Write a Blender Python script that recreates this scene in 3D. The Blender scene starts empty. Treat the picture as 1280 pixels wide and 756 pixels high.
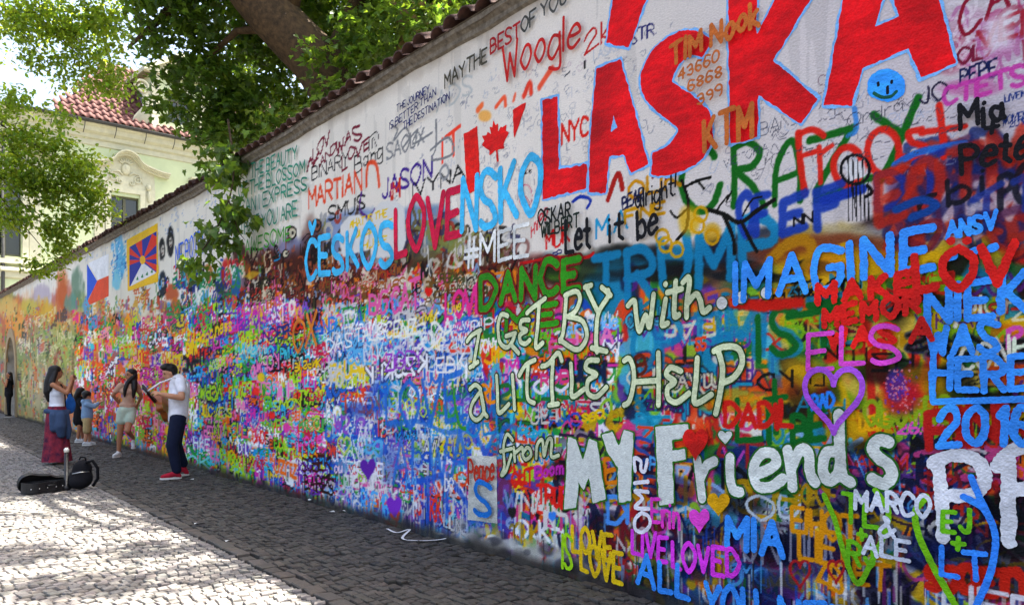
import bpy, bmesh, math, random
import numpy as np
from mathutils import Vector, Matrix
R = math.radians
rng = np.random.default_rng(7)
random.seed(7)
sc = bpy.context.scene
COL = sc.collection

# ------------------------------------------------------------------ camera, sky, sun, exposure
H = 1.5                                   # eye height
cam = bpy.data.cameras.new('camera'); camo = bpy.data.objects.new('camera', cam); COL.objects.link(camo)
camo.location = (0, 0, H); camo.rotation_euler = (R(90), 0, 0)
cam.sensor_width = 36.0; cam.lens = 36.0 * 1000 / 1280; cam.shift_y = 94 / 1280
cam.clip_end = 3000; cam.clip_start = 0.05
sc.camera = camo
SUN_EL, SUN_AZ = R(69.5), math.atan2(0.9, 0.43)          # azimuth measured from +Y towards +X
wd = bpy.data.worlds.new('World'); sc.world = wd; wd.use_nodes = True
nt = wd.node_tree
bgn = nt.nodes['Background']
sky = nt.nodes.new('ShaderNodeTexSky'); sky.sky_type = 'NISHITA'; sky.sun_disc = False
sky.sun_elevation = SUN_EL; sky.sun_rotation = SUN_AZ
sky.air_density = 1.0; sky.dust_density = 6.0; sky.ozone_density = 0.5
nt.links.new(sky.outputs[0], bgn.inputs[0]); bgn.inputs[1].default_value = 0.10
sl = bpy.data.lights.new('sun', 'SUN'); sl.energy = 5.0; sl.angle = R(0.5); sl.color = (1, 0.95, 0.86)
so = bpy.data.objects.new('sun', sl); COL.objects.link(so)
sdir = Vector((math.sin(SUN_AZ) * math.cos(SUN_EL), math.cos(SUN_AZ) * math.cos(SUN_EL), math.sin(SUN_EL)))
so.rotation_euler = sdir.to_track_quat('Z', 'Y').to_euler(); so.location = (20, 20, 40)
vs = sc.view_settings; vs.view_transform = 'Standard'; vs.look = 'None'; vs.gamma = 1.0
vs.use_curve_mapping = False; vs.exposure = 2.5
sc.cycles.use_denoising = True
sc.cycles.max_bounces = 8; sc.cycles.transparent_max_bounces = 16
sc.cycles.sample_clamp_indirect = 6.0

# ------------------------------------------------------------------ helpers
def lin(c):
    if isinstance(c, str):
        c = c.lstrip('#'); c = tuple(int(c[i:i + 2], 16) / 255 for i in (0, 2, 4))
    return tuple((x / 12.92 if x <= .04045 else ((x + .055) / 1.055) ** 2.4) for x in c[:3])
def srgb(c):
    c = c.lstrip('#'); return np.array([int(c[i:i + 2], 16) / 255 for i in (0, 2, 4)], np.float32)

def mat(name, color=(.5, .5, .5), rough=.7, noise=0.0, nscale=8.0, bump=0.0, bscale=40.0, attr=None, metallic=0.0,
        color2=None, spec=.3, detail=5.0, coat=0.0):
    m = bpy.data.materials.new(name); m.use_nodes = True
    n = m.node_tree; b = n.nodes['Principled BSDF']
    b.inputs['Roughness'].default_value = rough; b.inputs['Metallic'].default_value = metallic
    b.inputs['Specular IOR Level'].default_value = spec; b.inputs['Coat Weight'].default_value = coat
    tc = n.nodes.new('ShaderNodeTexCoord')
    if attr:
        a = n.nodes.new('ShaderNodeAttribute'); a.attribute_name = attr; src = a.outputs['Color']
    else:
        rgb = n.nodes.new('ShaderNodeRGB'); rgb.outputs[0].default_value = (*color, 1); src = rgb.outputs[0]
    if noise > 0 or color2 is not None:
        t = n.nodes.new('ShaderNodeTexNoise'); t.inputs['Scale'].default_value = nscale; t.inputs['Detail'].default_value = detail
        t.inputs['Roughness'].default_value = .65
        n.links.new(tc.outputs['Object'], t.inputs['Vector'])
        r = n.nodes.new('ShaderNodeMapRange'); r.inputs['From Min'].default_value = .3; r.inputs['From Max'].default_value = .7
        n.links.new(t.outputs[0], r.inputs['Value'])
        mx = n.nodes.new('ShaderNodeMix'); mx.data_type = 'RGBA'
        if color2 is not None:
            n.links.new(r.outputs[0], mx.inputs[0]); n.links.new(src, mx.inputs[6]); mx.inputs[7].default_value = (*color2, 1)
        else:
            mx.blend_type = 'MULTIPLY'; mx.inputs[0].default_value = 1.0
            r.inputs['To Min'].default_value = 1 - noise; r.inputs['To Max'].default_value = 1 + noise * .4
            cb = n.nodes.new('ShaderNodeCombineColor')
            for k in range(3): n.links.new(r.outputs[0], cb.inputs[k])
            n.links.new(src, mx.inputs[6]); n.links.new(cb.outputs[0], mx.inputs[7])
        src = mx.outputs[2]
    n.links.new(src, b.inputs['Base Color'])
    if bump > 0:
        t2 = n.nodes.new('ShaderNodeTexNoise'); t2.inputs['Scale'].default_value = bscale; t2.inputs['Detail'].default_value = 6
        n.links.new(tc.outputs['Object'], t2.inputs['Vector'])
        bp = n.nodes.new('ShaderNodeBump'); bp.inputs['Strength'].default_value = bump; bp.inputs['Distance'].default_value = .01
        n.links.new(t2.outputs[0], bp.inputs['Height']); n.links.new(bp.outputs[0], b.inputs['Normal'])
    return m

def link(name, me, parent=None, m=None, loc=None):
    o = bpy.data.objects.new(name, me); COL.objects.link(o)
    if m is not None and me is not None:
        for x in (m if isinstance(m, (list, tuple)) else [m]): me.materials.append(x)
    if parent is not None: o.parent = parent
    if loc is not None: o.location = loc
    return o
def mesh(name, v, f, smooth=False):
    me = bpy.data.meshes.new(name); me.from_pydata([tuple(map(float, p)) for p in v], [], [tuple(map(int, q)) for q in f]); me.update()
    if smooth: me.shade_smooth()
    return me
def fastmesh(name, v, faces_by_n, col=None, smooth=False):
    """v (N,3); faces_by_n: list of int arrays (M,k)."""
    me = bpy.data.meshes.new(name)
    v = np.asarray(v, np.float32)
    me.vertices.add(len(v)); me.vertices.foreach_set('co', v.ravel())
    loops = np.concatenate([np.asarray(f, np.int32).ravel() for f in faces_by_n if len(f)])
    tot = np.concatenate([np.full(len(f), np.asarray(f).shape[1], np.int32) for f in faces_by_n if len(f)])
    st = np.concatenate([[0], np.cumsum(tot)[:-1]]).astype(np.int32)
    me.loops.add(len(loops)); me.loops.foreach_set('vertex_index', loops)
    me.polygons.add(len(tot)); me.polygons.foreach_set('loop_start', st); me.polygons.foreach_set('loop_total', tot)
    me.polygons.foreach_set('use_smooth', np.full(len(tot), smooth, bool))
    me.update(calc_edges=True)
    if col is not None:
        a = me.color_attributes.new('paint', 'FLOAT_COLOR', 'POINT')
        c4 = np.ones((len(v), 4), np.float32); c4[:, :3] = col
        a.data.foreach_set('color', c4.ravel())
    return me
def tolin(a):
    a = np.clip(a, 0, 1); return np.where(a <= .04045, a / 12.92, ((a + .055) / 1.055) ** 2.4).astype(np.float32)

class MB:
    """collects simple solids into one mesh"""
    def __init__(s): s.v = []; s.f = []
    def add(s, v, f):
        o = len(s.v); s.v += [tuple(p) for p in v]; s.f += [tuple(i + o for i in q) for q in f]; return s
    def box(s, x0, x1, y0, y1, z0, z1):
        return s.add([(x0, y0, z0), (x1, y0, z0), (x1, y1, z0), (x0, y1, z0), (x0, y0, z1), (x1, y0, z1), (x1, y1, z1), (x0, y1, z1)],
                     [(0, 3, 2, 1), (4, 5, 6, 7), (0, 1, 5, 4), (1, 2, 6, 5), (2, 3, 7, 6), (3, 0, 4, 7)])
    def prism(s, poly, a, b, ax='x'):
        """poly in the plane across axis ax, extruded a..b; ax x: poly=(y,z); ax y: poly=(x,z); ax z: poly=(x,y)"""
        n = len(poly)
        def P(p, t): return (t, p[0], p[1]) if ax == 'x' else ((p[0], t, p[1]) if ax == 'y' else (p[0], p[1], t))
        v = [P(p, a) for p in poly] + [P(p, b) for p in poly]
        f = [tuple(range(n))[::-1], tuple(range(n, 2 * n))] + [(i, (i + 1) % n, n + (i + 1) % n, n + i) for i in range(n)]
        return s.add(v, f)
    def tube(s, pts, rad, n=8, cap=True):
        pts = [Vector(p) for p in pts]; rr = rad if isinstance(rad, (list, tuple)) else [rad] * len(pts)
        v = []; f = []; up = None
        for i, p in enumerate(pts):
            t = (pts[min(i + 1, len(pts) - 1)] - pts[max(i - 1, 0)]); t = t.normalized() if t.length > 1e-9 else Vector((0, 0, 1))
            if up is None: up = Vector((0, 0, 1)) if abs(t.z) < .9 else Vector((1, 0, 0))
            a = t.cross(up).normalized(); b = t.cross(a).normalized(); up = -b
            for k in range(n):
                an = 2 * math.pi * k / n; v.append(p + (a * math.cos(an) + b * math.sin(an)) * rr[i])
        for i in range(len(pts) - 1):
            for k in range(n):
                f.append((i * n + k, i * n + (k + 1) % n, (i + 1) * n + (k + 1) % n, (i + 1) * n + k))
        if cap:
            f.append(tuple(range(n))[::-1]); f.append(tuple(range((len(pts) - 1) * n, len(pts) * n)))
        return s.add(v, f)
    def ell(s, c, r, nu=12, nv=8, rot=None):
        v = []; f = []; c = Vector(c)
        for j in range(nv + 1):
            th = math.pi * j / nv
            for i in range(nu):
                ph = 2 * math.pi * i / nu
                p = Vector((r[0] * math.sin(th) * math.cos(ph), r[1] * math.sin(th) * math.sin(ph), r[2] * math.cos(th)))
                if rot is not None: p = rot @ p
                v.append(c + p)
        for j in range(nv):
            for i in range(nu):
                f.append((j * nu + i, (j + 1) * nu + i, (j + 1) * nu + (i + 1) % nu, j * nu + (i + 1) % nu))
        return s.add(v, f)
    def mesh(s, name, smooth=False):
        me = mesh(name, s.v, s.f, smooth)
        bm = bmesh.new(); bm.from_mesh(me); bmesh.ops.remove_doubles(bm, verts=bm.verts, dist=1e-5)
        bmesh.ops.recalc_face_normals(bm, faces=bm.faces); bm.to_mesh(me); bm.free()
        return me
    def build(s, name, m, parent=None, smooth=False, bevel=0.0):
        o = link(name, s.mesh(name, smooth), parent, m)
        if bevel:
            b = o.modifiers.new('bevel', 'BEVEL'); b.width = bevel; b.segments = 2; b.limit_method = 'ANGLE'
        return o
def empty(name, loc=(0, 0, 0), rz=0, parent=None):
    o = bpy.data.objects.new(name, None); COL.objects.link(o); o.location = loc; o.rotation_euler = (0, 0, rz)
    o.empty_display_size = .1
    if parent: o.parent = parent
    return o
def tag(o, label=None, cat=None, group=None, kind=None):
    if label: o['label'] = label
    if cat: o['category'] = cat
    if group: o['group'] = group
    if kind: o['kind'] = kind
    return o
def vnoise(x, y, seed=0):
    x = np.asarray(x, np.float64); y = np.asarray(y, np.float64)
    xi = np.floor(x).astype(np.int64); yi = np.floor(y).astype(np.int64); fx = x - xi; fy = y - yi
    fx = fx * fx * (3 - 2 * fx); fy = fy * fy * (3 - 2 * fy)
    def h(a, b):
        n = (a * 374761393 + b * 668265263 + seed * 974634777) & 0xffffffff
        n = ((n ^ (n >> 13)) * 1274126177) & 0xffffffff
        n = n ^ (n >> 16); return (n & 0xffff) / 65535.0
    return ((h(xi, yi) * (1 - fx) + h(xi + 1, yi) * fx) * (1 - fy) + (h(xi, yi + 1) * (1 - fx) + h(xi + 1, yi + 1) * fx) * fy)
def fbm(x, y, seed=0, o=4):
    s = 0; a = .5
    for k in range(o): s = s + a * vnoise(x * 2 ** k, y * 2 ** k, seed + k * 17); a *= .5
    return s / (1 - .5 ** o)

# ------------------------------------------------------------------ where things stand (metres; photograph sizes give the measures)
F, CX, HY = 1000.0, 640.0, 472.0
P0 = np.array([0.0, 6.64]); DN = math.hypot(790, 1000)
WR = np.array([790, -1000]) / DN          # along the wall, towards the near end
WB = np.array([1000, 790]) / DN           # through the wall
def W(px, py):
    a = (px - CX) / F; t = (P0 @ WB) / (a * WB[0] + WB[1])
    return float((np.array([a * t, t]) - P0) @ WR), H + t * (HY - py) / F
def G(px, py):
    t = H * F / (py - HY); return ((px - CX) / F * t, t)
def PXU(u):
    p = P0 + np.multiply.outer(np.asarray(u, float), WR); return CX + F * p[..., 0] / p[..., 1], p[..., 1]
WALL_RZ = math.atan2(WR[1], WR[0])
def wall_world(u, y, v):
    p = P0 + WR * u + WB * y; return Vector((p[0], p[1], v))
def vtop(u): return 4.50 + max(0.0, -u - 8) * 0.016
# ------------------------------------------------------------------ hand lettering: strokes on a small grid (x,y 0..8, a-d below the line, A-C above)
_Y = {**{str(i): i for i in range(10)}, 'A': 10, 'B': 11, 'C': 12, 'a': -1, 'b': -2, 'c': -3, 'd': -4}
GLY = {
'A': '00 48 80|23 63', 'B': '00 08|~08 48 76 64 04|~04 64 82 60 00', 'C': '~77 58 28 05 03 20 50 71', 'D': '00 08|~08 48 85 83 40 00',
'E': '70 00 08 78|04 54', 'F': '00 08 78|04 54', 'G': '~77 48 18 05 03 10 50 72|72 74 44', 'H': '00 08|70 78|04 74', 'I': '00 08',
'J': '~58 52 40 20 02', 'K': '00 08|68 03|24 70', 'L': '08 00 60', 'M': '00 08 43 88 80', 'N': '00 08 70 78', 'O': '~38 06 03 30 50 83 86 58 38',
'P': '00 08|~08 48 76 64 04', 'Q': '~38 06 03 30 50 83 86 58 38|52 90', 'R': '00 08|~08 48 76 64 04|34 70', 'S': '~77 48 18 06 24 53 71 50 20 01',
'T': '40 48|08 88', 'U': '~08 03 10 50 73 78', 'V': '08 40 88', 'W': '08 20 46 60 88', 'X': '08 70|78 00', 'Y': '08 44 88|44 40', 'Z': '08 78 00 80',
'0': '~38 06 02 30 62 66 38', '1': '26 48 40', '2': '~06 28 58 65 33 00|00 70', '3': '~07 38 57 54 24|~24 54 62 40 01', '4': '50 58 03 73',
'5': '68 18 15|~15 45 63 50 20 01', '6': '~67 28 04 02 30 62 44 14 02', '7': '08 78 30', '8': '~34 06 38 66 34 02 30 62 34', '9': '~64 34 06 38 66 62 40',
'a': '~54 25 04 02 20 41 53|55 51 60', 'b': '08 00|~04 35 53 51 30 01', 'c': '~54 25 03 01 20 51', 'd': '58 50|~54 25 03 01 20 51', 'e': '~03 53 45 25 03 01 20 51',
'f': '~47 38 26 20|05 45', 'g': '~54 25 03 01 20 52|~55 5b 3c 0b', 'h': '08 00|~03 25 45 53 50', 'i': '05 00|07 07', 'j': '35 3b 1c 0b|37 37',
'k': '08 00|45 02|12 50', 'l': '08 00', 'm': '05 00|~03 15 35 43 40|~43 55 75 83 80', 'n': '05 00|~03 25 45 53 50', 'o': '~25 03 02 20 41 53 45 25',
'p': '05 0c|~04 35 53 51 30 01', 'q': '55 5c|~54 25 03 01 20 51', 'r': '05 00|~03 25 45', 's': '~44 25 04 13 32 41 20 01', 't': '28 21 40|05 45',
'u': '~05 01 20 40 52|55 50', 'v': '05 30 55', 'w': '05 20 44 60 85', 'x': '05 50|55 00', 'y': '05 31|55 1c', 'z': '05 55 00 50',
'#': '20 38|50 68|03 83|05 85', '+': '42 46|24 64', '&': '~70 36 28 46 13 11 30 51 73', '.': '00 00', '!': '08 03|00 00', '-': '04 44', '/': '00 68', '*': '42 48|14 76|16 74',
'?': '~06 28 57 34 32|30 30', "'": '08 06', ':': '04 04|01 01',
}
GLY['Á'] = GLY['A'] + '|4A 6C'; GLY['Č'] = GLY['C'] + '|2C 4A 6C'; GLY['Ö'] = GLY['O'] + '|2A 2A|6A 6A'
def catmull(p, n=6, closed=False):
    p = np.asarray(p, float); out = []
    N = len(p)
    for i in range(N - 1):
        a = p[i - 1] if i > 0 else (p[-2] if closed else p[0]); b = p[i]; c = p[i + 1]
        d = p[i + 2] if i + 2 < N else (p[1] if closed else p[-1])
        for k in range(n):
            t = k / n
            out.append(.5 * ((2 * b) + (c - a) * t + (2 * a - 5 * b + 4 * c - d) * t * t + (3 * b - a - 3 * c + d) * t ** 3))
    out.append(p[-1]); return np.array(out)
_gc = {}
def glyph(ch):
    if ch in _gc: return _gc[ch]
    st = []; w = 0
    for s in GLY.get(ch, GLY.get(ch.upper(), '00 08')).split('|'):
        sm = s.startswith('~'); s = s.lstrip('~')
        p = np.array([(int(q[0]), _Y[q[1]]) for q in s.split()], float)
        w = max(w, p[:, 0].max())
        if sm: p = catmull(p, 5, np.allclose(p[0], p[-1]))
        st.append(p / 8.0)
    _gc[ch] = (st, w / 8.0); return _gc[ch]
def lay(text, q, jit=.05, gap=.22, seed=0):
    """text -> per letter list of polylines in wall metres; q = (x0,y0,x1,y1,h0,h1) measured on the photograph"""
    r = random.Random(hash(text) % 9999 + seed) if False else random.Random(sum(map(ord, text)) * 31 + seed + int(q[0]))
    x0, y0, x1, y1, h0, h1 = q
    A = np.array(W(x0, y0)); B = np.array(W(x1, y1)); ha = W(x0, y0 - h0)[1] - A[1]; hb = W(x1, y1 - h1)[1] - B[1]
    adv = 0; pos = []
    for ch in text:
        if ch == ' ': adv += .45; pos.append(None); continue
        st, w = glyph(ch); w2 = max(w, .05); pos.append(adv); adv += w2 + gap
    adv = max(adv - gap, .1)
    out = []
    for ch, p in zip(text, pos):
        if p is None: continue
        st, w = glyph(ch); L = []
        dy = r.uniform(-jit, jit); ro = r.uniform(-jit, jit) * 1.2; scl = 1 + r.uniform(-jit, jit) * 1.5; sk = r.uniform(-jit, jit)
        for s in st:
            s = s + np.array([[r.uniform(-1, 1), r.uniform(-1, 1)]]) * jit * .3
            s = s + np.stack([np.sin(s[:, 1] * 5 + r.random() * 6), np.cos(s[:, 0] * 5 + r.random() * 6)], 1) * jit * .35
            gx = s[:, 0] - w / 2; gy = s[:, 1] - .5
            gx, gy = gx * math.cos(ro) - gy * math.sin(ro) * .6 + gy * sk, gy * math.cos(ro) + gx * math.sin(ro)
            a = (p + w / 2 + gx * scl) / adv; b = .5 + gy * scl + dy
            hh = ha + (hb - ha) * a
            L.append(np.stack([A[0] + (B[0] - A[0]) * a, A[1] + (B[1] - A[1]) * a + hh * b], 1))
        out.append((ch, L))
    return out
def seg_dist(U, V, poly):
    d = np.full(U.shape, 1e9)
    if len(poly) == 1: return np.hypot(U - poly[0][0], V - poly[0][1])
    for (ax, ay), (bx, by) in zip(poly[:-1], poly[1:]):
        dx, dy = bx - ax, by - ay; L = dx * dx + dy * dy
        t = np.clip(((U - ax) * dx + (V - ay) * dy) / L, 0, 1) if L > 1e-12 else 0
        d = np.minimum(d, np.hypot(U - ax - t * dx, V - ay - t * dy))
    return d
def poly_sd(U, V, poly):
    """signed: negative inside"""
    d = seg_dist(U, V, list(poly) + [poly[0]]); ins = np.zeros(U.shape, bool)
    n = len(poly)
    for i in range(n):
        (x1, y1), (x2, y2) = poly[i], poly[(i + 1) % n]
        if y1 == y2: continue
        c = (y1 > V) != (y2 > V); ins ^= c & (U < (x2 - x1) * (V - y1) / (y2 - y1) + x1)
    return np.where(ins, -d, d)
# ------------------------------------------------------------------ the painted canvas: colours kept per vertex of the plaster sheets
class Canvas:
    def __init__(s, U, V):
        s.U = np.asarray(U, float); s.V = np.asarray(V, float); s.rgb = np.zeros((len(V), len(U), 3), np.float32)
        s.UU, s.VV = np.meshgrid(s.U, s.V)
        s.n1 = fbm(s.UU * 14, s.VV * 14, 3, 3).astype(np.float32); s.n2 = fbm(s.UU * 45, s.VV * 45, 9, 2).astype(np.float32)
        px, dep = PXU(s.U); s.PX = px; s.PY = HY - (s.VV - H) * F / dep[None, :]
    def sub(s, lo, hi):
        i0, i1 = np.searchsorted(s.U, [lo[0], hi[0]]); j0, j1 = np.searchsorted(s.V, [lo[1], hi[1]])
        return slice(max(j0 - 1, 0), j1 + 1), slice(max(i0 - 1, 0), i1 + 1)
    def comp(s, sl, a, col):
        t = s.rgb[sl]; t += (np.asarray(col, np.float32) - t) * a[..., None].astype(np.float32)
    def polys(s, polys, rad, col, soft=.25, alpha=1.0, rough=.35):
        al = np.concatenate(polys); m = rad * (1 + soft) * 1.3 + .01; lo = al.min(0) - m; hi = al.max(0) + m
        if hi[0] < s.U[0] or lo[0] > s.U[-1]: return
        sl = s.sub(lo, hi)
        if s.rgb[sl].size == 0: return
        U = s.UU[sl]; V = s.VV[sl]; d = np.full(U.shape, 1e9)
        for p in polys: d = np.minimum(d, seg_dist(U, V, p))
        d = d / rad + (s.n1[sl] - .5) * rough * .9 + (s.n2[sl] - .5) * rough
        a = np.clip((1 + soft * .5 - d) / max(soft, .05), 0, 1); a = a * a * (3 - 2 * a)
        s.comp(sl, a * alpha, col)
    def fill(s, poly, col, soft=.01, alpha=1.0, rough=.01):
        al = np.asarray(poly); lo = al.min(0) - soft - .02; hi = al.max(0) + soft + .02
        if hi[0] < s.U[0] or lo[0] > s.U[-1]: return
        sl = s.sub(lo, hi)
        if s.rgb[sl].size == 0: return
        d = poly_sd(s.UU[sl], s.VV[sl], [tuple(q) for q in poly]) + (s.n1[sl] - .5) * rough * 2
        s.comp(sl, np.clip(.5 - d / max(soft, .004), 0, 1) * alpha, col)
    def blob(s, px, py, rx, ry, col, alpha=1.0, seed=0, hard=1.6):
        """a soft cloud of paint; centre and half-size measured on the photograph"""
        u0, _ = W(px - rx * 1.7, py); u1, _ = W(px + rx * 1.7, py)
        i0, i1 = np.searchsorted(s.U, [u0, u1])
        if i1 <= i0: return
        sl = (slice(None), slice(i0, i1))
        X = s.PX[None, i0:i1]; Y = s.PY[sl]
        q = ((X - px) / rx) ** 2 + ((Y - py) / ry) ** 2 + (fbm(s.UU[sl] * 3.1, s.VV[sl] * 3.1, seed + 5, 4) - .5) * 1.7
        a = np.clip((1.35 - q) * hard * .6, 0, 1); a = a * a * (3 - 2 * a)
        s.comp(sl, a * alpha, col)
CANV = []
def paint(polys, rad, col, soft=.25, alpha=1.0, rough=.35):
    col = srgb(col) if isinstance(col, str) else col
    for c in CANV: c.polys(polys, rad, col, soft, alpha, rough)
def fillp(pts, col, soft=.012, alpha=1.0, rough=.012):
    col = srgb(col) if isinstance(col, str) else col
    q = [W(*p) for p in pts]
    for c in CANV: c.fill(q, col, soft, alpha, rough)
def blob(px, py, rx, ry, col, alpha=1.0, seed=None, hard=1.6):
    col = srgb(col) if isinstance(col, str) else col
    seed = int(px * 7 + py * 3) % 991 if seed is None else seed
    for c in CANV: c.blob(px, py, rx, ry, col, alpha, seed, hard)
def mpp(px):                                  # metres per photo pixel at the wall there
    return float(PXU(W(px, HY)[0])[1]) / F
def pline(pts, wpx, col, soft=.25, alpha=1.0, smooth=True, rough=.35):
    q = np.array([W(*p) for p in pts]); 
    if smooth and len(q) > 2: q = catmull(q, 6, np.allclose(q[0], q[-1]))
    paint([q], wpx * .5 * mpp(np.mean([p[0] for p in pts])), col, soft, alpha, rough)
def pword(text, q, col, w, soft=.3, alpha=1.0, jit=.05, gap=.22, seed=0, outline=None, ow=1.5):
    L = lay(text, q, jit, gap, seed); polys = [p for _, l in L for p in l]; m = mpp((q[0] + q[2]) / 2)
    if outline: paint(polys, (w * .5 + ow) * m, outline, soft, alpha)
    paint(polys, w * .5 * m, col, soft, alpha)
# ------------------------------------------------------------------ thick paint as thin solid shapes (marching squares over a distance field)
MS = {1: [(0, 4, 7)], 2: [(1, 5, 4)], 3: [(0, 1, 5, 7)], 4: [(2, 6, 5)], 5: [(0, 4, 7), (2, 6, 5)], 6: [(1, 2, 6, 4)], 7: [(0, 1, 2, 6, 7)],
      8: [(3, 7, 6)], 9: [(0, 4, 6, 3)], 10: [(1, 5, 4), (3, 7, 6)], 11: [(0, 1, 5, 6, 3)], 12: [(2, 3, 7, 5)], 13: [(0, 4, 5, 2, 3)],
      14: [(1, 2, 3, 7, 4)], 15: [(0, 1, 2, 3)]}
def march(d, U, V):
    """region d<0 on a regular grid -> verts (n,2), faces by size, inner distance per vertex"""
    ny, nx = d.shape; ins = d < 0
    c = [(0, 0), (0, 1), (1, 1), (1, 0)]
    case = sum(ins[a:ny - 1 + a, b:nx - 1 + b].astype(int) << k for k, (a, b) in enumerate(c))
    cid = np.arange(ny * nx).reshape(ny, nx); base = ny * nx
    def tpos(d0, d1): return d0 / np.where(np.abs(d0 - d1) < 1e-12, 1e-12, d0 - d1)
    UU, VV = np.meshgrid(U, V)
    th = np.clip(tpos(d[:, :-1], d[:, 1:]), .02, .98); tv = np.clip(tpos(d[:-1], d[1:]), .02, .98)
    hx = UU[:, :-1] + th * (UU[:, 1:] - UU[:, :-1]); hy = VV[:, :-1]
    vx = UU[:-1]; vy = VV[:-1] + tv * (VV[1:] - VV[:-1])
    pts = np.concatenate([np.stack([UU.ravel(), VV.ravel()], 1), np.stack([hx.ravel(), hy.ravel()], 1), np.stack([vx.ravel(), vy.ravel()], 1)])
    dd = np.concatenate([-d.ravel(), np.zeros(hx.size), np.zeros(vx.size)])
    hid = base + np.arange(hx.size).reshape(hx.shape); vid = base + hx.size + np.arange(vx.size).reshape(vx.shape)
    ids = [cid[:-1, :-1], cid[:-1, 1:], cid[1:, 1:], cid[1:, :-1], hid[:-1], vid[:, 1:], hid[1:], vid[:, :-1]]
    faces = {3: [], 4: [], 5: []}
    for k, pl in MS.items():
        m = case == k
        if not m.any(): continue
        for p in pl: faces[len(p)].append(np.stack([ids[i][m] for i in p], 1))
    fl = [np.concatenate(f) for f in faces.values() if f]
    if not fl: return None
    used = np.unique(np.concatenate([f.ravel() for f in fl])); mp = np.zeros(len(pts), np.int32); mp[used] = np.arange(len(used))
    return pts[used], [mp[f] for f in fl], dd[used]
def sdf_shape(fn, lo, hi, cell):
    nx = max(int((hi[0] - lo[0]) / cell) + 2, 4); ny = max(int((hi[1] - lo[1]) / cell) + 2, 4)
    U = lo[0] + np.arange(nx) * cell; V = lo[1] + np.arange(ny) * cell
    UU, VV = np.meshgrid(U, V); return march(fn(UU, VV), U, V)
def rich(c):                                  # paint straight from the can is stronger than the mixed swatches above
    l = c @ np.array([.3, .59, .11]); return np.clip(l[..., None] + (c - l[..., None]) * 1.15, 0, 1) ** 1.14
LAYER = [0.0012]
def paint_mesh(name, layers, parent, m):
    """layers: list of (fn, lo, hi, cell, colour sRGB, lift); one flat painted mark of a few paint coats"""
    vv = []; ff = []; cc = []; o = 0
    for fn, lo, hi, cell, colr, lift, var in layers:
        r = sdf_shape(fn, lo, hi, cell)
        if r is None: continue
        p, fl, dd = r
        z = -(LAYER[0] + lift)
        vv.append(np.stack([p[:, 0], np.full(len(p), z), p[:, 1]], 1))
        n = fbm(p[:, 0] * 9, p[:, 1] * 30, 5, 3)[:, None] - .5; n2 = fbm(p[:, 0] * 3, p[:, 1] * 3, 8, 2)[:, None] - .5
        base = np.asarray(colr, np.float32)[None]
        cc.append(np.clip(base * (1 + var * 1.1 * n + var * 1.3 * n2), 0, 1)); ff += [f + o for f in fl]; o += len(p)
    if not vv: return None
    by = {}
    for f in ff: by.setdefault(f.shape[1], []).append(f)
    me = fastmesh(name, np.concatenate(vv), [np.concatenate(x) for x in by.values()], tolin(rich(np.concatenate(cc))))
    return link(name, me, parent, m)
def stroke_fn(polys, rad, rough, seed=0):
    fr = 1.0 / max(rad, .004)
    def fn(U, V):
        d = np.full(U.shape, 1e9)
        for p in polys: d = np.minimum(d, seg_dist(U, V, p))
        return d - rad * (1 + rough * ((fbm(U * fr * .9, V * fr * .9, seed, 2) - .5) * .8 + (vnoise(U * fr * 3.1, V * fr * 3.1, seed + 3) - .5) * .7))
    return fn
def gword(text, q, col, w, wall, m, label=None, rough=.35, jit=.05, gap=None, seed=0, outline=None, ow=1.6, split=None, var=.2, polys=None, name='painted_word'):
    """a word (or mark) brushed on the wall as geometry; tall letters are pieces of their own"""
    col = srgb(col); mm = mpp((q[0] + q[2]) / 2); rad = w * .5 * mm
    if gap is None: gap = min(max(.14 + .95 * w / ((q[4] + q[5]) / 2), .2), .5)
    L = lay(text, q, jit, gap, seed) if polys is None else polys
    split = (max(q[4], q[5]) >= 30 and len(L) > 1) if split is None else split
    LAYER[0] += 0.00022
    def mk(nm, ps, par):
        al = np.concatenate(ps); lay_ = []; LAYER[0] += .00003
        cell = max(min(rad * .46, 1.9 * mm), .95 * mm)
        if outline is not None:
            r2 = rad + ow * mm; lay_.append((stroke_fn(ps, r2, rough * .5, seed), al.min(0) - r2 * 1.5, al.max(0) + r2 * 1.5, cell, srgb(outline), 0, var))
        lay_.append((stroke_fn(ps, rad, rough, seed + 7), al.min(0) - rad * 1.6, al.max(0) + rad * 1.6, cell, col, .0001, var))
        return paint_mesh(nm, lay_, par, m)
    if split:
        root = empty(name, parent=wall)
        for ch, ps in L: mk('letter', ps, root)
    else:
        root = mk(name, [p for _, l in L for p in l], wall)
    if label and root: root['label'] = label
    return root
# ------------------------------------------------------------------ the painted wall
wall = empty('graffiti_wall', (P0[0], P0[1], 0), WALL_RZ)
tag(wall, 'long plastered garden wall covered in colourful graffiti under a clay tile coping', 'wall')
def cols(a, b, st): return [W(x, HY)[0] for x in np.arange(a, b, st)]
VA = np.linspace(-.06, 5.0, 420); VB = np.linspace(-.06, 4.62, 560); VC = np.linspace(-.06, 4.62, 730)
UA = cols(-27, 331, 1.3); UB = cols(330, 691, 1.3); UC = cols(690, 1330, 1.3); UC += list(np.arange(UC[-1] + .03, 9.0, .08))
UB[0] = UA[-1]; UC[0] = UB[-1]
CANV[:] = [Canvas(UA, VA), Canvas(UB, VB), Canvas(UC, VC)]
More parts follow.
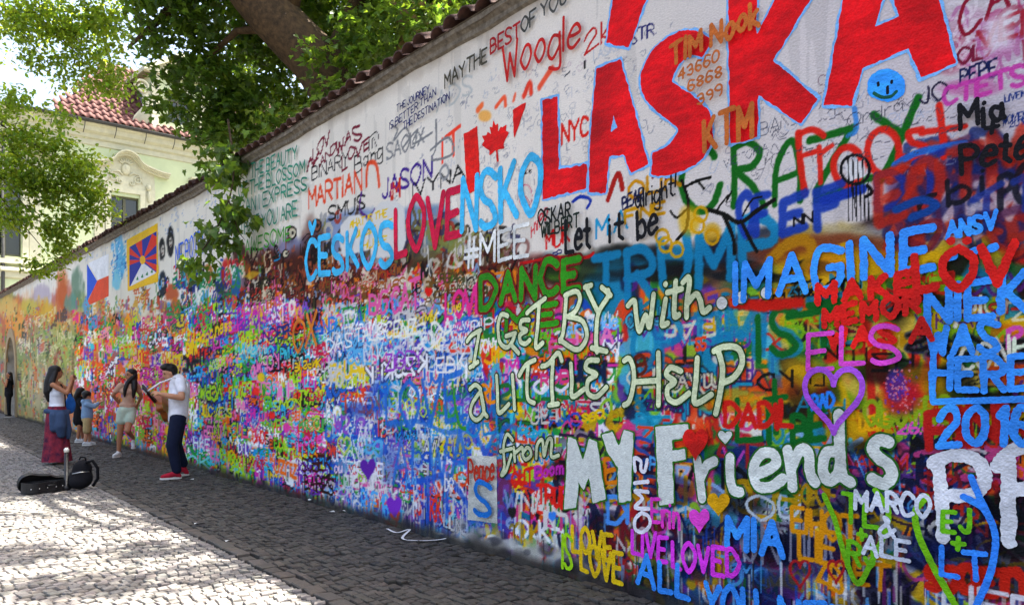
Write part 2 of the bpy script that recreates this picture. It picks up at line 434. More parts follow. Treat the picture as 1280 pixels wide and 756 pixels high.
# --- ground coats: white above an uneven line, mixed colours below
edge = np.array([(-60, 365), (40, 372), (95, 392), (150, 388), (200, 392), (250, 380), (300, 345), (340, 300), (385, 285), (430, 262), (480, 250), (560, 262), (600, 300), (660, 322),
                 (730, 335), (800, 318), (850, 322), (900, 285), (960, 272), (1040, 285), (1110, 258), (1200, 222), (1330, 190), (4000, 190)], float)
zone = np.array([(-60, .63, .58, .38), (60, .66, .60, .40), (120, .72, .50, .36), (200, .70, .50, .45), (300, .60, .52, .60), (400, .52, .56, .66), (520, .52, .60, .70), (620, .42, .52, .58),
                 (720, .34, .44, .48), (850, .25, .36, .45), (960, .30, .32, .36), (1080, .30, .24, .24), (1330, .26, .22, .22), (4000, .3, .3, .3)], float)
for c in CANV:
    pxc = np.clip(c.PX, -60, 4000)
    ey = np.interp(pxc, edge[:, 0], edge[:, 1])[None] + (fbm(c.UU * 2.2, c.VV * 2.2, 21, 4) - .5) * 46 * np.clip(pxc / 500, .3, 1.3)[None]
    white = np.stack([np.interp(pxc, [0, 300, 700, 1000, 1330], k) for k in ([.92, .94, .92, .85, .79], [.91, .915, .89, .82, .755], [.87, .865, .85, .81, .78])], 1)[None]
    low = np.stack([np.interp(pxc, zone[:, 0], zone[:, k]) for k in (1, 2, 3)], 1)[None] * (.8 + .4 * fbm(c.UU * 4, c.VV * 4, 31, 4))[..., None]
    a = np.clip((c.PY - ey) / 9, 0, 1)[..., None]
    dirt = (.93 + .10 * fbm(c.UU * 1.3, c.VV * 1.3, 44, 5))[..., None] * (1 - .05 * (fbm(c.UU * 9, c.VV * 1.1, 47, 3) > .68))[..., None]
    c.rgb[:] = white * dirt * (1 - a) + low * a
P_MULTI = ['e2392b', 'f07a1e', 'f3d21c', '7ac53a', '2b9b4a', '2ea3d8', '2456b8', '7a3fae', 'd83ea6', 'f08ac0', 'ffffff', '18171c', '57c9d8', 'c92b4e', 'b8e03a']
P_FAR = ['b9ae6a', 'd29a4a', '8fa36a', 'cfc39a', 'c97a4a', '9a8f7a', 'a7b86a', 'd8a06a', '7f8f6a', 'e0d8b0', '8a7a9a', 'b56a5a']
P_WARM = ['e2402b', 'f0781e', 'f5a91e', 'e8d040', 'd84a8a', 'f0a0b0', 'ffffff', '8bc34a', '5aa0c0', 'c03a30', 'f4e4c4', '6a9a4a']
P_COOL = ['3a6fc0', '2ea3d8', '6fb8e0', 'ffffff', 'd8d4d0', '5a4fb0', '9a5fc0', 'e06aa8', '2456b8', 'c8c0c8', '8fd0d8', '43a050', 'e2503a', 'efcf3a']
P_TEAL = ['1d7f9c', '2a9ab8', 'c8a21c', 'd8b41c', 'e0552b', 'd04a8a', '2b7a3a', '6a3f9a', 'e8e4dc', '1a2a4a', 'f0921e', '9ac53a', 'c02a2a', '5ab8d0']
P_DARK = ['141a3a', '1a2f6a', '2a1a3a', '101014', 'a82a2a', '7a1f2a', '2456a8', 'c8a21c', '2b6a3a', '5a3a7a', 'c8508a', 'd86a1e', '8a8a92', 'd8d4d0', '20508a']
P_YEL = ['c8a01a', 'd8b01c', 'b88a18', '161412', '2a2418', '8ab82a', 'c82a22', '7a2420', '2a6a3a', 'd8c060', '101014']
P_BROWN = ['3a1a12', '52241a', '6a2e1e', '241410', '7a5a2a', '8a2f22', '4a4a2a', 'c8b8a0', 'a0602a', '161212']
def cloud_field(x0, y0, x1, y1, n, pal, rx, ry, alpha=.8):
    for k in range(n):
        blob(random.uniform(x0, x1), random.uniform(y0, y1), random.uniform(.5, 1.2) * rx, random.uniform(.5, 1.2) * ry, random.choice(pal), alpha * random.uniform(.5, 1), hard=random.uniform(.8, 2.4))
def scribbles(n, poly_x, ylo, yhi, pal, hpx, wpx, alpha=.95, soft=(.15, .6), pw=1.0):
    """loose brush and marker marks, none of them a word"""
    gl = list('OSCLUVNMEAZDPRBWJ') ; dy = 0
    for k in range(n):
        x = random.uniform(*poly_x); fx = (x - poly_x[0]) / (poly_x[1] - poly_x[0])
        yl = np.interp(fx, np.linspace(0, 1, len(ylo)), ylo); yh = np.interp(fx, np.linspace(0, 1, len(yhi)), yhi)
        y = yl + (yh - yl) * random.random() ** pw
        u, v = W(x, y); m = mpp(x); h = random.uniform(*hpx) * m; w = random.uniform(*wpx) * m * .5
        if v < .02: continue
        t = random.random(); ang = random.gauss(0, .35) + .0
        if t < .5:
            st, gw = glyph(random.choice(gl)); s = random.choice(st) if random.random() < .45 else None
            ps = [s] if s is not None else st
            mir = random.choice([-1, 1]); ps = [np.stack([(p[:, 0] - gw / 2) * mir * random.uniform(.7, 1.1), p[:, 1] - .5], 1) for p in ps]
        elif t < .7:
            a0 = random.uniform(0, 6.28); sp = random.uniform(2, 6); th = np.linspace(a0, a0 + sp, 8); ps = [np.stack([np.cos(th), np.sin(th)], 1) * .4]
        elif t < .82:
            z = np.cumsum(np.random.default_rng(k).normal(0, .3, (6, 2)), 0); ps = [catmull(z - z.mean(0), 3)]
        elif t < .9:
            ps = [np.array([(0, .5), (random.gauss(0, .03), -random.uniform(.3, 1.4))])]; w *= .6
        else:
            th = np.linspace(0, 6.28, 14); ps = [np.stack([.5 * np.sin(th) ** 3, .42 * np.cos(th) - .15 * np.cos(2 * th) - .06 * np.cos(3 * th)], 1)]
        ca, sa = math.cos(ang), math.sin(ang)
        ps = [np.stack([u + h * (p[:, 0] * ca - p[:, 1] * sa) * random.uniform(.8, 1.25), v + h * (p[:, 0] * sa + p[:, 1] * ca)], 1) for p in ps]
        paint(ps, max(w, .55 * m), random.choice(pal), random.uniform(*soft), alpha, .4)
def scrawls(n, xr, ylo, yhi, pal, hpx, wf=.17, alpha=.95, soft=(.12, .4), halo=.25):
    """rows of marks in one colour, the way crowded tags look from afar; none can be read"""
    gl = list('OSCLUVNMEAZDPRBWJHK')
    for k in range(n):
        x = random.uniform(*xr); fx = (x - xr[0]) / (xr[1] - xr[0])
        y = random.uniform(np.interp(fx, np.linspace(0, 1, len(ylo)), ylo), np.interp(fx, np.linspace(0, 1, len(yhi)), yhi))
        u, v = W(x, y); m = mpp(x); h = random.uniform(*hpx) * m
        if v < .06: continue
        sl_ = random.gauss(.02, .07); asp = random.uniform(.75, 1.3); ps = []; du = 0
        for j in range(random.choice((2, 3, 3, 4, 5, 6))):
            st, gw = glyph(random.choice(gl)); mir = random.choice((-1, -1, 1)); flip = random.choice((-1, 1, 1))
            for s in st[:random.choice((1, 2, 3))]:
                xx = (s[:, 0] - gw / 2) * mir; yy = (s[:, 1] - .5) * flip + .5 + random.gauss(0, .06)
                ps.append(np.stack([u + (du + xx * asp) * h, v + (yy + sl_ * du) * h], 1))
            du += (max(gw, .3) + .2) * asp
        w = h * random.uniform(.7, 1.3) * wf * .5
        if random.random() < halo: paint(ps, w * 2.0, random.choice(['14141c', 'f2f0ea', '2a1a3a', '1a2a5a', 'efe9da']), .6, alpha * .8, .3)
        paint(ps, max(w, .6 * m), random.choice(pal), random.uniform(*soft), alpha, .4)
# --- broad clouds of colour
cloud_field(-20, 375, 100, 520, 70, P_FAR, 14, 26)
for a in [(20, 400, 14, 26, 'e0a050'), (55, 392, 16, 20, 'd8b03a'), (78, 365, 8, 30, 'b8622e'), (97, 360, 9, 26, '5f7f6a'), (35, 385, 12, 12, 'c8c060'), (88, 378, 8, 12, '6a9a90'), (60, 430, 20, 30, 'a8b078'), (45, 480, 16, 40, 'b0a888'), (75, 500, 16, 30, 'a89878'),
          (25, 470, 10, 40, '9a9a6a'), (10, 385, 12, 14, 'd8c080')]: blob(*a, alpha=.75)
cloud_field(95, 400, 250, 575, 90, P_WARM, 14, 18)
for a in [(140, 470, 30, 30, 'e05a30'), (210, 440, 30, 30, 'e86a30'), (130, 540, 20, 16, 'b03a8a'), (190, 555, 26, 18, 'c07a30'), (150, 550, 18, 14, '4a9a4a'), (118, 470, 14, 30, 'd86038'), (230, 385, 40, 10, '6a3a20')]: blob(*a, alpha=.6)
cloud_field(240, 390, 420, 620, 110, P_MULTI, 16, 18, .7)
cloud_field(400, 400, 640, 670, 90, P_COOL, 22, 20, .75)
for a in [(520, 520, 60, 40, '8fb0d8'), (560, 590, 50, 60, '4a7ac8'), (470, 470, 60, 30, '9aa8c8'), (520, 640, 40, 20, '3a3a9a'), (400, 590, 30, 30, '6a2a20'), (420, 610, 14, 14, 'e05a20'), (600, 640, 20, 40, 'b0a8a0'), (380, 600, 24, 22, 'a02a28')]: blob(*a, alpha=.7)
# the brown and olive band under the white
for a in [(330, 345, 30, 30, '4a2216'), (380, 352, 50, 32, '52281a'), (430, 345, 50, 22, '3f1d14'), (480, 350, 40, 24, '5a2a1a'), (540, 335, 40, 28, '6a5a30'), (590, 335, 40, 34, '5a2018'),
          (640, 345, 40, 24, '6a1f18'), (680, 350, 40, 30, '5a1a16'), (610, 315, 30, 16, '7a8048'), (500, 310, 40, 16, '4a4038'), (300, 320, 12, 16, '3a1a12'), (560, 300, 24, 20, '8a9050'),
          (420, 330, 30, 14, 'b04a28'), (300, 380, 30, 20, 'b8402a'), (450, 375, 60, 14, '8a4a2a')]: blob(*a, alpha=.85)
cloud_field(310, 320, 640, 385, 50, P_BROWN, 16, 10, .7)
for a in [(720, 340, 40, 22, '2a3a20'), (770, 325, 50, 18, '181a18'), (830, 322, 50, 18, '12161c'), (890, 320, 40, 26, '1a2030'), (960, 300, 40, 20, '1c2430'), (700, 335, 24, 14, '5a8a2a')]: blob(*a, alpha=.9)
cloud_field(600, 380, 800, 560, 60, P_TEAL, 34, 34, .8)
cloud_field(760, 335, 980, 470, 44, ['1d7f9c', '2a8fb0', '1a6a8a', 'c8a21c', '2a9ab8', 'd05a2b', '2b7a3a'], 40, 34, .8)
cloud_field(780, 450, 1000, 570, 50, P_TEAL + P_DARK, 34, 26, .8)
for a in [(850, 420, 70, 50, '1d80a0'), (960, 440, 60, 60, '2a8fb4'), (930, 480, 50, 40, '2a7a90'), (780, 380, 30, 30, '2f93b4'), (790, 430, 24, 30, 'd08a1c'), (720, 470, 30, 30, 'c83a6a'), (640, 460, 40, 40, '3a9aa0'), (690, 520, 40, 30, '5a2a8a'), (800, 510, 40, 30, '3a2a7a'), (880, 500, 40, 24, 'c03020')]: blob(*a, alpha=.75)
# yellow and black on the right
cloud_field(990, 290, 1330, 560, 60, P_YEL, 50, 40, .75)
for a in [(1040, 320, 70, 40, 'd0a818'), (1000, 350, 40, 50, 'b8981c'), (1130, 340, 60, 30, '1a1412'), (1230, 340, 70, 40, '120f10'), (1080, 430, 60, 50, 'd0a81c'), (1160, 440, 60, 60, 'c89a1a'), (1250, 420, 60, 60, 'b08a1c'),
          (1190, 500, 50, 40, '151310'), (1260, 510, 50, 40, '15130f'), (1130, 500, 40, 40, 'b8981c'), (1020, 460, 50, 30, '2a8aa8'), (1060, 540, 50, 30, '1c1a1c'), (1180, 470, 30, 40, '8ab82a'), (1240, 540, 40, 24, '88b428'), (1000, 520, 40, 30, '1f2a1c')]: blob(*a, alpha=.8)
blob(1045, 300, 120, 22, 'a8a4a8', .7); blob(1030, 312, 100, 20, '7a3a20', .8); blob(1045, 335, 90, 26, 'd8b01a', .85)
# red and violet sprays top right
cloud_field(1130, 215, 1340, 300, 26, ['7a2430', '9a2a28', '4a2a5a', '2a2a5a', '8a3050', 'b03a28'], 44, 24, .7)
cloud_field(1180, -10, 1340, 110, 18, ['c8a0b8', 'b06a90', 'd8c8d0', 'a8405a', 'b890b0'], 44, 30, .55)
blob(1215, 110, 40, 12, 'b04a8a', .5)
# the dark blue and violet lower right
cloud_field(690, 560, 1340, 790, 120, P_DARK, 60, 44, .85)
for a in [(760, 690, 40, 40, '1f3f9a'), (780, 620, 40, 50, '23489a'), (880, 680, 40, 40, 'a82a1c'), (960, 740, 80, 26, '101a4a'), (1000, 600, 60, 40, '2a2a5a'), (1050, 690, 60, 30, '8a2a1c'), (1120, 580, 60, 30, 'a82420'), (1200, 560, 60, 30, 'b02a22'),
          (1130, 680, 60, 30, 'a8a0a0'), (1200, 720, 50, 40, '1d5a90'), (1200, 725, 34, 30, 'c8a01c'), (1250, 690, 50, 40, '1a2a4a'), (660, 640, 30, 50, 'd0ccc8'), (690, 610, 30, 40, '2a2440'), (640, 600, 14, 60, '14120f'), (700, 690, 26, 20, '3a5aa8'), (740, 700, 30, 24, '12101a')]: blob(*a, alpha=.75)
# --- thousands of small marks, laid coat on coat
top_l = [395, 392, 395, 396]
scribbles(900, (-20, 104), [378, 395], [508, 548], P_FAR + ['c8503a', '6a9a4a', '5a5238', '4a5a3a'], (6, 16), (1.6, 3.2), .75)
scrawls(120, (20, 104), [385, 400], [515, 545], P_FAR + ['7a5a3a', '4a6a4a', 'e8e0c0', 'b8402a'], (5, 10), .26, .7)
scribbles(700, (95, 250), [398, 400, 385], [545, 568, 590], P_WARM + P_MULTI + ['1a1a22', '30203a'], (8, 20), (2.2, 4.4), .92)
scrawls(330, (90, 245), [398, 400, 388], [545, 562, 582], P_WARM + P_MULTI, (6, 13), .24, .95)
scribbles(1000, (240, 420), [385, 375, 390], [588, 610, 630], P_MULTI + ['16161c', '2a2046', '3a1a2a'], (9, 22), (2.2, 5), .92)
scrawls(520, (230, 415), [385, 380, 392], [580, 605, 622], P_MULTI, (7, 16), .23, .96)
scribbles(340, (300, 640), [322, 330, 335], [372, 378, 380], P_BROWN + ['c83a2a', '5a8a3a', 'd8d0c0', 'e08a2a', 'd87aa0', '8aa8c8', 'e8d8c0'], (10, 26), (3, 7), .9, (.1, .4))
scribbles(150, (400, 645), [268, 268, 296], [330, 332, 330], ['6a5a38', '8a8a50', '4a3020', '1a1614', 'c8c0b0', '9a9a9a', 'a03a28', '3a3a5a', 'd8d4cc'], (10, 26), (3, 7), .8, (.15, .5))
scribbles(120, (300, 640), [372, 376, 380], [396, 400, 402], ['e07ab0', '6ab0e0', 'f0e8e0', 'e8c040', '8a5ac0', '5ab070', 'e05a3a'], (9, 20), (2.6, 5), .9)
scrawls(70, (310, 620), [340, 345, 350], [388, 392, 395], P_BROWN + ['c83a2a', 'd8d0c0', 'e08a2a', 'd86aa0'], (8, 15), .2, .9)
scribbles(800, (410, 640), [392, 395, 400], [628, 655, 690], P_COOL + ['2456b8', '2f72c4', '1a2a6a'], (12, 30), (2.8, 6), .88)
scrawls(260, (405, 630), [395, 398, 402], [622, 648, 680], P_COOL + ['f4f2f0', '2f72c4', 'e05a2a', 'c8d83a'], (9, 20), .2, .94)
scribbles(130, (410, 640), [392, 395, 400], [628, 655, 690], ['f6f4f0', 'e8e4e8', 'd8d8e0'], (14, 34), (2, 3.6), .8)
scribbles(380, (610, 790), [385, 390, 400], [690, 705, 730], P_TEAL + P_MULTI, (18, 44), (5, 12), .88)
scrawls(110, (605, 780), [388, 395, 400], [680, 700, 722], P_TEAL + P_MULTI, (12, 24), .2, .94)
scribbles(170, (780, 1000), [350, 360, 380], [560, 560, 560], P_TEAL, (24, 60), (9, 20), .85, (.3, .9))
scrawls(34, (785, 985), [400, 400, 400], [555, 555, 555], P_TEAL, (14, 26), .2, .9)
scribbles(110, (990, 1330), [330, 340, 300], [560, 560, 570], P_YEL + ['2a8aa8'], (30, 80), (10, 24), .85, (.3, 1))
scrawls(16, (1000, 1300), [400, 400, 440], [560, 560, 560], ['161412', '8ab82a', 'c82a22', 'd8c060'], (14, 24), .2, .8)
scribbles(240, (700, 1330), [570, 560, 560], [780, 800, 800], P_DARK + P_TEAL + ['101018', '141a3a', '1a2f6a'], (26, 70), (8, 20), .85, (.2, .8))
scrawls(90, (700, 1320), [575, 565, 565], [780, 800, 800], P_DARK + ['c8c8d0', '9ab8e0', 'd8a01c', '68b0e8', 'c83a2a', '8a8a9a'], (16, 34), .17, .85, halo=.1)
scribbles(70, (700, 1330), [570, 560, 560], [780, 800, 800], ['e8e4e0', 'c8c8d0', '9ab8e0', 'f0c01c', '68b0e8', 'e05ac0'], (18, 40), (2.4, 5), .75)
scribbles(60, (1120, 1330), [205, 190, 180], [300, 310, 300], ['7a2430', '2a2a5a', 'b03a28', '5a3050', '1f2f6a', 'c8bcc0'], (26, 60), (6, 14), .75, (.4, 1))
scribbles(40, (1180, 1330), [0, 0, -60], [90, 110, 110], ['8a1f38', 'a83a6a', 'e0d8dc', 'b06a98'], (16, 40), (3, 6), .6)
scribbles(90, (880, 1200), [130, 120, 120], [260, 250, 210], ['2a2a30', '6a6a78', 'a8b0c0', '8aa0c0'], (8, 18), (.8, 1.3), .5)
scribbles(150, (560, 800), [120, 100, 60], [290, 290, 150], ['9a9aa2', 'b8b8c0', '6a6a78'], (6, 14), (.8, 1.3), .45)
scribbles(130, (480, 900), [150, 60, 20], [250, 250, 120], ['8a8a96', 'a8acb8', '6a7080', 'b8a0a8', '5a6070'], (5, 12), (.8, 1.4), .5)
# pictures near the hanging leaves: portraits gone dark, a palm of blue, banners
for a in [(203, 312, 4, 13, '16181a'), (213, 302, 4.5, 16, '14161a'), (203, 356, 5, 16, '1a2430'), (216, 368, 9, 11, 'b8603a'), (233, 352, 8, 14, '141618'), (260, 346, 6, 15, 'a8743a'), (150, 318, 7, 30, '6ab4dc'), (146, 350, 6, 12, '8ac8dc'), (126, 382, 6, 14, 'c89a60'), (108, 384, 5, 12, '6aa0c8'), (276, 352, 8, 16, '22482a'), (285, 340, 8, 18, 'b82a2a'), (294, 352, 6, 20, '2a6a9a')]: blob(*a, alpha=.9, hard=2.6)
for fx_, fy_, fr_ in ((203, 312, 3.0), (213, 302, 3.2), (203, 352, 3.4), (233, 350, 4)):
    for c_ in CANV: c_.blob(fx_ + .4, fy_ + 1, fr_ * .62, fr_ * 2.1, srgb('d6cfc4'), .9, 3, 2.6); c_.blob(fx_ + .4, fy_ - 1, fr_ * .4, fr_ * .35, srgb('2a2624'), .8, 4, 2.6); c_.blob(fx_ + .4, fy_ + 4.5, fr_ * .3, fr_ * .3, srgb('6a4038'), .7, 5, 2.6)
scribbles(90, (138, 160), [300, 296], [352, 346], ['4aa0d8', '8ac8e8', '3a78b8', 'e8f0f4'], (5, 10), (1.2, 2), .8)
scrawls(10, (166, 190), [366, 362], [388, 384], ['d8a83a', 'c86a3a'], (6, 9), .24, .9)
scrawls(26, (205, 296), [336, 330, 300], [388, 384, 380], ['20307a', '16181a', 'c02a3a', '2a8a5a'], (8, 14), .24, .9)
scribbles(70, (196, 300), [330, 335, 310], [392, 388, 385], ['2a4a9a', '2f8a6a', 'd84a4a', '16181a', '6ab0d8', 'c87a3a', '5a8a3a', 'f0eee8'], (10, 22), (2.6, 5), .9)
scribbles(110, (95, 205), [372, 375, 372], [394, 394, 392], ['c85a3a', '6ab0c8', '7a9a5a', 'd8b05a', '9a6a9a'], (6, 14), (1.8, 3.2), .8)
scribbles(90, (190, 300), [262, 240, 190], [296, 288, 262], ['a8b4cc', '8fa4cc'], (4, 8), (.8, 1.2), .55)
scribbles(60, (104, 190), [318, 296, 268], [330, 310, 284], ['a8b4cc', '8fa4cc'], (4, 7), (.8, 1.2), .5)
cloud_field(715, 575, 1330, 790, 34, ['0f1330', '12102a', '1a1440', '0c0c10', '0f1a4a'], 42, 24, .8)
cloud_field(1000, 330, 1330, 560, 8, ['100f0e', '1a1610', '14120c'], 40, 22, .8)
cloud_field(880, 320, 1300, 520, 26, ['d8ac1c', 'd88a1c', 'c8501c', 'e0b82a', 'b83020', 'c89a1a'], 34, 20, .75)
scrawls(40, (780, 1290), [360, 350, 340], [560, 560, 560], ['141210', 'd8b01c', 'c83020', '2a8aa8', 'e8e0c8', '5a2a7a', '8ab82a'], (10, 22), .18, .85)
cloud_field(620, 330, 990, 350, 12, ['101214', '141a20', '1a1414'], 40, 12, .8)
cloud_field(420, 470, 640, 660, 16, ['2f66c0', '3a74c8', '2a50a8'], 18, 22, .6)
# drips of paint and grime at the foot of the wall
for k in range(420):
    x = random.uniform(100, 1300); b = 472 + (x + 150) / 790 * 226
    y = b - random.uniform(6, 60) * (x / 600 + .4); L = random.uniform(8, 34) * (x / 700 + .4)
    pline([(x, y), (x + .3, y + L)], random.uniform(1, 2.4) * (x / 700 + .35), random.choice(['f0f0f0', 'd8d4d0', '2a50a8', '101018', '6ab0e0', 'c8c0b8', '7a2a6a', 'd8d4d0']), .5, .7, False)
for k in range(90):
    x = random.uniform(560, 760); b = 472 + (x + 150) / 790 * 226
    blob(x, b - random.uniform(2, 26), random.uniform(4, 12), random.uniform(4, 12), random.choice(['c8c4bc', 'b0aca8', 'd8d6d0', '5a5a60', '3a3a48']), .6)
# tile-brown streaks below the coping
for c in CANV:
    vt = np.array([vtop(u) for u in c.U])[None]
    e = np.clip(1 - (vt - c.VV) / (.05 + .16 * fbm(c.UU * 6, c.UU * 0, 61, 4)), 0, 1) * .45 * fbm(c.UU * 3, c.VV * 5, 63, 3)
    c.rgb[:] = c.rgb * (1 - e[..., None]) + np.array([.42, .36, .30], np.float32) * e[..., None]
# ------------------------------------------------------------------ sprayed writing (soft): on the canvas
SKYB = '3fa4ee'; LBL = '4f9ff0'; AQUA = '58bfe6'
# far pictures
fillp([(158, 300), (197, 279), (198, 342), (160, 362)], 'f2cc1c')
# grey, brown and green sprays left of centre
pword('ADS', (546, 140, 590, 116, 24, 24), 'aab0b0', 3.2, .8, .6)
pword('IT', (553, 204, 576, 186, 30, 30), 'e8432a', 5, .7, .9)
pline([(597, 138), (602, 132)], 8, 'e8622a', .9, .8); pline([(620, 134), (630, 122), (632, 132)], 6, 'e8502a', .9, .8); pline([(642, 126), (644, 118)], 5, 'e8502a', .9, .7)
pline([(655, 120), (662, 104), (664, 116)], 8, 'dd3a22', .9, .85); pline([(674, 110), (684, 94), (690, 86)], 8, 'e04a2a', .9, .8); blob(606, 145, 8, 7, 'f0a030', .6)
pword('BINARY', (390, 226, 436, 206, 16, 18), '2c2a2a', 2.2, .3); pword('Bang', (443, 216, 478, 196, 20, 18), '2c2a2a', 2.2, .3)
pword('MARTIAN', (386, 258, 452, 238, 22, 26), 'd8502a', 4.2, .7, .95); pline([(458, 232), (460, 206), (470, 206), (474, 232)], 6, 'd8502a', .8, .9)
pword('SMUS', (411, 276, 456, 260, 16, 17), '2a2824', 3, .35); pline([(452, 240), (450, 262), (462, 272), (468, 262)], 4, '5a2a7a', .4)
pword('JASON', (478, 248, 540, 222, 22, 26), '4a2a86', 4, .35)
pword('IM', (489, 254, 500, 246, 24, 24), 'c03a2a', 3.4, .4)
pword('IVYNA', (516, 248, 580, 222, 18, 16), '1b1a1c', 3.2, .3)
pline([(490, 158), (497, 162), (492, 176), (506, 160), (512, 172), (504, 184), (522, 162), (516, 180), (540, 166)], 3, '8a8a8a', .5); pword('SAOUX', (484, 200, 530, 178, 18, 18), '8a8a8a', 3, .5)
pline([(545, 150), (545, 184), (540, 200), (566, 192), (560, 172), (538, 188)], 3.2, '8a8a8a', .5); pline([(550, 215), (557, 206), (561, 216), (555, 224), (550, 215)], 4, '9a9a9a', .5)
pword('LOV', (392, 200, 412, 176, 14, 14), '7a1f38', 3.2, .3, jit=.2); pword('AND', (400, 208, 420, 188, 10, 10), '7a1f38', 2.6, .3)
pline([(384, 214), (388, 198), (392, 206), (398, 190)], 4, '7a1f38', .3); pword('WAS', (420, 196, 450, 170, 16, 16), '7a1f38', 3.4, .3, jit=.2); pword('LOVE', (428, 210, 462, 182, 14, 14), '7a1f38', 3.2, .3, jit=.2)
pline([(461, 178), (464, 170), (472, 166), (473, 188), (463, 192), (461, 178)], 1.6, '2a2a2a'); pline([(465, 186), (466, 172), (471, 184)], 1.4, '2a2a2a')
# the bird's head with round eyes
for a in [(390, 300, 15, 30, '4a2018'), (376, 332, 26, 22, '4a2018')]: blob(*a, alpha=.85, hard=1.2)
scribbles(60, (312, 412), [330, 300, 280], [372, 370, 366], ['2a120e', '6a3424', '8a4a30', '1a0e0a', 'a0583a'], (8, 18), (2, 4), .85)
for k in range(10): pline([(378 + k * 2.6, 300 + k * 3.4), (386 + k * 2.4, 292 + k * 4), (392 + k * 1.6, 302 + k * 4)], 1.6, '1c0f0c')
for cx_, cy_, r_ in ((396, 282, 9), (365, 291, 9), (357, 317, 6)):
    th = np.linspace(0, 6.28, 13)
    fillp([(cx_ + r_ * .7 * math.cos(t), cy_ + r_ * math.sin(t)) for t in th[:-1]], '1c1210'); fillp([(cx_ + r_ * .5 * math.cos(t), cy_ + r_ * .75 * math.sin(t)) for t in th[:-1]], 'd8d0b8' if r_ != 9 or cx_ < 380 else '8a5a48')
    fillp([(cx_ + 1 + r_ * .2 * math.cos(t), cy_ + r_ * .3 * math.sin(t)) for t in th[:-1]], '14100e')
fillp([(304, 346), (316, 338), (326, 341), (314, 350)], 'd8b83a', .03, .8); pline([(346, 312), (350, 322), (343, 326)], 2.4, '2f8ab0'); pline([(342, 304), (348, 318), (340, 322)], 2, '16281c')
# tablets: white rounded stones with yellow text
fillp([(424, 300), (426, 282), (436, 270), (450, 268), (460, 276), (462, 312), (428, 322)], 'dcdad6', .02); fillp([(462, 300), (464, 268), (476, 252), (492, 250), (505, 258), (508, 300), (500, 322), (464, 322)], 'dad8d4', .02)
pword('WHAT', (437, 285, 456, 280, 9, 9), 'e0c41c', 2.2, .2); pword('IS THE', (460, 278, 484, 270, 9, 9), 'e0c41c', 2.2, .2); pword('QUEST', (444, 297, 470, 290, 8, 8), 'e0c41c', 2, .2); pword('LIFE', (474, 288, 490, 283, 9, 9), 'e0c41c', 2, .2); pword('HUGE', (452, 312, 484, 304, 10, 10), 'e0c41c', 2, .2)
# sprayed words centre
pword('OSKO', (600, 340, 660, 320, 20, 22), '5a1a16', 6, .8, .5)
pword('TRUMP', (742, 382, 968, 336, 58, 66), '1f86ad', 13, .55, .92, gap=.35)
pword('OPTIMIST', (792, 462, 1050, 430, 54, 62), '1f86ad', 10, .6, .8, gap=.3)
pword('IST', (948, 450, 1050, 438, 56, 62), '156a2c', 9, .35, .95, gap=.4); pline([(985, 396), (1040, 386), (1056, 384)], 9, '156a2c', .35)
pword('LI', (922, 552, 962, 552, 50, 44), '156a2c', 8, .3); pword('BE', (990, 552, 1030, 548, 34, 34), '156a2c', 9, .35); pline([(956, 500), (982, 496)], 8, '156a2c', .3); pline([(968, 476), (970, 540)], 8, '156a2c', .3)
pline([(915, 378), (950, 382), (1000, 378)], 14, 'c02a1c', .7)
pword('BIKER', (842, 398, 915, 380, 20, 20), 'e0762a', 5, .6, .6)
# green, red and blue sprays on the white
GRN = '1d6b22'
pline([(893, 196), (884, 184), (868, 186), (856, 206), (852, 232), (862, 256), (880, 264), (893, 252), (900, 232)], 10, GRN, .5)
pline([(917, 184), (918, 220), (917, 258)], 9, GRN, .45); pline([(917, 186), (934, 178), (950, 190), (940, 208), (922, 214), (940, 232), (956, 258)], 9, GRN, .45)
pline([(968, 256), (970, 214), (980, 186), (992, 178), (1000, 214), (1000, 250)], 9, GRN, .45); pline([(970, 226), (998, 216)], 8, GRN, .45)
pline([(1012, 176), (1040, 168), (1066, 160)], 10, GRN, .45); pline([(1066, 160), (1044, 196), (1022, 236), (1020, 250)], 10, GRN, .45, smooth=False); pline([(1020, 250), (1050, 238), (1088, 222)], 10, GRN, .45)
pline([(1092, 144), (1112, 158), (1124, 166)], 10, GRN, .5); pline([(1148, 122), (1132, 160), (1116, 196), (1100, 226)], 10, GRN, .5)
RED = 'cf2f22'
pline([(998, 166), (1000, 200), (1006, 242)], 9, RED, .6, .95); pline([(998, 168), (1016, 162), (1030, 170)], 8, RED, .6, .95); pline([(1000, 196), (1018, 190)], 7, RED, .6, .95)
pline([(1024, 184), (1026, 228)], 7, RED, .6, .9); pline([(1026, 192), (1040, 182)], 7, RED, .6, .9)
for cx_, cy_, rx_, ry_ in ((1060, 208, 18, 24), (1104, 190, 20, 28)):
    th = np.linspace(0, 6.28, 15); pline([(cx_ + rx_ * math.cos(t), cy_ + ry_ * math.sin(t)) for t in th], 9, RED, .6, .95)
pline([(1152, 162), (1136, 166), (1140, 178), (1156, 184), (1144, 196), (1128, 196)], 8, RED, .6, .95); pline([(1174, 132), (1178, 164), (1180, 196)], 9, RED, .6, .95); pline([(1152, 166), (1206, 158)], 8, RED, .6, .95)
pline([(1118, 206), (1150, 190), (1206, 180)], 9, '2b6fc0', .5, .9); pline([(1068, 136), (1070, 162), (1060, 170)], 7, '3f86cc', .6, .8)
BLU = '20409c'
pword('OF', (925, 292, 960, 286, 46, 44), BLU, 11, .7, .9); pword('EF', (978, 292, 1052, 276, 38, 46), BLU, 12, .7, .9, gap=.5); pline([(1030, 250), (1078, 236)], 13, BLU, .6)
pline([(1066, 232), (1070, 270)], 1.6, '16161a'); 
